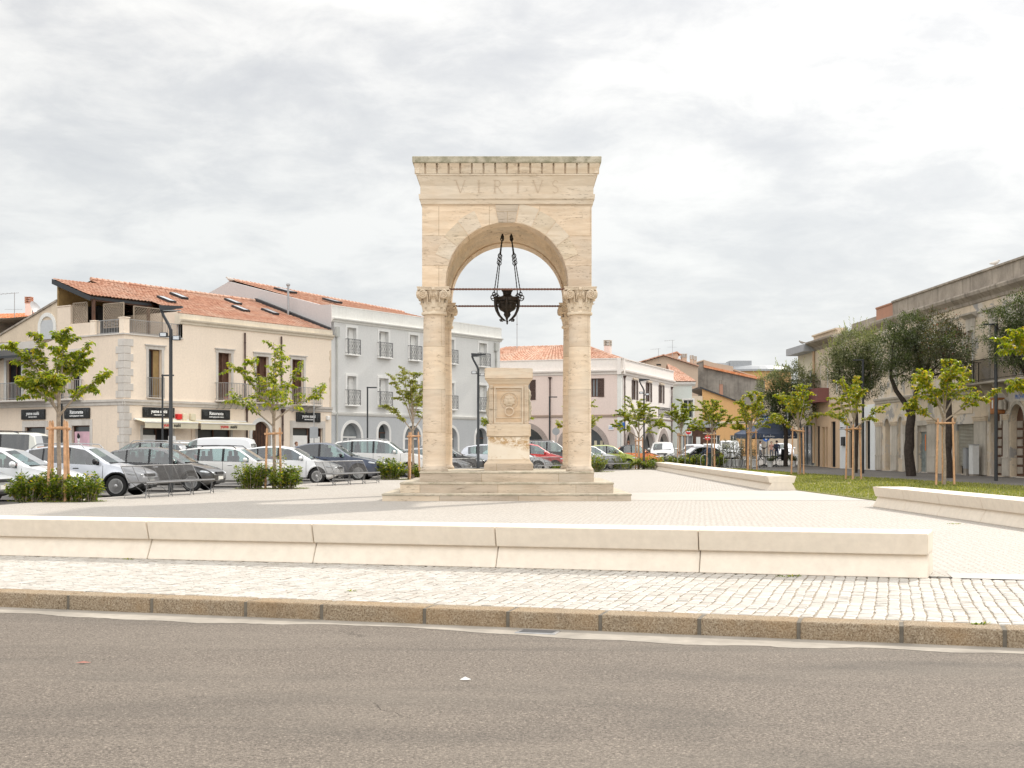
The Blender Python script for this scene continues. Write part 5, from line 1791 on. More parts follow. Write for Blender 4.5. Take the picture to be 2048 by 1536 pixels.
# flower pots on the balconies
for (px, k, mt) in ((441, 0, 'terracotta'), (470, 1, 'steel'), (516, 2, 'terracotta'), (528, 3, 'terracotta')):
    u_ = uA(px); zz = zA(px, 804)
    w = A.M @ Vector((u_, -.45, 0)); ca, sa = math.cos(RZ), math.sin(RZ)
    P = (P0[0] + ca * u_ + sa * .45, P0[1] + sa * u_ - ca * .45, w2[2] if k < 2 else w3[2])
    labs = ['terracotta pot with red flowers at the left end of the first long balcony', 'grey bowl pot with a small plant at the right end of the first long balcony', 'terracotta trough on the left of the second long balcony', 'second terracotta trough in the middle of the second long balcony']
    pt = thing('flower_pot', labs[k], 'flower pot', P)
    m = MB(); m.lathe([(.10, 0), (.15, .18), (.16, .2), (.13, .2), (.12, .16)], 14); m.build('pot', M[mt], pt, smooth=40)
    m = MB(); random.seed(k)
    for i in range(60):
        a = random.uniform(0, 2 * PI); e = random.uniform(.2, 1.4); r_ = random.uniform(.05, .18)
        p = Vector((r_ * math.cos(a) * math.cos(e), r_ * math.sin(a) * math.cos(e), .2 + r_ * math.sin(e))); q = Vector((math.cos(a + 1), math.sin(a + 1), .3)) * .035
        m.add([p - q, p + Vector((0, 0, .02)), p + q, p - Vector((0, 0, .02))], [(0, 1, 2, 3)])
    m.build('plant', M['leaf_shrub'], pt, recalc=False)

# ------------------------------------------------------------------ grey three-storey house
PG = (P0[0] + math.cos(RZ) * LA, P0[1] + math.sin(RZ) * LA)
gh = thing('grey_townhouse', 'pale grey three-storey house with white window frames and ironwork balconies', 'building', (PG[0], PG[1], 0), RZ)
G = Fac(gh, PG, RZ)
LG = G.u(1000)
uG = G.u; zG = G.z
cols = [(694, 712), (758, 776.5), (819, 835.5), (895, 908), (958, 973)]
ops = []
tops = []
for i, (a_, b_) in enumerate(cols):
    u0, u1 = uG(a_), uG(b_)
    ops.append((u0, u1, 7.55, 9.30)); ops.append((u0, u1, 4.22, 6.12)); tops.append((u0, u1))
arches = [(685, 722, 846), (756, 778, 848), (809, 842, 851), (888, 915, 855), (951, 974, 856)]
gops = [(uG(a_), uG(b_), ZB, zG((a_ + b_) / 2, t_), True) for a_, b_, t_ in arches]
ZGS = 3.55
G.wall('upper_wall', 0, LG, ZGS, 9.70, ops, M['grey_pl'], .30)
G.wall('ground_wall', 0, LG, ZB, ZGS, gops, M['grey_pl2'], .40)
G.course('string_course', 0, LG + .1, [(0, 3.50), (-.05, 3.52), (-.10, 3.62), (-.12, 3.72), (0, 3.74)], M['white_trim'])
G.course('cornice', 0, LG + .15, [(0, 9.55), (-.06, 9.58), (-.10, 9.68), (-.22, 9.74), (-.24, 9.82), (-.04, 9.86), (-.04, 10.56), (-.06, 10.58), (-.06, 10.64), (.25, 10.64), (.25, 9.55)], M['white_trim'])
for (u0, u1) in tops:
    for (za, zb) in ((7.55, 9.30), (4.22, 6.12)):
        G.surround(u0, u1, za, zb, .17, M['white_frame'], .04)
        G.window(u0 + .02, u0 + (u1 - u0) * .56, za, zb, leaves=1, rows=3, d=.26, fw=.09, pane='dark_glass')
        G.boxp('window_panel', (u0 + (u1 - u0) * .56, .25, za), (u1, .30, zb), M['white_frame'])
        G.balcony(u0 - .19, u1 + .19, za - .02, za + .98, .30, slab=.07, fancy=True, slabmat='white_frame', mat='dark_steel')
for (a_, b_, t_), g in zip(arches, gops):
    G.arch_surround(g[0], g[1], ZB, g[3], .20, M['white_frame'], .04)
    u0, u1 = g[0], g[1]; cx_ = (u0 + u1) / 2; r_ = (u1 - u0) / 2; zc = g[3] - r_
    m = G.mb(); m.prism([(u0, ZB)] + [(cx_ - r_ * math.cos(PI * i / 14), zc + r_ * math.sin(PI * i / 14)) for i in range(15)] + [(u1, ZB)], .36, .40, 'xz')
    nar = b_ - a_ < 26
    w = m.build('window', M['dark_glass'] if nar else M['pane_grey'], gh)
    m = G.mb()
    if not nar:
        m.box((u0 + .1, .32, zc - .05), (u1 - .1, .358, zc + .05)); m.box((cx_ - .05, .32, ZB), (cx_ + .05, .358, zc))
        m.box((u0 + .1, .33, ZB), (cx_ - .05, .357, 1.0))
    else: m.box((u0, .33, zc - .04), (u1, .358, zc + .04)); m.box((cx_ - .03, .33, ZB), (cx_ + .03, .358, zc))
    m.build('glazing_bar', M['white_frame'] if not nar else M['brown_wood'], w)
G.pipe(uG(672), ZB, 8.6, mat='grey_pipe', funnel=False, r=.06); G.boxp('hopper', (uG(672) - .16, -.20, 8.6), (uG(672) + .16, -.02, 9.25), M['grey_pipe'])
G.pipe(uG(990.5), 7.2, 8.8, mat='grey_pipe', funnel=False, r=.07); G.boxp('hopper', (uG(990.5) - .18, -.22, 8.8), (uG(990.5) + .18, -.02, 9.45), M['grey_pipe'])
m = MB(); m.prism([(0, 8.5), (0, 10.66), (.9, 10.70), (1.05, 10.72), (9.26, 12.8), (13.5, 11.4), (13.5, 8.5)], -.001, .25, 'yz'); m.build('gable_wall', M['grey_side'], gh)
shell(gh, .02, LG, .3, 13.5, ZB, 10.3, M['grey_pl'], flat=False)
tile_roof('roof', gh, (.25, .9, 10.62), (LG, .9, 10.30), (LG - .2, 9.26, 12.3), (.25, 9.26, 12.92), M['tiles'])
tile_roof('roof', gh, (LG, 13.5, 11.0), (.2, 13.5, 11.0), (.2, 9.26, 12.92), (LG - .2, 9.26, 12.3), M['tiles'])
ridge_tiles(gh, (.0, 9.26, 12.95), (LG - .2, 9.26, 12.36), M['tiles_old'])
gn = Vector((0, -2.2, 8.36)).normalized(); gy = Vector((0, 8.36, 2.2)).normalized()
for (x, y) in ((2.6, 6.5), (4.6, 4.0)): skylight(gh, Vector((x, y, 10.62 + (y - .9) * .27 + .06)), Vector((1, 0, 0)), gy, gn, 1.0 if x < 3 else .7, 1.3)
m = MB(); m.prism([(0, 8.98), (6.5, 11.25), (6.5, 11.45), (0, 9.16)], -.35, -.02, 'yz'); m.build('flashing', M['pole'], bh, loc=(LA, 0, 0))
fl = thing('flue_pipe', 'slim steel flue pipe standing on the tiled roof by the grey gable', 'flue', (P0[0] + math.cos(RZ) * (LA - .5) - math.sin(RZ) * 3.3, P0[1] + math.sin(RZ) * (LA - .5) + math.cos(RZ) * 3.3, 10.0))
m = MB(); m.tube([(0, 0, 0), (0, 0, 2.0)], .07, 10); m.tube([(0, 0, 2.0), (0, 0, 2.06), (0, 0, 2.16), (0, 0, 2.2)], [.07, .13, .13, .05], 10); m.tube([(0, 0, .3), (0, 0, .36)], .085, 10); m.build('pipe', M['steel'], fl, smooth=40)

# ------------------------------------------------------------------ pink house
RP = math.atan2(1, .362)
PP = (8.8, 105.0)
ph = thing('pink_house', 'pale pink house with stone arches and brown shutters at the end of the square', 'building', (PP[0], PP[1], 0), RP)
PA = Fac(ph, PP, RP); PB = Fac(ph, PP, RP, True)
LP = 17.6 * 1.063; LB = 15.0
ua = PA.u; ub = PB.u
wins = [(1266, 1273, 799, 760), (1294, 1301, 803, 765), (1319.5, 1326, 806, 770)]
aops = [(ua(a_), ua(b_), PA.z(a_, c_), PA.z(a_, e_)) for a_, b_, c_, e_ in wins]
arA = [(1251, 1270), (1286, 1309), (1317, 1337)]
aarch = [(ua(a_), ua(b_), .0, 2.75, True) for a_, b_ in arA]
PA.wall('upper_wall', 0, LP, 3.95, 7.55, aops, M['pink_white']); PA.wall('ground_wall', 0, LP, 0, 3.95, aarch, M['pink_white'], .4)
bw = [(1183, 1196, 794, 757), (1046, 1059.5, 800, 760), (960, 973, 800, 760)]
bops = []
for a_, b_, c_, e_ in bw:
    bops.append((ub(b_), ub(a_), PB.z(a_, c_), PB.z(a_, e_)))
cx1, cx2 = ub(1166), ub(1048)
barch = [(cx1 - 1.85, cx1 + 1.85, 0, 3.1, True), (cx2 - 1.85, cx2 + 1.85, 0, 3.1, True)]
PB.wall('upper_wall', 0, LB, 3.95, 7.55, bops, M['pink_pl']); PB.wall('ground_wall', 0, LB, 0, 3.95, barch, M['pink_pl'], .45)
for F, L_ in ((PA, LP), (PB, LB)):
    F.course('string_course', -.1, L_, [(0, 3.90), (-.07, 3.92), (-.09, 4.08), (0, 4.12)], m_plaster('brown_string_stone', (.40, .30, .24)) if F is PA else bpy.data.materials['brown_string_stone'])
    F.course('cornice', -.3, L_ + .1, [(0, 7.35), (-.08, 7.38), (-.10, 7.52), (-.26, 7.62), (-.28, 7.74), (-.06, 7.78), (-.05, 8.60), (-.12, 8.62), (-.12, 8.68), (.25, 8.68), (.25, 7.35)], M['pink_white'])
m = MB(); m.box((-.03, -.03, 0), (.3, -.001, 7.4)); m.box((-.03, -.001, 0), (-.001, .3, 7.4)); m.build('corner_strip', M['white_trim'], ph)
for o in aops:
    PA.window(*o[:4], frame='brown_wood', pane='pane_grey', leaves=2, rows=1, d=.15); PA.shutters(*o[:4], lw=.42)
    m = PA.mb(); m.box((o[0] - .2, -.14, o[3] + .05), (o[1] + .2, 0, o[3] + .16)); m.build('window_head', M['sand_pl'], ph)
for o in bops: PB.window(*o[:4], frame='brown_wood', pane='pane_grey', leaves=2, rows=1, d=.15); PB.shutters(*o[:4], lw=.52)
M['arch_stone'] = m_plaster('grey_brown_arch_stone', (.40, .34, .31), (.25, .2, .17), .3, .3)
for o in aarch:
    PA.arch_surround(o[0], o[1], 0, o[3], .45, M['arch_stone'], .04, True)
    m = PA.mb(); m.box((o[0] + .02, .45, 0), (o[1] - .02, .5, 2.7)); m.build('door', M['dark_glass'], ph)
for o in barch:
    PB.arch_surround(o[0], o[1], 0, o[3], .42, M['arch_stone'], .04, True)
    m = PB.mb(); m.box((o[0] + .02, .46, 0), (o[1] - .02, .5, 3.08)); w = m.build('shop_window', M['dark_glass'], ph)
    m = PB.mb()
    for i in range(7):
        x = o[0] + .3 + i * .5; m.box((x, .44, .2), (x + .22, .455, 2.0))
    m.build('curtain', M['yellow_pl'], w)
PA.balcony(ua(1300), ua(1324), 4.05, 5.0, .8, fancy=True, brackets=0)
PA.pipe(ua(1247.5), .3, 6.95); PA.pipe(ua(1342), .3, 6.8); PB.pipe(ub(1100.5), .3, 6.9)
m = PB.mb(); m.cbox((ub(1228), -.06, 2.85), (ub(1217), -.01, 3.25), .03); s_ = m.build('street_plate', M['white_paint'], ph)
m = PB.mb(); m.box((ub(1227) , -.066, 2.98), (ub(1218), -.061, 3.02)); m.box((ub(1226) , -.066, 3.08), (ub(1219), -.061, 3.12)); m.build('plate_text', M['blue'], s_)
shell(ph, .02, LP, .02, LB, 0, 8.3, M['pink_pl'], flat=False, near=False)
# hipped roof
ex0, ex1, ey0, ey1, ze, zr = .25, LP, .25, LB, 8.55, 10.1
rx0, rx1, ry = 4.0, LP - 4.0, 4.3
rA = (4.3, 4.3, zr); rB = (4.3, LB - 3.6, zr); rC = (LP, 4.3, zr)
tile_roof('roof', ph, (ex0, ey1, ze), (ex0, ey0, ze), rA, rB, M['tiles_old'], .34, .42, .10)
tile_roof('roof', ph, (ex0, ey0, ze), (ex1, ey0, ze), (LP, 4.3, zr - .5), rA, M['tiles_old'], .34, .42, .10)
m = MB(); m.add([rA, rB, (LP, LB, 8.6), (LP, 4.3, zr - .5)], [(0, 1, 2), (0, 2, 3)]); m.build('roof_back', M['tiles_old'], ph, recalc=False)
m = MB(); m.add([rB, (ex0, ey1, ze), (LP, LB, 8.6)], [(0, 1, 2)]); m.build('roof_back', M['tiles_old'], ph, recalc=False)
ridge_tiles(ph, rA, rB, M['tiles_old']); ridge_tiles(ph, (ex0, ey0, ze + .05), rA, M['tiles_old']); ridge_tiles(ph, rB, (ex0, ey1, ze + .05), M['tiles_old'])
chimney(ph, 3.9, 2.2, 8.6, 10.0, .52, M['pink_pl'], M['old_low'])
bpy.data.objects['chimney'].location = (0, 0, 0)
mast = thing('antenna_mast', 'thin tall antenna mast rising above the pink house roof behind the lantern', 'antenna', (at(1034, 690, 112).x, 112, 8.0))
m = MB(); m.tube([(0, 0, 0), (0, 0, 6.2)], .03, 6); m.tube([(0, 0, 4), (0, 0, 4.1)], .06, 6); m.build('pole', M['steel'], mast)

# ================================================================== OLD HOUSES ALONG THE RIGHT
RR = math.atan2(-1, .036)
def fx(Y): return 23.5 - .036 * (Y - 60)
def row_house(name, label, Yfar, Ynear, set_=0.0):
    P = (fx(Yfar) + set_, Yfar); t = thing(name, label, 'building', (P[0], P[1], 0), RR)
    return t, Fac(t, P, RR), (Yfar - Ynear) / math.cos(RR + PI / 2)


# --- long old building, peeling plaster
oh, O, LO = row_house('old_palazzo', 'long old two-storey building with peeling plaster and a blackened cornice on the right', 81.2, 44)
u = O.u; z = O.z
old_arch = [(u(1770.5), u(1780), .05, z(1775, 837), True), (u(1981), u(2006), .05, z(1993, 812), True), (u(2021), u(2050), .05, z(2035, 808), True)]
old_rect = [(u(1836), u(1855), .05, z(1845, 851)), (u(1913), u(1948), .05, z(1930, 848))]
blind = (u(1797), u(1807), z(1800, 918), z(1800, 833), True)
ws = [(1785, 1794), (1838, 1848), (1888, 1898), (1936, 1948), (1981, 1994), (2031, 2046)]
upw = [(u(a_), u(b_), 4.75, 7.35) for a_, b_ in ws]
O.wall('ground_wall', 0, LO, 0, 4.25, old_arch + old_rect + [blind], M['old_pl'], .35)
O.wall('upper_wall', 0, LO, 4.25, 9.2, upw, M['old_pl'], .30)
O.course('string_course', -.05, LO, [(0, 4.10), (-.06, 4.14), (-.08, 4.24), (-.16, 4.32), (-.18, 4.42), (0, 4.48)], M['old_low'])
O.course('cornice', -.25, LO, [(0, 8.62), (-.05, 8.66), (-.08, 8.80), (-.14, 8.86), (-.34, 9.02), (-.38, 9.16), (-.36, 9.24), (0.02, 9.30)], M['old_dark'])
O.course('frieze_band', 0, LO, [(0, 8.10), (-.05, 8.12), (-.05, 8.20), (0, 8.22)], M['old_low'])
O.course('parapet', 3.2, LO, [(.0, 9.24), (-.02, 10.08), (-.10, 10.10), (-.10, 10.20), (.30, 10.20), (.30, 9.24)], M['old_dark'])
O.course('brick_parapet', .05, 3.2, [(.0, 9.24), (-.0, 10.02), (-.06, 10.06), (-.06, 10.14), (.30, 10.14), (.30, 9.24)], M['brick'])
m = MB(); m.box((0, .3, 9.0), (LO, 11, 9.3)); m.add([(0, 0, 0), (0, 11, 0), (0, 11, 9.3), (0, 0, 9.3)], [(0, 1, 2, 3)]); m.add([(LO, 0, 0), (LO, 11, 0), (LO, 11, 9.3), (LO, 0, 9.3)], [(0, 1, 2, 3)]); m.build('roof', M['rough_wall'], oh, recalc=False)
for i, o in enumerate(upw):
    O.window(*o, frame='white_frame', pane='dark_glass', leaves=2, rows=3, d=.22, fw=.08)
    O.surround(*o, .16, M['old_low'], .04)
    m = O.mb(); m.prism([(0, 7.95), (-.06, 7.98), (-.10, 8.02), (-.30, 8.12), (-.32, 8.20), (0, 8.26)], o[0] - .42, o[1] + .42, 'yz')
    m.box((o[0] - .2, -.05, 7.51), (o[1] + .2, 0, 7.95)); m.build('window_hood', M['old_low'], oh)
O.balcony(u(1962), u(2100), 4.55, 5.62, .95, bars=60, slabmat='old_low', brackets=0)
for pu in (1966, 1990, 2016, 2044):
    m = O.mb(); m.prism([(0, 4.44), (-.75, 4.44), (-.70, 4.30), (-.40, 4.20), (-.15, 3.95), (0, 3.75)], u(pu) - .1, u(pu) + .1, 'yz'); m.build('balcony_console', M['old_low'], oh)
# ground floor pilasters with capitals, plinths
edges = [(u(1754), u(1764)), (u(1785), u(1795.5)), (u(1809), u(1829)), (u(1858), u(1872)), (u(1896), u(1911)), (u(1950), u(1974)), (u(2008.5), u(2019))]
for a_, b_ in edges:
    m = O.mb(); m.box((a_, -.07, .95), (b_, -.0, 2.72)); m.box((a_ - .04, -.11, .05), (b_ + .04, 0, .92)); m.box((a_ - .05, -.13, .90), (b_ + .05, 0, .97)); m.build('pilaster', M['old_low'], oh)
    m = O.mb(); m.box((a_ - .04, -.10, 2.72), (b_ + .04, 0, 2.80)); m.box((a_ - .07, -.14, 2.80), (b_ + .07, 0, 2.92)); m.box((a_ - .11, -.18, 2.92), (b_ + .11, 0, 2.98)); m.build('pilaster_cap', M['sand_pl'], oh)
for o in old_arch + [blind]: O.arch_surround(o[0], o[1], 2.9 if o is not blind else 2.2, o[3], .16, M['old_low'], .06)
for o in old_arch:
    m = O.mb(); cx_ = (o[0] + o[1]) / 2; r_ = (o[1] - o[0]) / 2
    m.prism([(o[0], o[2])] + [(cx_ - r_ * math.cos(PI * i / 14), o[3] - r_ + r_ * math.sin(PI * i / 14)) for i in range(15)] + [(o[1], o[2])], .30, .35, 'xz')
    dr = m.build('door', M['brown_wood'] if o is not old_arch[0] else M['old_dark'], oh)
    m = O.mb(); n = 6; zt_ = o[3] - r_
    for s_ in (0, 1):
        for i in range(n):
            a0 = o[0] + .10 + s_ * (cx_ - o[0]); a1 = a0 + (cx_ - o[0]) - .2
            b0 = o[2] + .12 + (zt_ - o[2]) * i / n; m.cbox((a0, .265, b0), (a1, .30, b0 + (zt_ - o[2]) / n - .1), .03)
    m.build('door_panel', M['old_dark'], dr)
m = O.mb(); m.box((blind[0] - .02, .12, blind[2]), (blind[1] + .02, .15, blind[3])); m.build('niche_back', M['stone_trim'], oh)
o = old_rect[0]
m = O.mb(); m.box((o[0], .2, o[2]), (o[1], .26, o[3] - .35)); dr = m.build('door', m_plain('flaking_teal_door', (.22, .25, .24), .8, var=.4, scale=4), oh)
m = O.mb(); m.box((o[0] - .0, .12, o[3] - .35), (o[1], .25, o[3])); m.box(((o[0] + o[1]) / 2 - .02, .18, o[2]), ((o[0] + o[1]) / 2 + .02, .2, o[3] - .35)); m.build('door_head', M['old_low'], dr)
m = O.mb(); m.box(((o[0] + o[1]) / 2 - .10, .17, 1.25), ((o[0] + o[1]) / 2 + .02, .19, 2.15)); m.build('orange_strip', m_plain('orange_plastic_strip', (.80, .22, .04), .6), dr)
O.surround(o[0], o[1], .05, o[3], .28, M['old_low'], .05)
o = old_rect[1]
m = O.mb(); n = 30
for i in range(n):
    z0_ = .45 + (o[3] - .45) * i / n; h_ = (o[3] - .45) / n
    m.add([(o[0], .16, z0_), (o[1], .16, z0_), (o[1], .115, z0_ + h_ * .5), (o[0], .115, z0_ + h_ * .5), (o[1], .16, z0_ + h_), (o[0], .16, z0_ + h_)], [(0, 1, 2, 3), (3, 2, 4, 5)])
m.build('roller_shutter', m_plaster('rusting_roller_shutter', (.40, .39, .34), (.26, .2, .13), .6, .6), oh, recalc=False)
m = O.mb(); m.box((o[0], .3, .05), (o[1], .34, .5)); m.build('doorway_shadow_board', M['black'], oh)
m = O.mb(); m.cbox((u(1904), -.03, 3.15), (u(1946), 0, 3.75), .01); m.build('faded_plaque', M['sand_pl'], oh)
m = O.mb(); m.box((u(1990), -.03, 3.55), (LO - .5, 0, 4.02)); pl_ = m.build('name_plaque', M['stone_trim'], oh)
O.text('lettering', 'PROVVISTE', .30, u(2045), 3.66, -.036, M['blue'], pl_)
# orange-brown gas meter box on the wall
m = O.mb(); m.cbox((u(1997), -.42, 3.02), (u(2011), -.02, 3.78), .03); mbx = m.build('meter_box', M['orange_box'], oh)
m = O.mb(); m.cbox((u(2009), -.36, 3.2), (u(2016), -.05, 3.66), .06); m.tube([(u(2010), -.2, 3.0), (u(2010), -.2, 2.5)], .04, 8); m.tube([(u(2016), -.18, 3.66), (u(2018.5), -.18, 3.5), (u(2018), -.18, 3.2)], .06, 8); m.build('meter_pipe', M['old_low'], mbx)
m = O.mb(); m.box((u(2001), -.426, 3.28), (u(2003.5), -.421, 3.68)); m.build('meter_label', M['sign_white'], mbx)

# --- utility cabinets standing against the wall
for (px, w_, h_, lab, mt, s_) in ((1953, .42, 1.35, 'grey utility cabinet on a concrete foot next to the roller shutter', 'grey_metal', 0), (1966, .52, 1.52, 'taller white-grey utility cabinet standing beside the smaller grey one', 'grey_pl', 1)):
    uu = u(px); t = thing('utility_cabinet', lab, 'cabinet', (O.P0.x + O.dir.x * uu - .45, O.P0.y + O.dir.y * uu, .006), RR)
    m = MB(); m.cbox((-w_ / 2, -.16, .35 if not s_ else .08), (w_ / 2, .16, h_), .015); b_ = m.build('body', M[mt], t)
    m = MB(); m.cbox((-w_ / 2 + .03, -.15, 0), (w_ / 2 - .03, .15, .35 if not s_ else .08), .01); m.build('foot', M['concrete'], t)
    m = MB(); m.box((-w_ / 2 + .04, -.168, h_ * .40), (w_ / 2 - .04, -.161, h_ - .05)); m.build('door', M[mt], t)
    m = MB(); m.cbox((-w_ / 2 - .02, -.19, h_), (w_ / 2 + .02, .19, h_ + .04), .01); m.build('top', M['grey_metal'], t)

# --- sand-coloured house with white shopfront
h2, W2, L2 = row_house('sand_house', 'sand-coloured house with white painted shop front left of the old palazzo', 88.6, 81.25, .02)
u = W2.u; z = W2.z
dops = [(u(1732), u(1741.5), .05, z(1736, 842)), (u(1709), u(1716), .05, z(1712, 843)), (u(1698), u(1704), .05, z(1700, 843))]
W2.wall('ground_wall', 0, L2, 0, 4.2, dops, M['sand_pl'], .3)
wops = [(u(1697), u(1702), 4.9, 6.9), (u(1718), u(1724), 4.9, 6.9), (u(1738), u(1744), 4.9, 6.9)]
W2.wall('upper_wall', 0, L2, 4.2, 8.9, wops, M['sand_pl'], .3)
W2.course('cornice', -.1, L2, [(0, 8.6), (-.15, 8.7), (-.45, 8.92), (-.47, 9.05), (0, 9.1)], M['old_dark'])
W2.course('parapet', 2.2, L2, [(.0, 9.08), (0, 9.62), (.3, 9.62), (.3, 9.08)], M['old_dark'])
for (a_, b_) in ((1726, 1731.5), (1742, 1751.5)):
    W2.boxp('white_pier', (u(a_), -.06, 0), (u(b_), 0, 4.1 if a_ > 1740 else 3.5), M['bright_white'])
W2.boxp('white_pier', (u(1681.5), -.06, 0), (u(1693), 0, 3.7), M['bright_white'])
W2.boxp('white_lintel', (u(1726), -.065, z(1736, 838)), (u(1751.5), -.001, 4.15), M['bright_white'])
for o in dops: W2.window(*o, frame='pole', pane='black', leaves=1, rows=1, d=.15, name='door')
for o in wops: W2.window(*o, frame='white_frame', pane='dark_glass', leaves=2, rows=2, d=.18)
m = W2.mb(); m.cbox((u(1687), -.20, 1.55), (u(1692.5), -.06, 2.15), .02); m.build('mailbox', M['pole'], h2)
# small glass porch roof over the door
m = W2.mb(); m.prism([(-.05, z(1736, 845)), (-.9, z(1736, 849) - .25), (-.9, z(1736, 849) - .30), (-.05, z(1736, 846))], u(1705), u(1724), 'yz'); m.build('porch_roof', M['grey_metal'], h2)
for pu in (1706, 1723):
    m = W2.mb(); m.bar((u(pu), -.85, 2.75), (u(pu), -.02, 2.35), .04); m.bar((u(pu), -.02, 2.75), (u(pu), -.85, 2.75), .04); m.build('porch_bracket', M['pole'], h2)
m = MB(); m.box((0, .3, 8.9), (L2, 9, 9.1)); m.add([(0, 0, 0), (0, 9, 0), (0, 9, 9), (0, 0, 9)], [(0, 1, 2, 3)]); m.build('roof', M['tiles_old'], h2, recalc=False)
u1683 = u(1669)

# --- faded orange house
h3, W3, L3 = row_house('orange_house', 'faded orange house with red balcony and dark doors between sand house and shop', 95.3, 88.65, .04)
u = W3.u; z = W3.z
dops = [(u(1662), u(1671), .05, z(1666, 843)), (u(1651), u(1655), .05, 2.9), (u(1644), u(1649), .05, 2.9), (u(1633), u(1639.5), .05, 3.0)]
W3.wall('ground_wall', 0, L3, 0, 4.6, dops, M['orange_pl'], .3)
wops = [(u(1637), u(1642), 5.2, 7.5), (u(1650), u(1656), 5.2, 7.6), (u(1668), u(1675), 5.2, 7.6)]
W3.wall('upper_wall', 0, L3, 4.6, 9.0, wops, M['sand_pl'], .3)
W3.course('eaves', -.1, L3, [(0, 8.5), (-.2, 8.75), (-.75, 9.0), (-.78, 9.12), (0, 9.2)], M['old_dark'])
W3.course('parapet', .5, L3, [(-.3, 9.2), (-.3, 9.45), (-.45, 9.5), (-.45, 9.6), (.3, 9.6), (.3, 9.2)], M['sand_pl'])
for o in dops[:1] + dops[3:]: W3.window(*o, frame='pole', pane='black', leaves=1, rows=1, d=.15, name='door')
for o in dops[1:3]: W3.window(*o, frame='limewood', pane='dark_glass', leaves=1, rows=1, d=.15, name='door')
for o in wops: W3.window(*o, frame='white_frame', pane='pane_grey', leaves=2, rows=2, d=.18)
m = W3.mb(); m.box((u(1632), -.8, 4.65), (u(1658), 0, 4.78)); m.box((u(1632), -.8, 4.78), (u(1658), -.74, 5.65)); m.box((u(1632), -.74, 4.78), (u(1632) + .05, 0, 5.65)); m.box((u(1658) - .05, -.74, 4.78), (u(1658), 0, 5.65)); m.build('balcony', m_plaster('red_brown_balcony_panel', (.24, .10, .09), (.14, .08, .07), .4, .4), h3)
W3.pipe(u(1629.5), .3, 8.5, mat='orange_pl', funnel=False, r=.09)
m = MB(); m.box((0, .3, 9.0), (L3, 9, 9.2)); m.add([(0, 0, 0), (0, 9, 0), (0, 9, 9), (0, 0, 9)], [(0, 1, 2, 3)]); m.build('roof', M['tiles_old'], h3, recalc=False)

# --- pale yellow house with the grey canopy and glazed shopfront
h4, W4, L4 = row_house('canopy_house', 'pale yellow house with projecting grey metal canopy on its roof edge', 100.5, 95.35, .06)
u = W4.u; z = W4.z
sops = [(.5, 4.7, .1, 3.1)]
uops = [(.8, 1.9, 5.0, 7.2), (3.0, 4.3, 5.0, 7.2)]
W4.wall('wall', 0, L4, 0, 8.6, sops + uops, M['yellow_pl'], .3)
for o in sops: W4.window(*o, frame='grey_metal', pane='dark_glass', leaves=3, rows=1, d=.15)
for o in uops: W4.window(*o, frame='white_frame', pane='pane_grey', leaves=2, rows=1, d=.15)
W4.course('canopy', -.1, L4 - .05, [(.2, 8.5), (-.9, 8.5), (-.9, 9.02), (.2, 9.02)], M['grey_metal'])
W4.course('shop_fascia', 0, L4, [(0, 3.2), (-.25, 3.2), (-.25, 3.9), (0, 3.95)], M['sand_pl'])
m = MB(); m.box((0, .3, 8.5), (L4, 9, 8.6)); m.add([(0, 0, 0), (0, 9, 0), (0, 9, 8.5), (0, 0, 8.5)], [(0, 1, 2, 3)]); m.build('roof', M['grey_metal'], h4, recalc=False)

# ================================================================== HOUSES BEHIND
def flat_house(name, label, px0, px1, Y, z1, mat, depth=8, ops=(), z0=0, rz=0):
    P = at(px0, HOR, Y); t = thing(name, label, 'building', (P.x, Y, z0), rz); F = Fac(t, (P.x, Y), rz)
    L_ = F.u(px1); F.wall('wall', 0, L_, 0, z1 - z0, [o for o in ops], mat, .25)
    m = MB(); m.add([(0, 0, 0), (0, depth, 0), (0, depth, z1 - z0), (0, 0, z1 - z0)], [(0, 1, 2, 3)]); m.add([(L_, 0, 0), (L_, depth, 0), (L_, depth, z1 - z0), (L_, 0, z1 - z0)], [(0, 1, 2, 3)])
    m.add([(0, depth, 0), (L_, depth, 0), (L_, depth, z1 - z0), (0, depth, z1 - z0)], [(0, 1, 2, 3)])
    m.build('side_wall', mat, t, recalc=False)
    return t, F, L_


# mint house right of the pink one
t, F, L_ = flat_house('mint_house', 'narrow pale mint house with brown roof between pink house and ochre house', 1346, 1384, 124, 7.7, M['mint'], ops=[(1.0, 1.9, 4.3, 6.0), (.9, 1.9, .1, 2.6)])
F.window(1.0, 1.9, 4.3, 6.0, frame='white_frame', pane='dark_glass', leaves=2, rows=1); F.window(.9, 1.9, .1, 2.6, frame='white_frame', pane='pane_grey', leaves=2, rows=2, name='door')
F.surround(1.0, 1.9, 4.3, 6.0, .15, M['white_trim']); F.course('cornice', -.1, L_ + .3, [(0, 7.3), (-.25, 7.5), (-.3, 7.7), (0, 7.75)], M['white_trim'])
tile_roof('roof', t, (-.1, -.4, 7.75), (L_ + .4, -.4, 7.75), (L_ - 1.2, 4, 9.4), (-.1, 4, 9.7), M['tiles_old'])
m = MB(); m.add([(L_ + .4, -.4, 7.75), (L_ + .4, 8, 7.75), (L_ - 1.2, 4, 9.4)], [(0, 1, 2)]); m.add([(-.1, 8, 7.75), (L_ + .4, 8, 7.75), (L_ - 1.2, 4, 9.4), (-.1, 4, 9.7)], [(0, 1, 2, 3)]); m.build('roof_back', M['tiles_old'], t, recalc=False)
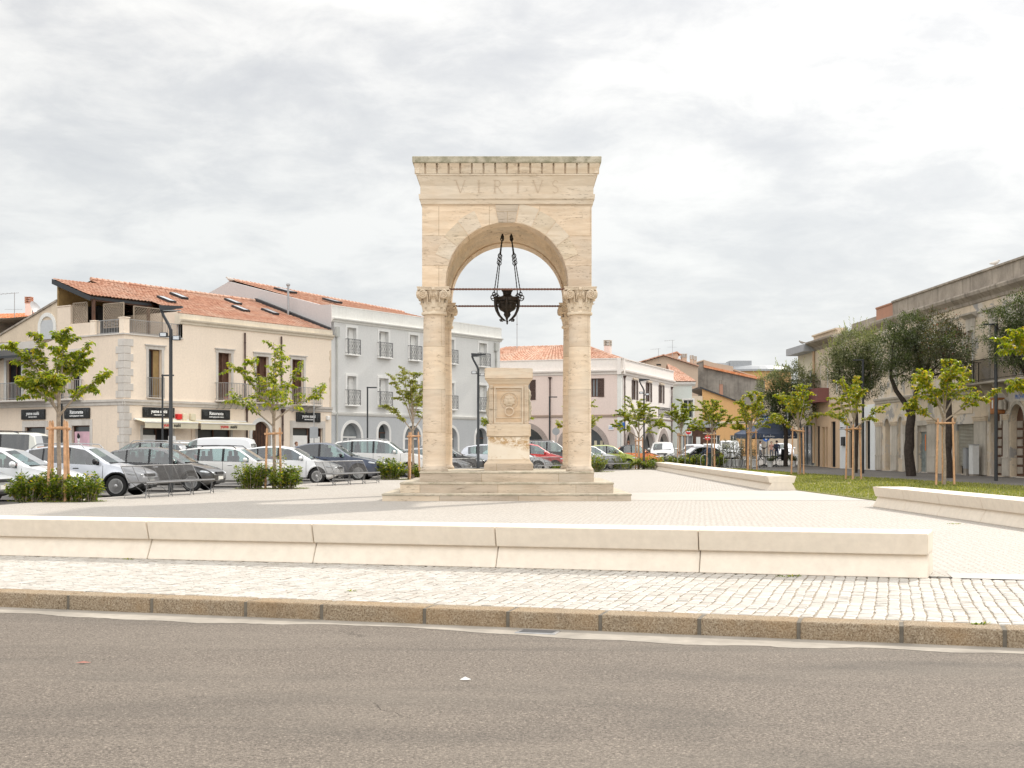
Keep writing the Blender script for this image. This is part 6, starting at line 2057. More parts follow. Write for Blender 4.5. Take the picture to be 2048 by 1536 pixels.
# ochre house
P = at(1405, HOR, 140)
t, F, L_ = flat_house('ochre_house', 'ochre orange house with dark sloping roof at the end of the street', 1405, 1512, 140, 4.8, M['ochre'], ops=[(1.2, 1.9, 1.0, 2.8), (3.0, 3.7, 1.0, 2.8), (4.6, 5.3, .6, 3.0)])
for a_ in (1.2, 3.0): F.window(a_, a_ + .7, 1.0, 2.8, frame='white_frame', pane='dark_glass', leaves=2, rows=1)
F.window(4.6, 5.3, .6, 3.0, frame='brown_wood', pane='dark_glass', leaves=1, rows=1, name='door')
m = MB(); m.prism([(0, 4.8), (L_, 4.8), (L_, 5.6), (0, 7.8)], 0.0, .25, 'xz'); m.build('gable_wall', M['ochre'], t)
F.course('string_course', 0, L_, [(0, 4.0), (-.1, 4.05), (-.1, 4.25), (0, 4.3)], M['sand_pl'])
m = MB(); m.prism([(-.3, 7.85), (L_, 5.65), (L_, 5.75), (-.3, 8.02)], -.25, 8, 'xz'); m.build('roof', M['pole'], t)
chimney(t, 2.4, 2.5, 6.9, 8.4, .35, M['brick'], M['old_dark'])
m = MB(); m.box((-1.9, -.15, 0), (-.02, 4, 7.0)); m.build('side_block', M['sand_pl'], t)
# low dark kiosk-like hoarding at its foot
kb = thing('dark_kiosk', 'dark brown timber kiosk with a white notice below the mint house', 'kiosk', (at(1385, HOR, 126).x, 126, gz(126)))
Lk = (1432 - 1385) / FPX * 126
m = MB(); m.box((0, 0, 0), (Lk, 2.5, 3.0)); m.build('body', M['brown_wood'], kb)
m = MB(); m.prism([(-.3, 3.0), (Lk + .3, 3.0), (Lk + .3, 3.5), (-.3, 3.8)], -.4, 2.7, 'xz'); m.build('roof', M['grey_metal'], kb)
m = MB(); m.box((.35, -.03, 1.3), (.75, -.005, 2.1)); m.build('notice', M['white_paint'], kb)
m = MB()
for i in range(5): m.box((1.0, -.05, .4 + i * .5), (Lk, -.005, .5 + i * .5))
m.build('shelf', M['old_low'], kb)
# rough grey rendered gable with an orange tiled slope
P = at(1347, HOR, 155); t = thing('rough_gable_house', 'tall house with bare rough grey gable wall and orange tiled edge', 'building', (P.x, 155, 0))
w_ = lambda px: (px - 1347) / FPX * 155
zz = lambda py: EYE + (HOR - py) / FPX * 155
m = MB(); m.prism([(0, 0), (w_(1530), 0), (w_(1530), zz(760)), (w_(1407), zz(722)), (0, zz(741))], 0, 9, 'xz'); m.build('wall', M['rough_wall'], t)
m = MB(); m.prism([(w_(1407), zz(735)), (w_(1530), zz(762)), (w_(1530), zz(757)), (w_(1407), zz(731))], -.35, 0, 'xz'); m.build('tile_edge', M['tiles_or'], t)
m = MB(); m.prism([(w_(1407), zz(730)), (w_(1466), zz(744)), (w_(1466), zz(733)), (w_(1407), zz(722))], -.15, 0, 'xz'); m.build('upper_wall', M['tan'], t)
m = MB(); m.prism([(-.2, zz(741)), (w_(1407), zz(722)), (w_(1530), zz(760)), (w_(1530), zz(758)), (w_(1407), zz(719.5)), (-.2, zz(739))], -.1, 9.1, 'xz'); m.build('coping', M['tan'], t)
# tan gable house with chimneys
P = at(1281, HOR, 150); t = thing('tan_gable_house', 'tan gabled house with three chimneys rising behind the pink house', 'building', (P.x, 150, 0))
w_ = lambda px: (px - 1281) / FPX * 150
zz = lambda py: EYE + (HOR - py) / FPX * 150
m = MB(); m.prism([(0, 0), (w_(1396), 0), (w_(1396), zz(733)), (w_(1327), zz(712)), (0, zz(726))], 0, 2, 'xz'); m.build('wall', M['tan'], t)
m = MB(); m.prism([(-.3, zz(726)), (w_(1327), zz(711)), (w_(1397), zz(733)), (w_(1397), zz(731)), (w_(1327), zz(708.5)), (-.3, zz(724))], -.4, 6, 'xz'); m.build('roof', M['tiles_old'], t)
m = MB(); m.prism([(w_(1333), zz(713)), (w_(1358), zz(720)), (w_(1362), zz(710)), (w_(1358), zz(702)), (w_(1333), zz(709))], 2, 6, 'xz'); m.build('dormer', M['tan'], t)
m = MB(); m.prism([(w_(1327), zz(711)), (w_(1358), zz(702)), (w_(1366), zz(708)), (w_(1366), zz(706)), (w_(1358), zz(700)), (w_(1327), zz(709))], 1.8, 6.2, 'xz'); m.build('dormer_roof', M['tiles_old'], t)
m = MB(); m.box((w_(1313), -.02, zz(731)), (w_(1322), 0, zz(728))); m.build('vent', M['black'], t)
for (px, py, ww, nm) in ((1374.5, 712, .62, 0), (1390.5, 715, .36, 1), (1397.5, 717, .32, 2)):
    c_ = chimney(t, w_(px), 3, zz(735), zz(py), ww, M['tan'], M['old_low'])
# far round orange block
P = at(1441, HOR, 250); t = thing('far_round_block', 'distant orange block with grey curved roof above the far rooftops', 'building', (P.x, 250, 0))
w_ = lambda px: (px - 1441) / FPX * 250
zz = lambda py: EYE + (HOR - py) / FPX * 250
m = MB(); m.lathe([(w_(1520) , 0), (w_(1520), zz(741))], 32, (w_(1522), 9, 0)); m.build('wall', M['ochre'], t)
m = MB(); m.lathe([(w_(1525), zz(741)), (w_(1525), zz(737)), (w_(1515), zz(731)), (w_(1500), zz(728))], 32, (w_(1522), 9, 0)); m.build('roof', M['grey_metal'], t)
m = MB(); m.box((w_(1467), 4, zz(731)), (w_(1511), 9, zz(718.5))); m.build('roof_block', M['grey_metal'], t)
m = MB(); m.box((w_(1442), 5, zz(731)), (w_(1467), 9, zz(722.5))); m.build('roof_block', M['grey_pl2'], t)
for i in range(4):
    a_ = PI + .55 + i * .26; rr = w_(1520) + .02
    m = MB(Matrix.Translation((w_(1522), 9, 0)) @ Matrix.Rotation(a_ + PI / 2, 4, 'Z')); m.box((-.7, -rr * 1.0 - .06, zz(751)), (.7, -rr + .05, zz(745))) if False else m.box((-.7, rr - .1, zz(752)), (.7, rr + .08, zz(745)))
    m.build('window', M['pane_grey'], t)
# houses closing the street
t, F, L_ = flat_house('street_end_house', 'distant beige house closing the street behind the parasol', 1488, 1640, 168, 8.2, M['sand_pl'], ops=[(1.5 + i * 1.9, 2.3 + i * 1.9, 5.0, 6.8) for i in range(4)])
for i in range(4): F.window(1.5 + i * 1.9, 2.3 + i * 1.9, 5.0, 6.8, frame='white_frame', pane='dark_glass', leaves=2, rows=1)
F.course('roof_edge', -.2, L_, [(0, 8.0), (-.3, 8.1), (-.3, 8.4), (6, 9.2), (6, 8.2)], M['tiles_old'])
# pink roofs behind the corner house at the far left
P = at(-90, HOR, 92); t = thing('pink_rear_house', 'pinkish house with tiled roof and striped chimney at the far left', 'building', (P.x, 92, 0))
w_ = lambda px: (px + 90) / FPX * 92
zz = lambda py: EYE + (HOR - py) / FPX * 92
m = MB(); m.box((0, 0, 0), (w_(110), 8, zz(640))); m.build('wall', M['pink_pl'], t)
m = MB(); m.prism([(-.2, zz(641)), (w_(45), zz(641)), (w_(45), zz(637)), (-.2, zz(637))], -.4, 0, 'xz'); m.build('cornice', M['rough_wall'], t)
tile_roof('roof', t, (0, -.3, zz(638)), (w_(112), -.3, zz(640)), (w_(112), 5, zz(606)), (0, 5, zz(617)), M['tiles_or'])
m = MB(); m.box((0, 5, zz(640)), (w_(70), 5.2, zz(612))); m.build('upper_wall', M['pink_pl'], t)
c_ = chimney(t, w_(35), 2.2, zz(638), zz(600), .42, M['pink_pl'], M['brick'])

# ---- roof furniture: aerials and a dish
def aerial(px, py0, py1, Y, label, arms=4, tilt=0):
    P = at(px, py1, Y); H = (py1 - py0) / FPX * Y
    t = thing('tv_aerial', label, 'aerial', (P.x, Y, P.z))
    m = MB(); m.tube([(0, 0, -.5), (0, 0, H)], .022, 6); m.build('mast', M['steel'], t)
    m = MB(); w = .9; m.bar((-w, 0, H - .1), (w * .3, 0, H - .02), .025)
    for i in range(arms): m.bar((-w + i * w * 1.2 / arms, -.3, H - .1 + i * .02), (-w + i * w * 1.2 / arms, .3, H - .1 + i * .02), .015)
    if H > 1.8: m.bar((-.6, 0, H * .55), (.5, 0, H * .55), .02)
    m.build('antenna', M['steel'], t)


aerial(29, 585, 660, 80, 'aerial on a tall thin mast at the left edge above the pink house')
aerial(1345, 680, 712, 150, 'right one of two aerials above the tan gabled house')
aerial(1317, 697, 714, 150, 'left and lower one of two aerials above the tan gabled house')
P = at(65, 640, 79); t = thing('satellite_dish', 'grey satellite dish on a pole seen edge-on above the side gable', 'satellite dish', (P.x, 79, P.z - .6))
m = MB(); m.tube([(0, 0, -1.2), (0, 0, 1.5)], .03, 8); m.build('pole', M['steel'], t)
m = MB(Matrix.Translation((.12, 0, 1.2)) @ Matrix.Rotation(R(62), 4, 'Y') @ Matrix.Rotation(R(12), 4, 'X'))
m.lathe([(.02, 0), (.2, .02), (.38, .07), (.52, .14), (.53, .15), (.38, .085), (.02, .015)], 24); m.build('dish', M['grey_metal'], t, smooth=60)
m = MB(); m.tube([(.12, 0, 1.2), (.7, 0, 1.2)], .012, 6); m.cbox((.66, -.04, 1.14), (.78, .04, 1.26), .01); m.build('receiver', M['pole'], t)


# ---- birds
def bird(px, py, Y, rz, label, mt):
    P = at(px, py, Y); t = thing('perched_bird', label, 'bird', P, rz)
    bm = bmesh.new(); bmesh.ops.create_uvsphere(bm, u_segments=14, v_segments=10, radius=1)
    for v in bm.verts:
        x, y, zc = v.co; taper = 1 - .35 * max(0, -x)
        v.co = Vector((x * .22 - (.10 if x < -.6 else 0), y * .085 * taper, zc * .095 * taper + .13 + x * .05))
    m = MB(); m.add_bm(bm)
    bm = bmesh.new(); bmesh.ops.create_uvsphere(bm, u_segments=10, v_segments=8, radius=.058)
    for v in bm.verts: v.co += Vector((.21, 0, .25))
    m.add_bm(bm); m.tube([(.25, 0, .245), (.33, 0, .235)], [.018, .003], 6); m.tube([(.14, 0, .17), (.20, 0, .235)], [.06, .05], 8)
    m.build('body', M[mt], t, smooth=60)
    m = MB()
    for s in (-1, 1): m.tube([(.0, s * .035, .06), (.01, s * .035, 0)], .008, 5)
    m.build('leg', M['orange_box'], t)


bird(460, 562, 89, PI, 'gull perched on the apex of the grey gable', 'stone_trim')
bird(1990, 531, 63.5, .3, 'gull standing on the parapet of the old palazzo at the right', 'stone_trim')
bird(1604, 688, 104, 2.4, 'dark pigeon perched on the grey canopy corner', 'rough_wall')

# ================================================================== TREES AND SHRUBS
def leaf_quad(vv, ff, p, d, L, w, fold=.25):
    """one folded leaf blade: base p, direction d"""
    s = d.cross(Vector((0, 0, 1)))
    if s.length < 1e-3: s = Vector((1, 0, 0))
    s.normalize(); n = s.cross(d).normalized()
    s = (s + n * random.uniform(-.6, .6)).normalized(); n = s.cross(d).normalized()
    b = len(vv)
    m = p + d * L * .42
    vv += [p, m + s * w / 2 + n * fold * w, p + d * L + n * random.uniform(-.12, .02) * L, m - s * w / 2 + n * fold * w]
    ff += [(b, b + 1, b + 2), (b, b + 2, b + 3)]


def bez(p0, p1, p2, n):
    return [(p0 * (1 - t) ** 2 + p1 * 2 * t * (1 - t) + p2 * t * t) for t in [i / n for i in range(n + 1)]]


def mulberry(label, x, y, H, fork, rx, rz_c, leafmat, seed, nlimb=7, twigs=7, per=15, ls=.15, lean=0, rt=.055, group=None, off=(0, 0), z0=0.0):
    """young street tree: thin pale trunk, open crown of hanging leaves; rx crown radius, rz_c height of the crown centre"""
    random.seed(seed)
    t = thing('mulberry_tree', label, 'tree', (x, y, z0), 0, group)
    tr = MB(); pts = [Vector((0, 0, 0)), Vector((lean * .3 + .02, 0, fork * .35)), Vector((lean * .6 - .01, .02, fork * .7)), Vector((lean, 0, fork))]
    tr.tube(pts, [rt * 1.15, rt, rt * .9, rt * .95], 9)
    vv = []; ff = []
    top = pts[-1]; cz = rz_c; rz_ = H - rz_c
    def leaves_on(path, k0, cnt, sz=1.0):
        n = len(path) - 1
        for i in range(cnt):
            u = k0 + (1 - k0) * (i + random.random()) / cnt
            j = min(n - 1, int(u * n)); p = path[j].lerp(path[j + 1], u * n - j)
            tdir = (path[j + 1] - path[j]).normalized()
            a = random.uniform(0, 2 * PI)
            d = (tdir * random.uniform(.0, .7) + Vector((math.cos(a), math.sin(a), 0)) * .75 + Vector((0, 0, random.uniform(-1.1, .05)))).normalized()
            p = p + d * .03
            L = ls * .86 * random.uniform(.6, 1.15) * sz
            leaf_quad(vv, ff, p, d, L, L * random.uniform(.55, .75), random.uniform(.1, .35))
    tr.tube([top - Vector((0, 0, .05)), top + Vector((.03, .02, .35)), top + Vector((-.04, 0, .8))], [rt * .8, rt * .6, rt * .35], 7)
    for k in range(nlimb):
        az = 2 * PI * k / nlimb + random.uniform(-.35, .35)
        elev = [R(-8), R(42), R(12), R(62), R(-18), R(30), R(52), R(2)][k % 8] if k < nlimb - 1 else R(86)
        rr = random.uniform(.72, 1.08)
        tgt = Vector((math.cos(az) * math.cos(elev) * rx * rr + off[0], math.sin(az) * math.cos(elev) * rx * rr + off[1], cz + math.sin(elev) * rz_ * (1.05 if elev > 0 else 1.3)))
        st = top + Vector((0, 0, -.25 + (.75 * max(0, math.sin(elev)))))
        st = top.lerp(st, 1.0) if elev > 0 else top - Vector((0, 0, random.uniform(0, .3)))
        mid = st.lerp(tgt, .5) + Vector((0, 0, -.10 * rx if elev > R(35) else .16 * rx)) + Vector((random.uniform(-.2, .2), random.uniform(-.2, .2), 0))
        path = bez(st, mid, tgt * random.uniform(.86, 1.0) + Vector((0, 0, 0)), 8)
        tr.tube(path, [rt * .55 * (1 - .8 * i / 8) + .004 for i in range(9)], 6)
        leaves_on(path, .35, int(per * 4.0))
        for q in range(twigs):
            u = .28 + .72 * (q + random.random() * .8) / twigs; j = min(7, int(u * 8)); p = path[j].lerp(path[j + 1], u * 8 - j)
            a = az + random.choice([-1, 1]) * random.uniform(.4, 1.6)
            ln = rx * random.uniform(.22, .48) * (1.15 - .4 * u)
            e = random.uniform(-.15, 1.0)
            tip = p + Vector((math.cos(a) * math.cos(e), math.sin(a) * math.cos(e), math.sin(e))) * ln
            tw = bez(p, p.lerp(tip, .5) + Vector((0, 0, .12 * ln)), tip - Vector((0, 0, .10 * ln)), 4)
            tr.tube(tw, [.012, .010, .008, .006, .003], 4)
            leaves_on(tw, .1, int(per * 3.1))
    tr.build('trunk', M['bark'], t, smooth=60)
    m = MB(); m.add(vv, ff); m.build('crown', M[leafmat], t, recalc=False)
    return t


def stakes(label, x, y, h, r=.27, n=3, rot=0.0, z0=0, group='timber stake frames round the young trees', seed=1):
    random.seed(seed)
    t = thing('tree_stakes', label, 'tree stakes', (x, y, z0), rot, group)
    P = []
    for k in range(n):
        a = 2 * PI * k / n + .5; b = Vector((r * 1.12 * math.cos(a), r * 1.12 * math.sin(a), 0)); tp = Vector((r * .92 * math.cos(a + .06), r * .92 * math.sin(a + .06), h + random.uniform(-.03, .04)))
        m = MB(); m.tube([b, b.lerp(tp, .33), b.lerp(tp, .66), tp - Vector((0, 0, .05)), tp], [.042, .040, .037, .036, .012], 10); m.build('stake', M['wood_stake'], t, smooth=50); P.append(tp)
    for k in range(n):
        p = P[k] - Vector((0, 0, .22)); q = P[(k + 1) % n] - Vector((0, 0, .22)); d = (q - p).normalized() * .09
        m = MB(); m.tube([p - d + p.normalized() * .02, q + d + p.normalized() * .02], .036, 8); m.build('crossbar', M['wood_stake'], t, smooth=50)
    return t


TR = 'young mulberry trees in the square'
left = [
    # x, y, H, fork, rx, crown centre, seed, label
    (-11.65, 33.4, 4.85, 2.45, 1.38, 3.6, 11, 'leaf_mul', 10, 8, 14, .165, 'nearest young mulberry tree at the far left in front of the white crossover'),
    (-8.1, 44.2, 5.15, 2.35, 1.75, 3.7, 24, 'leaf_mul', 9, 8, 10, .16, 'sparse young mulberry tree in front of the arched timber gate'),
    (-4.35, 57.0, 5.3, 2.3, 1.35, 3.95, 37, 'leaf_pale', 8, 9, 16, .13, 'pale upright young mulberry tree just left of the arch'),
    (-.25, 66.5, 4.5, 2.3, 1.5, 3.3, 41, 'leaf_mul', 7, 7, 13, .15, 'young mulberry tree mostly hidden behind the stone pedestal'),
    (3.95, 77.0, 4.55, 2.2, 1.7, 3.5, 52, 'leaf_mul2', 7, 7, 14, .16, 'young mulberry tree behind the front right column'),
    (8.3, 85.0, 4.75, 2.2, 1.95, 3.55, 63, 'leaf_mul', 8, 9, 20, .16, 'young mulberry tree in front of the corner of the pink house'),
]
bedlab = ['leftmost', 'middle left', 'left of the arch', 'behind the pedestal', 'right of the arch', 'by the orange car']
for i, (x, y, H, fk, rx, cz, sd_, lm, nl, tw, per, ls, lab) in enumerate(left):
    mulberry(lab, x, y, H, fk, rx, cz, lm, sd_, nl, tw, per, ls, group=TR)
sl = ['timber stake frame round the nearest tree at the far left', 'timber stake frame round the tree in front of the arched gate', 'timber stake frame close to the left foot of the arch',
      'timber stake frame behind the stone pedestal', 'timber stake frame behind the front right column', 'timber stake frame in front of the orange car']
for i, (x, y, *_) in enumerate(left):
    stakes(sl[i], x, y, 2.08, .27, 3 if i else 4, .4 + i * .7, seed=i + 3)
right = [
    (15.9, 47.8, 4.95, 2.35, 1.85, 3.6, 71, 'leaf_mul2', 8, 9, 17, .17, 'young mulberry tree on the lawn in front of the roller shutter', 2.45),
    (14.7, 56.0, 4.6, 2.25, 1.4, 3.45, 82, 'leaf_mul2', 7, 8, 16, .15, 'young mulberry tree on the lawn in front of the white shop front', 2.38),
    (14.7, 66.7, 5.0, 2.3, 1.55, 3.7, 93, 'leaf_mul2', 8, 8, 13, .17, 'yellowing young mulberry tree on the lawn before the orange house', 2.45),
    (14.7, 80.0, 5.1, 2.3, 1.75, 3.6, 104, 'leaf_mul2', 8, 8, 18, .17, 'yellow-leaved young mulberry tree left of the navy parasol', 2.5),
    (14.0, 91.0, 5.0, 2.3, 1.95, 3.6, 115, 'leaf_mul', 8, 9, 20, .17, 'green young mulberry tree in front of the ochre house', 2.5),
    (12.6, 97.0, 5.2, 2.4, 1.75, 3.9, 126, 'leaf_mul', 8, 9, 20, .17, 'darker green young mulberry tree in front of the mint house', 2.5),
]
sr = ['timber stake frame on the lawn before the roller shutter', 'timber stake frame on the lawn before the white shop front', 'timber stake frame on the lawn before the orange house',
      'timber stake frame left of the stacked tables', 'timber stake frame in front of the ochre house', 'timber stake frame before the mint house']
for i, (x, y, H, fk, rx, cz, sd_, lm, nl, tw, per, ls, lab, sh) in enumerate(right):
    mulberry(lab, x, y, H, fk, rx, cz, lm, sd_, nl, tw, per, ls, group=TR, z0=.02 if y < 90 else .05)
    stakes(sr[i], x, y, sh, .33, 3, .9 + i * .9, z0=.02, seed=i + 20)
# the nearest one, outside the frame but for its branches
mulberry('near young mulberry tree whose branches reach in at the right edge', 14.75, 34.5, 5.3, 2.5, 2.05, 3.75, 'leaf_mul2', 140, 10, 10, 18, .18, group=TR, z0=.02)


def evergreen(label, name, x, y, trunk, lobes, mats, nleaf, seed, ls=.11, rt=.2, tips=0):
    """trunk: list of limb paths [(x,z)...]; lobes: (dx, dy, z, rx, rz, share of material)"""
    random.seed(seed)
    t = thing(name, label, 'tree', (x, y, 0))
    tr = MB()
    for path, r0, r1 in trunk:
        P = [Vector(p) for p in path]; Q = []
        for i in range(len(P) - 1):
            for k in range(4):
                q = P[i].lerp(P[i + 1], k / 4); q += Vector((noise.noise(q * 1.5 + Vector((seed, 0, 0))), noise.noise(q * 1.5 + Vector((0, seed, 0))), 0)) * .05; Q.append(q)
        Q.append(P[-1]); n = len(Q)
        tr.tube(Q, [(r0 + (r1 - r0) * i / (n - 1)) * (1 + .12 * noise.noise(Vector((i * .9, seed, 0)))) for i in range(n)], 10)
    # limbs towards every lobe
    fork = Vector(trunk[0][0][-1])
    for (dx, dy, z, rx, rz_, mi) in lobes:
        e = Vector((dx, dy, z)); st = min([Vector(p[0][-1]) for p in trunk], key=lambda q: (q - e).length)
        tr.tube(bez(st, st.lerp(e, .5) + Vector((0, 0, -.2)), e, 6), [.075, .065, .055, .045, .035, .025, .015], 6)
        for q in range(5):
            a = random.uniform(0, 2 * PI); el = random.uniform(-.4, 1.2)
            tr.tube([e, e + Vector((math.cos(a) * math.cos(el) * rx, math.sin(a) * math.cos(el) * rx, math.sin(el) * rz_)) * .85], [.02, .006], 5)
    tr.build('trunk', M['bark_dark'], t, smooth=60)
    tot = sum(l[3] * l[3] * l[4] for l in lobes)
    buckets = {}
    for (dx, dy, z, rx, rz_, mi) in lobes:
        rx *= .93
        n = int(nleaf * rx * rx * rz_ / tot)
        vv, ff = buckets.setdefault(mi, ([], []))
        # clumps spread through the lobe, leaves gathered round them
        nc = max(12, n // 26)
        for c in range(nc):
            a = random.uniform(0, 2 * PI); el = math.asin(random.uniform(-1, 1)); rr = random.uniform(.45, 1.05) ** .6
            dv = Vector((math.cos(a) * math.cos(el), math.sin(a) * math.cos(el), math.sin(el)))
            rr *= 1 + .28 * noise.noise(dv * 2.2 + Vector((seed, dx, z)))
            cc = Vector((dx + dv.x * rx * rr, dy + dv.y * rx * rr, z + dv.z * rz_ * rr))
            cr = random.uniform(.12, .26)
            for i in range(26):
                o = Vector((random.gauss(0, 1), random.gauss(0, 1), random.gauss(0, .8))) * cr * .6
                d = (dv * .6 + o.normalized() * .7 + Vector((0, 0, random.uniform(-.3, .6)))).normalized()
                L = ls * random.uniform(.6, 1.2)
                leaf_quad(vv, ff, cc + o, d, L, L * .42, .15)
    for mi, (vv, ff) in buckets.items():
        m = MB(); m.add(vv, ff); m.build('crown', M[mats[mi]], t, recalc=False)
    if tips:
        vv, ff = [], []
        for c in range(tips):
            l = random.choice(lobes); a = random.uniform(0, 2 * PI); el = random.uniform(.5, 1.45)
            dv = Vector((math.cos(a) * math.cos(el), math.sin(a) * math.cos(el), math.sin(el)))
            p0 = Vector((l[0] + dv.x * l[3], l[1] + dv.y * l[3], l[2] + dv.z * l[4])); ln = random.uniform(.3, .75)
            for i in range(11):
                p = p0 + (dv + Vector((0, 0, .5))).normalized() * ln * i / 11
                aa = random.uniform(0, 2 * PI); d = (dv + Vector((math.cos(aa), math.sin(aa), .4)) * .8).normalized()
                leaf_quad(vv, ff, p, d, ls * .9, ls * .3, .1)
        m = MB(); m.add(vv, ff); m.build('new_shoots', M['leaf_tip'], t, recalc=False)
    return t


evergreen('large dark holm oak with forked black trunk and reddish dots before the old palazzo', 'holm_oak', 19.5, 63.5,
          [([(0, 0, 0), (-.12, 0, 1.2), (-.05, 0, 2.4), (.0, 0, 3.05)], .25, .20), ([(0, 0, 2.95), (-.28, 0, 3.5), (-.75, 0, 4.2), (-1.0, 0, 4.9)], .15, .09), ([(0, 0, 2.95), (.2, 0, 3.4), (.25, .1, 4.1), (.7, .2, 4.9)], .13, .08)],
          [(-.9, 0, 6.3, 1.15, 1.15, 0), (.1, .2, 7.0, 1.2, 1.05, 0), (1.3, 0, 7.1, 1.1, 1.0, 1), (2.2, .2, 6.3, 1.0, 1.0, 1), (.9, -.4, 5.7, 1.2, .95, 1), (-.4, -.6, 5.2, 1.0, .8, 0), (2.4, .3, 5.4, .8, .7, 1), (.5, .8, 6.2, 1.3, 1.1, 0)],
          ['leaf_oak', 'leaf_red'], 34000, 5, .115)
evergreen('silvery green holm oak with pale new shoots left of the forked one', 'holm_oak', 19.05, 72.0,
          [([(0, 0, 0), (.05, 0, 2), (0, 0, 4.0)], .10, .085)],
          [(-.3, 0, 5.2, 1.35, 1.1, 0), (.7, 0, 5.1, 1.1, .9, 0), (-1.1, 0, 6.0, 1.0, 1.0, 1), (0, 0, 6.9, 1.5, 1.15, 1), (1.2, 0, 6.7, 1.1, 1.1, 1), (.3, .5, 6.0, 1.6, 1.2, 0)],
          ['leaf_oak', 'leaf_olive'], 30000, 6, .12, tips=110)
evergreen('far grey-green holm oak standing behind the navy parasol', 'holm_oak', 20.0, 95.0,
          [([(0, 0, 0), (.03, 0, 1.6), (0, 0, 2.9)], .17, .15), ([(0, 0, 2.8), (-.3, 0, 3.3), (-.6, 0, 4)], .10, .07), ([(0, 0, 2.8), (.25, 0, 3.3), (.5, 0, 4)], .10, .07)],
          [(-1.3, 0, 4.4, 1.2, 1.0, 0), (0, 0, 4.3, 1.4, 1.0, 0), (1.2, 0, 4.6, 1.2, 1.0, 0), (-1.0, 0, 5.9, 1.3, 1.1, 1), (.4, 0, 6.3, 1.6, 1.25, 1), (1.7, 0, 5.9, 1.1, 1.0, 1), (-.2, -.6, 5.2, 1.6, 1.0, 0), (0, 0, 3.4, .9, .6, 0)],
          ['leaf_oak', 'leaf_olive'], 26000, 7, .15, tips=90)
evergreen('dark holm oak reaching in at the right edge over the long balcony', 'holm_oak', 21.7, 54.0,
          [([(0, 0, 0), (.1, 0, 2), (0, 0, 4.0)], .22, .18)],
          [(-1.5, 0, 6.3, .95, .8, 0), (-.6, 0, 6.9, 1.1, .9, 0), (-.2, 0, 5.7, 1.4, 1.1, 0), (-1.1, -.2, 5.5, .9, .9, 0), (.6, 0, 7.1, 1.3, 1.0, 0), (.3, 0, 4.9, 1.2, .8, 1)],
          ['leaf_oak', 'leaf_red'], 24000, 8, .11)
evergreen('slim holm oak trunk standing close to the roller shutter behind the staked tree', 'holm_oak', 20.15, 60.0,
          [([(0, 0, 0), (-.08, 0, 1.2), (.04, 0, 2.4), (-.05, 0, 3.6), (.0, 0, 4.6)], .24, .14)],
          [(.2, .5, 5.9, 1.1, .8, 0), (-.3, .3, 6.4, .9, .8, 1)],
          ['leaf_oak', 'leaf_red'], 5000, 9, .11)


# ---- shrubs in the tree pits
def shrub(label, x, y, rx, h, nst, seed, ls=.075, group='shrubs under the trees', mat='leaf_shrub', z0=0.0, dens=1.0, cat='shrub', tall=0):
    random.seed(seed)
    h *= .98; rx *= 1.12; ls *= 1.15
    t = thing('shrub', label, cat, (x, y, z0), 0, group)
    st = MB(); vv = []; ff = []
    for k in range(nst):
        a = random.uniform(0, 2 * PI); r0 = rx * .55 * math.sqrt(random.random()); r1 = rx * math.sqrt(random.random())
        hh = h * random.uniform(.45, 1.25) * (1 - .25 * (r1 / rx) ** 2)
        if k < tall: hh = h * 1.5; r1 *= .5
        p0 = Vector((r0 * math.cos(a), r0 * math.sin(a) * .8, 0)); p2 = Vector((r1 * math.cos(a), r1 * math.sin(a) * .8, hh))
        path = bez(p0, p0.lerp(p2, .5) + Vector((random.uniform(-.06, .06), random.uniform(-.06, .06), .08)), p2, 5)
        st.tube(path, [.011, .010, .009, .008, .006, .004], 4, cap=False)
        for i in range(int(50 * dens)):
            u = random.uniform(.0, 1.0) ** .6; j = min(4, int(u * 5)); p = path[j].lerp(path[j + 1], u * 5 - j)
            aa = random.uniform(0, 2 * PI); el = random.uniform(-.6, .9)
            d = Vector((math.cos(aa) * math.cos(el), math.sin(aa) * math.cos(el), math.sin(el)))
            L = ls * random.uniform(.7, 1.25)
            leaf_quad(vv, ff, p + d * random.uniform(0, .07), d, L, L * .6, .15)
    st.build('stems', M['bark'], t, recalc=False)
    m = MB(); m.add(vv, ff); m.build('foliage', M[mat], t, recalc=False)
    return t


def pit_cover(label, x, y, rx, ry, seed, n=700):
    random.seed(seed); vv = []; ff = []
    for i in range(n):
        a = random.uniform(0, 2 * PI); r = math.sqrt(random.random())
        p = Vector((r * rx * math.cos(a), r * ry * math.sin(a), .006)); aa = random.uniform(0, 2 * PI)
        d = Vector((math.cos(aa), math.sin(aa), random.uniform(.2, 1.3))).normalized(); leaf_quad(vv, ff, p, d, random.uniform(.03, .07), .022, .1)
    m = MB(); m.add(vv, ff); o = m.build('ground_cover', M['leaf_shrub'], recalc=False, loc=(x, y, 0)); tag(o, label, 'ground cover', kind='stuff'); return o


def soil(x, y, rx, ry):
    m = MB(); m.add([(x + rx * math.cos(2 * PI * i / 28), y + ry * math.sin(2 * PI * i / 28), .004) for i in range(28)], [tuple(range(28))])
    m.build('tree_pit', m_plain('pit_soil', (.16, .13, .09), .95, var=.3, scale=9) if 'pit_soil' not in bpy.data.materials else bpy.data.materials['pit_soil'])['kind'] = 'structure'


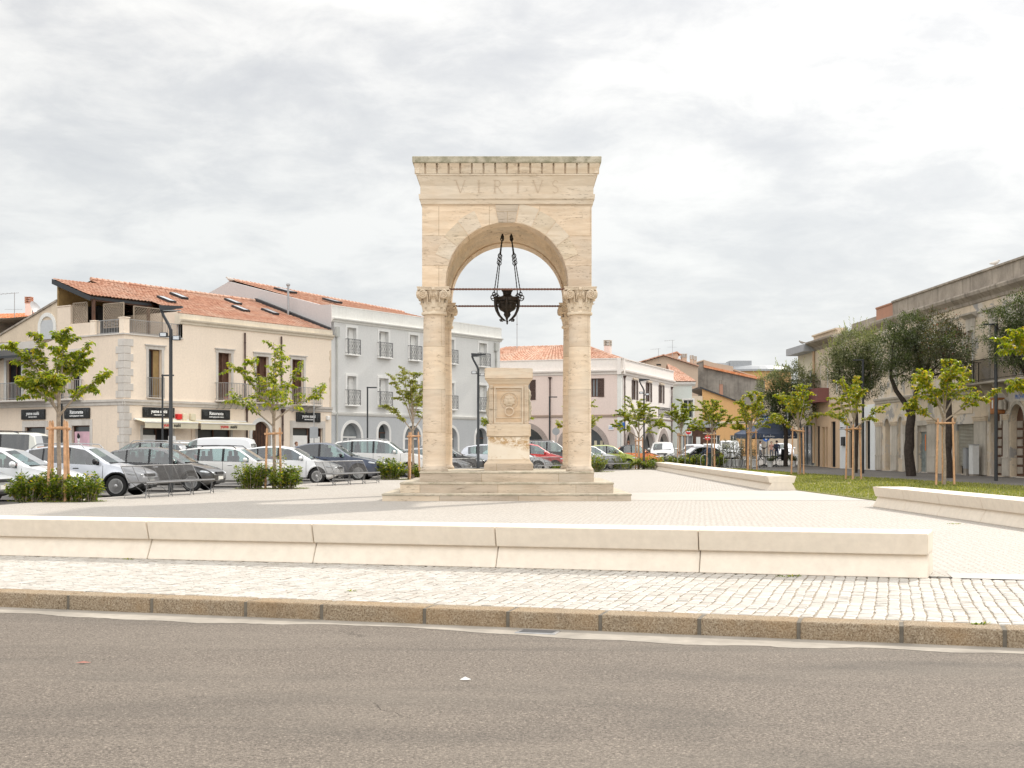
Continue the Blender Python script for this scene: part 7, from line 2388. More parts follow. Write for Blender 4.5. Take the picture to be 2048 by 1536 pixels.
pits = [
    (-11.65, 33.3, 1.22, .62, [(-.75, 0, .50, .66, 44), (-.05, .05, .48, .70, 46), (.68, -.05, .50, .70, 40)], ['bushy green shrub on the left of the leftmost tree pit', 'bushy green shrub in the middle of the leftmost tree pit', 'bushy green shrub on the right of the leftmost tree pit']),
    (-8.15, 44.0, 1.25, .75, [(-.66, 0, .55, .80, 46), (.45, 0, .62, .74, 50)], ['yellow-green shrub left of the stakes in front of the white estate car', 'yellow-green shrub right of the stakes in front of the white estate car']),
    (-4.7, 57.0, 1.0, .7, [(-.65, -.1, .72, .82, 54), (.55, .1, .42, .55, 22)], ['rounded green shrub beside the left foot of the arch', 'small green shrub between the stakes and the left foot of the arch']),
    (-.2, 66.5, 1.1, .7, [(.2, 0, .8, .45, 40)], ['low green shrub seen under the pedestal behind the arch']),
    (4.6, 75.5, 1.3, .9, [(.1, 0, .85, .9, 56), (-1.9, .2, .8, .45, 24)], ['green shrub just right of the front right column', 'low green shrub between pedestal and right column']),
    (8.3, 84.6, 1.4, .9, [(-1.05, 0, .95, .78, 50), (.75, 0, .95, .74, 46)], ['green shrub left of the stakes in front of the green car', 'green shrub right of the stakes in front of the orange car']),
]
for i, (x, y, rx, ry, sh, labs) in enumerate(pits):
    soil(x, y, rx, ry * .8)
    pit_cover('low green ground cover in the ' + ['leftmost tree pit', 'tree pit before the arched gate', 'tree pit left of the arch', 'tree pit behind the pedestal', 'tree pit right of the arch', 'tree pit before the orange car'][i], x, y, rx * 1.05, ry * .85, 60 + i)
    for k, (dx, dy, r_, h_, n_) in enumerate(sh):
        shrub(labs[k], x + dx, y + dy, r_, h_, n_, 200 + i * 7 + k, .085 if y < 50 else .10, tall=2 if (i == 1 and k == 1) else 0, dens=1.0 if y < 60 else .8)
# low hedge behind the cycle stands
for i in range(4):
    shrub(['first', 'second', 'third', 'fourth'][i] + ' low green shrub from the left behind the cycle stands', 11.7 + i * 1.0, 93.6, .75, .8, 34, 300 + i, .10, z0=gz(93))

# ================================================================== CARS
def interp(pts, x):
    if x <= pts[0][0]: return pts[0][1]
    for (a, b), (c, d) in zip(pts, pts[1:]):
        if x <= c: return b + (d - b) * (x - a) / max(1e-9, c - a)
    return pts[-1][1]


def smooth_prof(pts, L, r=.09):
    """sample a polyline profile, slightly rounded"""
    def f(x):
        s = 0; n = 7
        for i in range(n): s += interp(pts, min(L, max(0, x + r * (i - n // 2) / (n // 2))))
        return s / n
    return f


STY = {
    # fractions of length: (x, z as share of height) measured from the nose
    'hatch': dict(top=[(0, .36), (.012, .44), (.05, .50), (.13, .575), (.245, .645), (.43, .945), (.55, 1.0), (.70, .995), (.88, .93), (.93, .86), (.985, .62), (1, .50), (1, .34)],
                  belt=[(0, .46), (.24, .60), (.8, .68), (1, .66)], ws=(.25, .425), rw=(.925, .985), sw=[(.315, .54), (.56, .74), (.755, .86)]),
    'suv': dict(top=[(0, .40), (.01, .50), (.04, .56), (.12, .615), (.25, .665), (.40, .945), (.52, 1.0), (.75, .995), (.91, .95), (.945, .88), (.99, .62), (1, .50), (1, .34)],
                belt=[(0, .50), (.24, .63), (.8, .675), (1, .67)], ws=(.25, .395), rw=(.935, .985), sw=[(.305, .53), (.55, .74), (.76, .90)]),
    'coupe': dict(top=[(0, .38), (.01, .47), (.04, .52), (.12, .585), (.26, .645), (.43, .955), (.53, 1.0), (.66, .985), (.82, .88), (.95, .70), (.985, .66), (1, .55), (1, .34)],
                  belt=[(0, .46), (.24, .60), (.8, .66), (1, .64)], ws=(.26, .425), rw=(.80, .945), sw=[(.32, .54), (.56, .74)]),
    'wagon': dict(top=[(0, .37), (.01, .46), (.04, .52), (.13, .59), (.27, .65), (.42, .955), (.52, 1.0), (.75, .99), (.90, .94), (.94, .88), (.99, .64), (1, .52), (1, .34)],
                  belt=[(0, .46), (.24, .61), (.8, .66), (1, .66)], ws=(.27, .415), rw=(.93, .985), sw=[(.33, .53), (.55, .73), (.75, .90)]),
    'sedan': dict(top=[(0, .38), (.01, .47), (.05, .53), (.13, .60), (.27, .66), (.41, .95), (.50, 1.0), (.64, .99), (.80, .75), (.84, .70), (.97, .68), (1, .60), (1, .34)],
                  belt=[(0, .48), (.24, .62), (.8, .67), (1, .66)], ws=(.27, .405), rw=(.655, .80), sw=[(.33, .51), (.53, .68)]),
    'van': dict(top=[(0, .33), (.01, .43), (.04, .47), (.12, .54), (.20, .59), (.37, .93), (.45, .985), (.60, 1.0), (.90, .99), (.965, .95), (.99, .70), (1, .50), (1, .30)],
                belt=[(0, .44), (.2, .54), (.8, .57), (1, .57)], ws=(.20, .365), rw=(.975, .99), sw=[(.275, .44)]),
    'mini': dict(top=[(0, .34), (.015, .44), (.06, .52), (.14, .59), (.26, .655), (.42, .955), (.54, 1.0), (.68, .99), (.83, .90), (.95, .68), (.99, .58), (1, .48), (1, .32)],
                 belt=[(0, .46), (.24, .61), (.8, .64), (1, .60)], ws=(.26, .415), rw=(.83, .94), sw=[(.325, .60), (.62, .76)]),
    'box': dict(top=[(0, .40), (.01, .52), (.03, .57), (.10, .60), (.27, .625), (.36, .945), (.42, .985), (.60, 1.0), (.93, .99), (.965, .95), (.985, .64), (1, .52), (1, .34)],
                belt=[(0, .54), (.24, .60), (.8, .62), (1, .62)], ws=(.275, .355), rw=(.96, .985), sw=[(.325, .50), (.53, .70), (.72, .93)]),
}


def car(label, style, L, Hh, nose, Y, heading, paint, W=1.78, rw=.32, cat='car', name='parked_car', roofmat=None, rails=False, dark=False, group=None, clad=False, hubs='rim', rear_lamp=True):
    S_ = STY[style]
    top = smooth_prof([(a * L, b * Hh) for a, b in S_['top']], L, .05); belt0 = smooth_prof([(a * L, b * Hh) for a, b in S_['belt']], L, .1)
    gl = M['car_glass_dark'] if dark else M['car_glass']
    hd = R(heading)
    # nose given as photo column at depth Y (the middle of the car)
    X = (nose - 1024) / FPX * Y
    cx_ = X - math.cos(hd) * L / 2; cy = Y - math.sin(hd) * L / 2
    t = thing(name, label, cat, (cx_, cy, gz(Y)), hd, group or 'cars parked in the car park')
    half = W / 2; zs = .20 if style not in ('suv', 'box') else .25
    xw = (L * .185, L * .82) if style != 'van' else (L * .185, L * .81)
    Ra = rw + .055
    xs = set([i * L / 46 for i in range(47)])
    for k in list(S_['ws']) + list(S_['rw']) + [v for p in S_['sw'] for v in p]: xs.add(k * L)
    for w_ in xw:
        for i in range(-8, 9): xs.add(w_ + Ra * math.sin(i / 8 * PI / 2))
    xs.add(.02); xs.add(L - .02)
    xs = sorted(x for x in xs if 0 <= x <= L)
    xs2 = [xs[0]]
    for x in xs[1:]:
        if x - xs2[-1] > .012: xs2.append(x)
    xs = xs2

    def sect(x):
        e = min(x, L - x); w = half
        if e < .75: w = half * (1 - .13 * (1 - e / .75) ** 2 - (.10 * (1 - e / .12) ** 2 if e < .12 else 0))
        zt = top(x); zb_ = zs + (.16 * (1 - e / .30) if e < .30 else 0)
        bl = min(belt0(x), zt - .035)
        bl = max(bl, zb_ + .12)
        gh = zt - bl
        ins = .30 * max(0, gh - .06)
        zr_ = bl + (gh - .06) if gh > .12 else bl + gh * .6
        wr = w - .03 - ins * (.95 if style not in ('van', 'box') else .45)
        P = [(0, zb_), (w - .14, zb_), (w - .03, zb_ + .07), (w, zb_ + (bl - zb_) * .38), (w - .004, zb_ + (bl - zb_) * .72), (w - .028, bl), (wr, zr_), (wr - .13 if gh > .12 else wr - .18, zt - .012), (0, zt + .012 if gh > .2 else zt + .02)]
        for xw_ in xw:
            dx = x - xw_
            if abs(dx) < Ra:
                za = rw + math.sqrt(Ra * Ra - dx * dx)
                P[0] = (0, max(P[0][1], min(za, .5))); P[1] = (P[1][0], max(P[1][1], za)); P[2] = (P[2][0] + .02, max(P[2][1], za)); P[3] = (P[3][0] + .012, max(P[3][1], za + .03)); P[4] = (P[4][0], max(P[4][1], za + .05))
                if P[4][1] > P[5][1]: P[5] = (P[5][0], P[4][1] + .01)
        return P
    secs = [sect(x) for x in xs]
    n = len(secs[0])
    parts = {}
    def put(key, quad):
        m = parts.setdefault(key, MB()); m.add(quad, [(0, 1, 2, 3)])
    for i in range(len(xs) - 1):
        xm = (xs[i] + xs[i + 1]) / 2 / L
        in_ws = S_['ws'][0] <= xm <= S_['ws'][1]; in_rw = S_['rw'][0] <= xm <= S_['rw'][1]
        sw = next((k for k, (a, b) in enumerate(S_['sw']) if a < xm < b), None)
        cab = S_['sw'][0][0] < xm < S_['sw'][-1][1]
        for s in (1, -1):
            for j in range(n - 1):
                a = secs[i][j]; b = secs[i][j + 1]; c = secs[i + 1][j + 1]; d = secs[i + 1][j]
                q = [(L / 2 - xs[i], s * a[0], a[1]), (L / 2 - xs[i], s * b[0], b[1]), (L / 2 - xs[i + 1], s * c[0], c[1]), (L / 2 - xs[i + 1], s * d[0], d[1])]
                key = 'body'
                if j == 0: key = 'underside'
                elif j == 1 and clad: key = ('cladding', s)
                elif j == 5 and sw is not None: key = ('side_window', s, sw)
                elif j == 5 and cab: key = 'pillar'
                elif j in (6, 7) and in_ws: key = 'windscreen' if j == 7 else 'body'
                elif j == 7 and in_rw: key = 'rear_window'
                elif j in (6, 7) and roofmat and S_['ws'][1] < xm < S_['rw'][0]: key = 'roof'
                elif j == 5 and roofmat: key = 'roof'
                put(key, q)
    # end caps
    for i, key in ((0, 'body'), (len(xs) - 1, 'body')):
        P = secs[i]; X_ = L / 2 - xs[i]
        for j in range(n - 1):
            parts['body'].add([(X_, P[j][0], P[j][1]), (X_, P[j + 1][0], P[j + 1][1]), (X_, -P[j + 1][0], P[j + 1][1]), (X_, -P[j][0], P[j][1])], [(0, 1, 2, 3)])
    for key, m in parts.items():
        if key == 'body':
            bm = bmesh.new(); me = bpy.data.meshes.new('t'); me.from_pydata([tuple(v) for v in m.v], [], m.f); bm.from_mesh(me); bpy.data.meshes.remove(me)
            bmesh.ops.remove_doubles(bm, verts=bm.verts, dist=.0015)
            bmesh.ops.dissolve_degenerate(bm, edges=bm.edges, dist=.001)
            m2 = MB(); m2.add_bm(bm); m2.build('body', paint, t, smooth=38)
        elif key == 'underside': m.build('underside', M['black'], t, recalc=False)
        elif key[0] == 'cladding': m.build('sill_cladding', M['trim_black'], t, recalc=False)
        elif key == 'pillar': m.build('pillar', M['trim_black'], t, recalc=False)
        elif key == 'roof': m.build('roof', roofmat, t, recalc=False, smooth=60)
        elif key == 'windscreen': m.build('windscreen', M['car_glass'], t, recalc=False, smooth=60)
        elif key == 'rear_window': m.build('rear_window', M['car_glass_dark'] if dark else gl, t, recalc=False, smooth=60)
        else:
            g = M['car_glass'] if (key[2] == 0) else gl
            m.build('side_window', g, t, recalc=False, smooth=60)
    # cabin: tub, seats, steering wheel, dashboard
    zb_ = belt0(L * .5)
    m = MB(); m.box((L / 2 - S_['rw'][0] * L, -half + .16, .35), (L / 2 - S_['ws'][0] * L - .15, half - .16, .62)); m.box((L / 2 - (S_['ws'][0] + .10) * L, -half + .2, .6), (L / 2 - S_['ws'][0] * L - .12, half - .2, zb_ - .02)); m.build('cabin_floor', M['seat'], t)
    for (fx_, s) in ((.50, 1), (.50, -1)) + (((.72, 1), (.72, -1)) if len(S_['sw']) > 1 else ()):
        m = MB(); x0 = L / 2 - fx_ * L
        m.cbox((x0 - .10, s * .38 - .24, .45), (x0 + .04, s * .38 + .24, min(Hh * .80, zb_ + .22)), .05); m.cbox((x0 - .08, s * .38 - .12, min(Hh * .78, zb_ + .22)), (x0 + .01, s * .38 + .12, min(Hh * .9, zb_ + .40)), .035)
        m.build('seat', M['seat'], t)
    m = MB(); xx = L / 2 - (S_['ws'][1] + .005) * L; m.tube([(xx + .05 * math.sin(2 * PI * i / 16), .38 + .17 * math.cos(2 * PI * i / 16), zb_ - .02 + .16 * math.sin(2 * PI * i / 16)) for i in range(17)], .015, 6, cap=False); m.build('steering_wheel', M['black'], t)
    # wheels
    for w_ in xw:
        for s in (-1, 1):
            wl = bpy.data.objects.new('wheel', None); COL.objects.link(wl); wl.parent = t; wl.location = (L / 2 - w_, s * (half - .10), rw); wl.rotation_euler = (-s * PI / 2, 0, 0)
            m = MB(); r_ = rw; rr = r_ * .66
            m.lathe([(rr, -.09), (r_ * .90, -.095), (r_ * .985, -.07), (r_, -.03), (r_, .03), (r_ * .985, .07), (r_ * .90, .095), (rr, .09), (rr, -.09)], 28); m.build('tyre', M['tyre'], wl, smooth=40)
            m = MB(); m.lathe([(rr * 1.01, .086), (rr * .97, .092), (rr * .93, .07), (rr * .90, .02), (0.001, .02)], 28, mat=0)
            ns = 5 if hubs == 'rim' else 9
            for k in range(ns):
                a = 2 * PI * k / ns; 
                for o in ((-.10, .10) if ns == 5 else (0,)):
                    m.bar((math.cos(a) * .03, math.sin(a) * .03, .068), (math.cos(a + o) * rr * .95, math.sin(a + o) * rr * .95, .078), rr * .20, .02, 1)
            m.lathe([(rr * .90, .088), (rr * .90, .098), (rr * 1.01, .098), (rr * 1.01, .088)], 28, mat=1)
            m.lathe([(.055, .06), (.055, .088), (.03, .095), (0.001, .095)], 14, mat=1)
            m.build('rim', [M['trim_black'], M['rim']], wl, smooth=30)
    # arch lips
    if clad:
        for w_ in xw:
            for s in (-1, 1):
                m = MB(); m.tube([(L / 2 - w_ + (Ra + .015) * math.cos(PI * i / 16), s * (half - .015), rw + (Ra + .015) * math.sin(PI * i / 16)) for i in range(17)], .035, 6); m.build('arch_trim', M['trim_black'], t, smooth=60)
    # lamps, grille, bumper intake, plates
    zl = top(.10 * L) - .17
    for s in (-1, 1):
        bm = bmesh.new(); bmesh.ops.create_uvsphere(bm, u_segments=16, v_segments=10, radius=1)
        for v in bm.verts: v.co = Vector((v.co.x * .27 - abs(v.co.y) * .0, v.co.y * .13, v.co.z * .075 + v.co.x * -.04))
        m = MB(Matrix.Translation((L / 2 - .26, s * (half * .80), zl)) @ Matrix.Rotation(-s * .42, 4, 'Z')); m.add_bm(bm); m.build('headlamp', M['lamp_clear'], t, smooth=60)
        m = MB(); m.cbox((L / 2 - .10, s * (half - .42) - .13, .36), (L / 2 + .002, s * (half - .42) + .13, .46), .03); m.build('fog_lamp_recess', M['trim_black'], t)
        if rear_lamp:
            zr_ = belt0(L * .97) - .10
            m = MB(); m.cbox((-L / 2 - .012, s * (half * .83) - .14, zr_ - .10), (-L / 2 + .30, s * (half * .83) + .125, zr_ + .10), .035); m.build('tail_lamp', M['lamp_red'], t, smooth=40)
        xm_ = L / 2 - (S_['ws'][0] + .085) * L
        bm = bmesh.new(); bmesh.ops.create_uvsphere(bm, u_segments=14, v_segments=10, radius=1)
        for v in bm.verts: v.co = Vector((v.co.x * .075 * (1.3 if v.co.x > 0 else .6), v.co.y * .125, v.co.z * .085))
        m = MB(Matrix.Translation((xm_, s * (half + .11), zb_ + .07))); m.add_bm(bm); m.M = Matrix.Identity(4); m.bar((xm_, s * (half - .04), zb_ + .0), (xm_, s * (half + .06), zb_ + .04), .04)
        m.build('door_mirror', M['trim_black'] if dark else paint, t, smooth=50)
        # door seams and handles
        m = MB()
        for fx_ in ([S_['sw'][0][0] - .03, S_['sw'][0][1] + .01] + ([S_['sw'][1][1] + .01] if len(S_['sw']) > 1 else [])):
            P = sect(fx_ * L); X_ = L / 2 - fx_ * L
            for a, b in ((2, 3), (3, 4), (4, 5)): m.bar((X_, s * (P[a][0] + .0005), P[a][1]), (X_, s * (P[b][0] + .0005), P[b][1]), .012, .006)
        m.build('door_seam', M['trim_black'], t)
        for fx_ in [S_['sw'][0][1] - .05] + ([S_['sw'][1][1] - .05] if len(S_['sw']) > 1 else []):
            P = sect(fx_ * L); m = MB(); m.cbox((L / 2 - fx_ * L - .09, s * P[5][0] - .03 * (s < 0) - .0, P[5][1] - .14), (L / 2 - fx_ * L + .09, s * P[5][0] + .03 * (s > 0), P[5][1] - .11), .008); m.build('door_handle', M['chrome'] if not dark else M['trim_black'], t)
    m = MB(); m.cbox((L / 2 - .08, -.40, zl - .08), (L / 2 + .004, .40, zl + .02), .02); m.build('grille', M['trim_black'], t)
    m = MB(); m.cbox((L / 2 - .10, -.52, .27), (L / 2 + .004, .52, .36), .02); m.build('air_intake', M['trim_black'], t)
    m = MB(); m.box((L / 2, -.26, .40), (L / 2 + .02, .26, .51)); m.build('number_plate', M['white_paint'], t)
    m = MB(); m.box((-L / 2 - .02, -.26, .50), (-L / 2, .26, .61)); m.build('number_plate', M['white_paint'], t)
    if rails:
        for s in (-1, 1):
            P = sect(L * .6); y = s * (P[6][0] - .03)
            m = MB(); pts = [(L / 2 - .44 * L, y, top(.44 * L) - .02), (L / 2 - .47 * L, y, Hh + .03), (L / 2 - .6 * L, y, Hh + .055), (L / 2 - .80 * L, y, Hh + .035), (L / 2 - .85 * L, y, top(.85 * L) - .02)]
            m.tube(pts, .018, 6); m.build('roof_rail', M['steel'] if rails == 'steel' else M['trim_black'], t, smooth=60)
    # wiper line at the foot of the windscreen
    m = MB(); X_ = L / 2 - S_['ws'][0] * L; m.box((X_ - .03, -half + .25, top(S_['ws'][0] * L) - .015), (X_ + .03, half - .25, top(S_['ws'][0] * L) + .022)); m.build('scuttle', M['trim_black'], t)
    return t


WH = car_paint('white_car_paint', (.74, .75, .76)); SV = car_paint('silver_car_paint', (.42, .43, .44), .5, .35); SLB = car_paint('bluish_silver_car_paint', (.58, .60, .65), .35, .35)
BK = car_paint('black_car_paint', (.022, .022, .024)); DG = car_paint('dark_grey_car_paint', (.075, .078, .082), .3); NV = car_paint('navy_car_paint', (.020, .035, .075), .2)
RD = car_paint('red_car_paint', (.55, .02, .022)); GN = car_paint('lime_green_car_paint', (.38, .44, .06)); OR = car_paint('orange_car_paint', (.80, .20, .025)); BG = car_paint('beige_car_paint', (.60, .60, .54)); PW = car_paint('pearl_white_car_paint', (.70, .69, .67))

car('silver car cut off by the left edge, only its nose showing', 'hatch', 4.1, 1.5, 9, 33.8, -4, SV)
car('white car at the far left, its bonnet behind the leftmost shrubs', 'hatch', 4.3, 1.50, 156, 36.3, -5, WH)
car('bluish silver crossover with roof rails and black sill cladding', 'hatch', 4.08, 1.56, 302, 39.7, -5, SLB, rails='steel', clad=True, hubs='many', rw=.335, dark=True)
car('black hatchback behind the first metal bench', 'hatch', 4.0, 1.49, 441, 44.4, -4, BK, hubs='many')
car('white estate car with roof rails behind the second tree', 'wagon', 4.65, 1.50, 590, 48.8, -4, PW, rails='black')
car('white compact hatchback behind the second metal bench', 'hatch', 4.35, 1.53, 682, 53.0, -4, WH)
car('navy blue sloping-roof SUV right of the white compact', 'coupe', 4.75, 1.68, 764, 57.3, -4, NV, W=1.9, rw=.36, dark=True)
car('large pearl white SUV left of the arch', 'suv', 4.85, 1.82, 862, 61.8, -3, PW, W=1.92, rw=.37, rails='steel')
car('silver hatchback seen between the left column and the pedestal', 'hatch', 4.0, 1.42, 942, 65.2, -3, SV)
car('black saloon whose windscreen shows between left column and pedestal', 'coupe', 4.7, 1.62, 973, 68.4, -3, BK)
car('light silver small car behind the lamp post and pedestal', 'hatch', 4.1, 1.62, 1066, 71.8, -3, SLB)
car('white car with its nose right of the pedestal behind a bench', 'hatch', 4.2, 1.40, 1104, 75.0, -3, WH)
car('red hatchback between the pedestal and the right column', 'hatch', 4.1, 1.66, 1136, 78.0, -3, RD)
car('dark blue-grey SUV behind the red hatchback', 'suv', 4.5, 1.84, 1172, 81.2, -3, DG, rails='steel')
car('low silver car just right of the front right column', 'hatch', 4.0, 1.38, 1228, 83.6, -3, SV)
car('white hatchback with door mirror right of the front right column', 'hatch', 4.1, 1.58, 1244, 86.4, -3, WH)
car('lime green hatchback left of the orange city car', 'hatch', 4.0, 1.62, 1277, 89.6, -3, GN)
car('orange city car with black roof', 'mini', 3.6, 1.62, 1323, 93.5, -2, OR, W=1.62, rw=.29, roofmat=M['trim_black'])
car('white SUV with roof rack facing the square behind the orange car', 'suv', 4.5, 1.78, 1324, 99, -98, PW, W=1.85, rails='black')
car('black car standing behind the cycle stands', 'hatch', 4.1, 1.45, 1345, 97.5, -150, BK)
car('white saloon facing the square behind the cycle stands', 'sedan', 4.4, 1.58, 1386, 103, -100, WH)
car('white car behind the white saloon below the no entry signs', 'hatch', 4.2, 1.55, 1423, 110, -98, WH)
car('white van-like car behind the white flower pots', 'van', 4.2, 1.85, 1462, 112, -95, WH)
car('white car far down the street beyond the parasol', 'hatch', 4.2, 1.5, 1571, 126, -95, WH)
# second row, noses to the left
car('beige off-road car with flat roof at the left edge', 'box', 4.6, 2.02, -163, 46.6, 180, BG, W=1.95, rw=.38, dark=True, rails='black', group='cars parked in the second row')
car('dark silver SUV between the crossover and the restaurant door', 'suv', 4.4, 1.72, 186, 57, 176, DG, group='cars parked in the second row', rails='steel')
car('white SUV roof showing in front of the restaurant door', 'suv', 4.3, 1.72, 258, 61, 180, WH, group='cars parked in the second row', rails='steel')
car('white panel van in front of the restaurant', 'van', 4.35, 1.92, 318, 58.5, 180, WH, W=1.8, name='parked_van', cat='van', group='cars parked in the second row', rear_lamp=True)

# ================================================================== STREET FURNITURE
def metal_bench(label, x, y, L, rz, group='steel mesh benches along the square'):
    """bench of thin steel rods: local x along the seat, local -y is the sitter's front"""
    t = thing('mesh_bench', label, 'bench', (x, y, 0), rz, group)
    h = .43; D = .52
    m = MB()
    n = 15
    for i in range(n): m.bar((0, -.0 - D * i / (n - 1), h), (L, -D * i / (n - 1), h), .012)
    m.tube([(0, -D, h - .01), (L, -D, h - .01)], .028, 8); m.tube([(0, 0, h), (L, 0, h)], .016, 8)
    nx = int(L / .55)
    for i in range(nx + 1): m.bar((L * i / nx, 0, h - .012), (L * i / nx, -D, h - .012), .014)
    m.build('seat', M['dark_steel'], t)
    m = MB(); bt = .86; by = .22
    n = 22
    for i in range(n):
        u = i / (n - 1); m.bar((.0, by * u, h + .02 + (bt - h) * u), (L, by * u, h + .02 + (bt - h) * u), .011)
    for i in range(nx + 1):
        x_ = L * i / nx; m.bar((x_, 0, h), (x_, by, bt + .02), .014)
    for x_ in (0, L): m.tube([(x_, -.01, h), (x_, by, bt + .02)], .014, 6)
    m.tube([(0, by, bt + .02), (L, by, bt + .02)], .014, 6)
    m.build('backrest', M['dark_steel'], t)
    for k in range(4):
        x_ = .12 + (L - .24) * k / 3
        m = MB()
        m.tube([(x_, -D + .02, h), (x_ - .12, -D + .02, 0)], .011, 6); m.tube([(x_, -D + .02, h), (x_ + .12, -D + .02, 0)], .011, 6)
        m.tube([(x_ + .12, -D + .02, .03), (x_, -.02, h)], .009, 6); m.tube([(x_ - .12, -D + .02, .03), (x_ - .12, .12, 0), (x_, 0, h)], .009, 6)
        m.build('leg', M['dark_steel'], t)
    return t


def bench_between(label, P, Q):
    P = Vector(P); Q = Vector(Q); d = Q - P
    return metal_bench(label, P.x, P.y, d.length, math.atan2(d.y, d.x))


bench_between('first mesh bench, in front of the crossover and the black hatchback', (-10.45, 35.4), (-9.55, 39.6))
bench_between('second mesh bench, in front of the navy SUV', (-7.0, 47.4), (-5.7, 51.3))
bench_between('mesh bench between the left column and the pedestal', (-3.3, 59.5), (-1.6, 63.6))
bench_between('mesh bench between the pedestal and the right column', (.9, 69.6), (2.9, 74.0))
bench_between('mesh bench right of the front right column', (5.0, 78.6), (7.0, 82.4))


def lamp(label, px, Y, H, style, rot=0.0, r=.05, z0=0.0, X=None):
    X = X if X is not None else (px - 1024) / FPX * Y
    t = thing('street_lamp', label, 'street lamp', (X, Y, z0), rot)
    m = MB()
    if style == 'tall':
        m.tube([(0, 0, 0), (0, 0, .7), (0, 0, .72), (0, 0, H - .70)], [r * 1.25, r * 1.2, r, r * .85], 12); m.tube([(0, 0, H - .72), (-.05, 0, H - .58), (-.22, 0, H - .28), (-.30, 0, H - .08)], [r * .85, r * .8, r * .75, r * .7], 10); m.build('pole', M['pole'], t, smooth=40)
        m = MB(); m.prism([(-.32, H - .12), (.36, H - .03), (.36, H + .02), (-.34, H + .05)], -.09, .09, 'xz'); hd = m.build('lamp_head', M['pole'], t)
        m = MB(); m.box((-.24, -.07, H - .125), (.3, .07, H - .10)); m.build('lamp_glass', M['pane_grey'], hd)
        # two spotlights on a collar
        for s in (-1, 1):
            m = MB(); zc = H - .92 + (.04 if s < 0 else -.06)
            m.bar((0, 0, zc - .05), (s * .2, -.05, zc), .03); m.cbox((s * .2 - .12, -.16, zc - .06), (s * .2 + .12, .0, zc + .08), .02)
            sp_ = m.build('spotlight', M['pole'], t)
            m = MB(); m.box((s * .2 - .09, -.165, zc - .04), (s * .2 + .09, -.16, zc + .06)); m.build('lens', M['lamp_clear'], sp_)
    else:
        m.tube([(0, 0, 0), (0, 0, H)], [r, r * .9], 10); m.build('pole', M['pole'], t, smooth=40)
        m = MB(); m.cbox((-.05, -.06, H - .08), (.55, .06, H - .01), .012); hd = m.build('lamp_head', M['pole'], t)
        m = MB(); m.box((.1, -.045, H - .085), (.5, .045, H - .078)); m.build('lamp_glass', M['pane_grey'], hd)
    return t


lamp('tall black lamp with two spotlights behind the first mesh bench', 341, 40.2, 5.82, 'tall', z0=-.08, X=-10.55, r=.062)
lamp('shorter black lamp close beside the tall lamp at the left', 325, 63, 5.0, 'short', z0=-.05)
lamp('tall lamp with two spotlights between left column and pedestal', 956.5, 62.0, 5.85, 'tall', r=.065)
lamp('black lamp with short arm in front of the grey townhouse', 735, 76, 5.0, 'short', z0=-.03)
lamp('black lamp with short arm in front of the pink house', 1099, 92, 5.05, 'short')
lamp('tall black lamp rising over the tree by the orange car', 1288, 84.5, 5.85, 'tall', r=.06)
lamp('slim black post on the walkway before the old arched door', 1992, 54.4, 6.6, 'short', rot=PI, r=.075)
lamp('slim black lamp post beside the staked tree by the white shop front', 1726, 70.5, 6.2, 'short', rot=PI, r=.07)
lamp('black post behind the stakes left of the shop windows', 1599, 86, 4.6, 'short', rot=PI, r=.10)
lamp('thin dark post left of the stacked tables', 1493, 88.5, 3.2, 'short', rot=PI, r=.05)


# ---- cycle stands: a row of steel loops
for i in range(9):
    x = 11.05 + i * .78; y = 90.9 - i * .12
    labs = ['first', 'second', 'third', 'fourth', 'fifth', 'sixth', 'seventh', 'eighth', 'ninth']
    t = thing('cycle_stand', labs[i] + ' steel loop cycle stand from the left behind the long bench', 'cycle stand', (x, y, .004), R(25), 'cycle stands')
    m = MB(); pts = []
    for k in range(15):
        a = PI * k / 14; pts.append((.30 * math.cos(a), 0, .62 + .30 * math.sin(a)))
    pts = [(.16, 0, 0), (.30, 0, .3)] + pts + [(-.30, 0, .3), (-.16, 0, 0)]
    m.tube(pts, .024, 8); m.build('loop', M['steel'] if i % 2 else M['pole'], t, smooth=60)
    m = MB(); m.cbox((-.22, -.05, 0), (.22, .05, .012), .003); m.build('foot_plate', M['pole'], t)
bo = thing('bollard', 'grey steel bollard left of the cycle stands', 'bollard', ((1330 - 1024) / FPX * 90, 90.2, 0)); m = MB(); m.lathe([(.075, 0), (.075, .9), (.06, .95), (.02, .96)], 16); m.build('post', M['pole'], bo, smooth=40); m = MB(); m.lathe([(.079, .78), (.079, .84)], 16); m.build('band', M['steel'], bo)
bn = thing('litter_bin', 'dark green litter bin behind the cycle stands', 'litter bin', ((1417 - 1024) / FPX * 92.5, 92.5, .0)); m = MB(); m.cbox((-.25, -.22, .12), (.25, .22, .98), .03); m.build('body', m_plain('dark_green_bin', (.03, .06, .055), .5), bn); m = MB(); m.cbox((-.28, -.25, .98), (.28, .25, 1.06), .02); m.build('lid', M['pole'], bn); m = MB(); m.box((-.2, -.18, 0), (.2, .18, .12)); m.build('foot', M['pole'], bn)

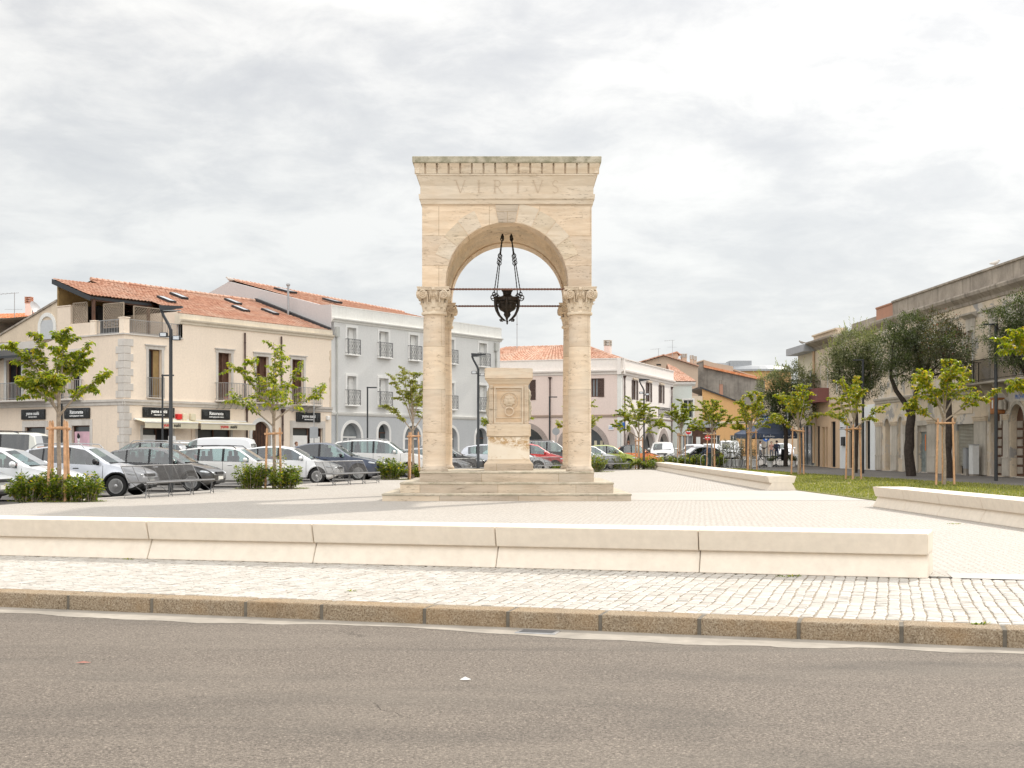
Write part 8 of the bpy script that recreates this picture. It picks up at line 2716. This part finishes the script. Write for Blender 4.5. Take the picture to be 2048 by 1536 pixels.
# ---- white pots with plants
for i, (px, Y, s, h) in enumerate([(1445, 94.5, 1.0, 1.5), (1458, 94.8, 1.0, 1.7), (1472, 94.3, 1.0, 1.9), (1484, 95, .9, 1.8), (1507, 93.2, 1.0, 1.9), (1540, 93.0, .75, .45), (1586, 94, .8, .4)]):
    labs = ['leftmost white pot with a climbing shrub behind the cycle stands', 'second white pot from the left with tall leafy shrub', 'third white pot from the left with tall leafy shrub', 'white pot with shrub just left of the thin dark post', 'large white pot with shrub between the tree stakes', 'small white pot with low plant between the two table legs', 'small pale pot with low plant right of the black tree trunk']
    t = thing('planter', labs[i], 'plant pot', ((px - 1024) / FPX * Y, Y, .02), 0, 'white pots by the cafe')
    m = MB(); m.lathe([(.22 * s, 0), (.31 * s, .50 * s), (.33 * s, .52 * s), (.33 * s, .56 * s), (.29 * s, .56 * s), (.28 * s, .48 * s), (.01, .48 * s)], 18); m.build('pot', M['pot_white'], t, smooth=40)
    random.seed(400 + i); vv = []; ff = []; st = MB()
    for k in range(16):
        a = random.uniform(0, 2 * PI); r1 = random.uniform(.1, .55) * s; p = Vector((.1 * math.cos(a), .1 * math.sin(a), .45 * s)); q = Vector((r1 * math.cos(a), r1 * math.sin(a), .5 * s + h * random.uniform(.35, 1)))
        path = bez(p, p.lerp(q, .5) + Vector((0, 0, .15)), q, 4); st.tube(path, .008, 4, cap=False)
        for j in range(40):
            u = random.random() ** .7; jj = min(3, int(u * 4)); c = path[jj].lerp(path[jj + 1], u * 4 - jj); aa = random.uniform(0, 2 * PI); d = Vector((math.cos(aa), math.sin(aa), random.uniform(-.6, .7))).normalized()
            leaf_quad(vv, ff, c + d * random.uniform(0, .12), d, .11, .05, .1)
    st.build('stems', M['bark'], t, recalc=False); m = MB(); m.add(vv, ff); m.build('foliage', M['leaf_oak'], t, recalc=False)

# ---- parasol with stacked tables and chairs
Y = 97.0; px0 = 1535
pr = thing('parasol', 'large navy blue square parasol with white lettering on its valance', 'parasol', ((px0 - 1024) / FPX * Y, Y, .06), R(14))
hw = 1.85; ze = 2.42; za = 3.55
m = MB(); m.tube([(0, 0, 0), (0, 0, za)], .03, 8); m.build('pole', M['steel'], pr)
m = MB(); N_ = 8
cs = [(-hw, -hw), (hw, -hw), (hw, hw), (-hw, hw)]
for k in range(4):
    a = Vector((*cs[k], ze)); b = Vector((*cs[(k + 1) % 4], ze)); ap = Vector((0, 0, za))
    for i in range(N_):
        for j in range(N_):
            def q(u, v):
                p = a.lerp(b, v).lerp(ap, u); p.z -= .10 * math.sin(PI * u) * math.sin(PI * v) + .06 * math.sin(PI * v) * (1 - u); return p
            m.add([q(i / N_, j / N_), q(i / N_, (j + 1) / N_), q((i + 1) / N_, (j + 1) / N_), q((i + 1) / N_, j / N_)], [(0, 1, 2, 3)])
m.build('canopy', M['navy_cloth'], pr, recalc=False, smooth=50)
m = MB()
for k in range(4):
    a = Vector((*cs[k], ze)); b = Vector((*cs[(k + 1) % 4], ze))
    for i in range(12):
        def q(v, d):
            p = a.lerp(b, v); p.z -= .06 * math.sin(PI * v) + d + (.03 * abs(math.sin(v * 6 * PI)) if d else 0); return p
        m.add([q(i / 12, 0), q((i + 1) / 12, 0), q((i + 1) / 12, .32), q(i / 12, .32)], [(0, 1, 2, 3)])
va = m.build('valance', M['navy_cloth'], pr, recalc=False)
# small illegible white script on the valance
for xc in (-.75, .85):
    m = MB(); random.seed(int(xc * 10) + 50)
    pts = [(xc - .45 + .9 * i / 40, -hw - .012, ze - .24 + .055 * math.sin(i * 1.25) + .02 * math.sin(i * .5)) for i in range(41)]
    m.tube(pts, .012, 4); m.tube([(xc - .45, -hw - .012, ze - .28), (xc - .40, -hw - .012, ze - .10)], .012, 4); m.tube([(xc + .1, -hw - .012, ze - .28), (xc + .12, -hw - .012, ze - .10)], .012, 4)
    m.build('lettering', M['sign_white'], va)
m = MB()
for (x_, y_) in cs: m.bar((0, 0, za - .05), (x_, y_, ze + .01), .025)
for (x_, y_) in cs: m.bar((0, 0, ze - .2), (x_ * .5, y_ * .5, (ze + za) / 2 - .03), .02)
m.build('frame', M['steel'], pr)
m = MB(); m.cbox((-.4, -.4, 0), (.4, .4, .09), .02); m.build('base', M['concrete'], pr)


def ped_table(label, px, Y, flip=False, z0=0.03, X=None):
    t = thing('pedestal_table', label, 'table', ((px - 1024) / FPX * Y, Y, z0), R(20)); s = -1 if flip else 1; H = .74
    zf = (lambda z: H - z) if flip else (lambda z: z)
    m = MB(); m.lathe([(.38, zf(H)), (.39, zf(H - .015)), (.38, zf(H - .03)), (.01, zf(H - .03))], 24); m.build('table_top', M['black'], t)
    m = MB(); m.tube([(0, 0, zf(.06)), (0, 0, zf(H - .03))], .035, 8)
    m.build('column', M['black'], t)
    for k in range(4):
        a = k * PI / 2 + .3; m = MB(); m.tube([(0, 0, zf(.20)), (.18 * math.cos(a), .18 * math.sin(a), zf(.10)), (.36 * math.cos(a), .36 * math.sin(a), zf(.02))], [.03, .026, .02], 6); m.build('foot', M['black'], t)
    return t


ped_table('black pedestal table on the left under the parasol', 1528, 94.5)
ped_table('upturned black table stacked on the left table', 1528, 94.5, True, .78)
ped_table('black pedestal table on the right under the parasol', 1552, 94.0)
ped_table('upturned black table stacked on the right table', 1552, 94.0, True, .78)
t = thing('stacked_chairs', 'stack of dark chairs beside the black tree trunk', 'chair stack', ((1566 - 1024) / FPX * 95.2, 95.2, .03), R(-30))
for k in range(5):
    m = MB(); z = .44 + k * .11; m.cbox((-.22, -.22, z), (.22, .22, z + .03), .01); m.build('seat', M['black'], t)
    m = MB(); m.cbox((-.21, .18, z + .03), (.21, .22, z + .42), .01); m.build('backrest', M['black'], t)
for (i, j) in ((-1, -1), (1, -1), (1, 1), (-1, 1)):
    m = MB(); m.tube([(i * .2, j * .2, .46), (i * .23, j * .23, 0)], .014, 6); m.build('leg', M['steel'], t)


# ---- signs
def sign_post(label, px, Y, zc, kind, H=None, z0=0.0, r=.30):
    X = (px - 1024) / FPX * Y; t = thing('road_sign', label, 'road sign', (X, Y, z0)); H = H or zc + r + .05
    m = MB(); m.tube([(0, 0, 0), (0, 0, H)], .03, 8); m.build('post', M['steel'], t, smooth=40)
    def disc(r_, y, mat, nm='plate', par=t, n=28, half=None):
        m = MB(); P = [(r_ * math.cos(2 * PI * i / n), zc + r_ * math.sin(2 * PI * i / n)) for i in range(n)]; m.prism(P, y, y + .012, 'xz'); return m.build(nm, mat, par)
    if kind == 'noentry':
        p = disc(r, -.05, M['red']); m = MB(); m.box((-r * .72, -.056, zc - r * .17), (r * .72, -.0505, zc + r * .17)); m.build('white_bar', M['sign_white'], p)
    if kind == 'back':
        disc(r, -.05, M['grey_metal'])
    if kind == 'dark':
        disc(r, -.05, M['pole'])
    if kind == 'oneway':
        m = MB(); m.box((-r, -.05, zc - r), (r, -.038, zc + r)); p = m.build('plate', M['blue'], t); m = MB(); m.box((-r * .12, -.056, zc - r * .7), (r * .12, -.0505, zc + r * .7)); m.build('white_arrow', M['sign_white'], p)
    if kind == 'bluearrow':
        p = disc(r, -.05, M['blue']); m = MB(); m.prism([(0, zc - r * .6), (-r * .4, zc - r * .1), (-r * .14, zc - r * .1), (-r * .14, zc + r * .6), (r * .14, zc + r * .6), (r * .14, zc - r * .1), (r * .4, zc - r * .1)], -.056, -.0505, 'xz'); m.build('white_arrow', M['sign_white'], p)
    if kind == 'greyback':
        m = MB(); m.cbox((-r, -.05, zc - r * 1.35), (r, -.03, zc + r * 1.35), .008); m.build('plate', M['grey_metal'], t)
    return t


sign_post('no entry sign between the pink and the mint house', 1377, 118, 2.9, 'noentry', r=.26)
sign_post('lower no entry sign beside the dark kiosk', 1415, 118, 2.35, 'noentry', r=.26)
sign_post('round dark sign seen from behind before the ochre house', 1482, 104, 3.05, 'dark', r=.26)
sign_post('round grey sign seen from behind before the pink house arches', 1112, 98, 2.65, 'back', r=.28)
sign_post('blue one-way sign at the corner of the pink house', 1242, 103, 3.15, 'oneway', r=.28)
sign_post('round blue arrow sign below the parasol', 1532, 106, 2.2, 'bluearrow', r=.28)
sign_post('dark square sign on a post before the rightmost restaurant window', 628, 72, 2.25, 'greyback', r=.23, H=4.2)
sign_post('blue square sign above the parasol', 1533, 110, 3.8, 'oneway', r=.35)


# ---- people beyond the parasol and two heads among the cars
def person(label, x, y, z0, rz, h, top, bottom, pose='stand', hair=(.03, .02, .015)):
    t = thing('person', label, 'person', (x, y, z0), rz); k = h / 1.75
    J = {'pelvis': (0, 0, .95), 'waist': (0, 0, 1.08), 'chest': (0, .0, 1.30), 'neck': (0, .01, 1.47), 'head0': (0, -.005, 1.56), 'head1': (0, -.015, 1.64), 'head2': (0, -.005, 1.71)}
    for s, n in ((-1, 'l'), (1, 'r')):
        st = .12 if pose == 'walk' else .02
        J.update({'hip' + n: (s * .095, 0, .92), 'knee' + n: (s * .10, -s * st, .50), 'ankle' + n: (s * .105, s * st * 1.0, .08), 'toe' + n: (s * .12, s * st - .16, .035),
                  'sh' + n: (s * .18, .01, 1.42), 'el' + n: (s * .25, .03, 1.14), 'wr' + n: (s * .24, -.06, .90), 'hand' + n: (s * .235, -.09, .82)})
    E = [('pelvis', 'waist'), ('waist', 'chest'), ('chest', 'neck'), ('neck', 'head0'), ('head0', 'head1'), ('head1', 'head2')]
    for n in 'lr': E += [('pelvis', 'hip' + n), ('hip' + n, 'knee' + n), ('knee' + n, 'ankle' + n), ('ankle' + n, 'toe' + n), ('chest', 'sh' + n), ('sh' + n, 'el' + n), ('el' + n, 'wr' + n), ('wr' + n, 'hand' + n)]
    Rr = dict(pelvis=.135, waist=.125, chest=.15, neck=.055, head0=.075, head1=.095, head2=.075, hip=.095, knee=.062, ankle=.045, toe=.04, sh=.065, el=.045, wr=.032, hand=.035)
    names = list(J); me = bpy.data.meshes.new('body'); me.from_pydata([Vector(J[n]) * k for n in names], [(names.index(a), names.index(b)) for a, b in E], [])
    o = bpy.data.objects.new('body', me); COL.objects.link(o)
    sk = o.modifiers.new('s', 'SKIN'); ss = o.modifiers.new('d', 'SUBSURF'); ss.levels = 2; ss.render_levels = 2
    for i, n in enumerate(names):
        key = n if n in Rr else n[:-1]; r = Rr[key] * k
        me.skin_vertices[0].data[i].radius = (r, r * .8 if key in ('chest', 'waist', 'pelvis') else r)
    me.skin_vertices[0].data[0].use_root = True
    dg = bpy.context.evaluated_depsgraph_get(); m2 = bpy.data.meshes.new_from_object(o.evaluated_get(dg)); bpy.data.objects.remove(o)
    m2.materials.append(M['skin']); m2.materials.append(top); m2.materials.append(bottom); m2.materials.append(M['black'])
    for p in m2.polygons:
        z = p.center.z / k; ax = abs(p.center.x) / k
        p.material_index = 3 if z < .10 else 2 if z < .97 and not (ax > .17 and z > .75) else 1 if (z < 1.47 and not (ax > .2 and z < .93)) else 0
        p.use_smooth = True
    b = bpy.data.objects.new('body', m2); COL.objects.link(b); b.parent = t
    hm = m_plain('hair_' + str(len(bpy.data.objects)), hair, .8)
    bm = bmesh.new(); bmesh.ops.create_uvsphere(bm, u_segments=14, v_segments=10, radius=.108 * k)
    for v in bm.verts:
        if v.co.y < -.03 * k and v.co.z < .03 * k: v.co.y = -.03 * k
        v.co += Vector((0, .012, 1.665)) * k
    m = MB(); m.add_bm(bm); m.build('hair', hm, t, smooth=60)
    return t


W1 = m_plain('white_shirt', (.72, .72, .72), .8); D1 = m_plain('dark_blue_jacket', (.02, .025, .05), .8); P1 = m_plain('brown_pink_top', (.36, .20, .16), .8); T1 = m_plain('grey_trousers', (.12, .12, .13), .85)
for (px, Y_, h_, tp, bt, pose, lab, rz_) in [(1521, 116, 1.72, W1, T1, 'walk', 'person in a white shirt walking beyond the left black table', PI / 2),
                                            (1543, 118, 1.68, P1, T1, 'stand', 'person in a brown-pink top standing beyond the parasol pole', 0),
                                            (1553.5, 114, 1.78, D1, D1, 'stand', 'person in a dark blue jacket standing beyond the right table', PI)]:
    person(lab, (px - 1024) / FPX * Y_, Y_, gz(Y_) + .03, rz_, h_, tp, bt, pose)
person('person standing before the pink house arches, only the head above the orange car', (1257 - 1024) / FPX * 101.5, 101.5, gz(101) + .1, 2.5, 1.74, P1, T1, 'stand', (.2, .1, .06))
person('person walking past the rightmost restaurant window behind the cars', (593 - 1024) / FPX * 76, 76.0, gz(76) + .02, 1.2, 1.74, D1, T1, 'walk', (.16, .08, .05))
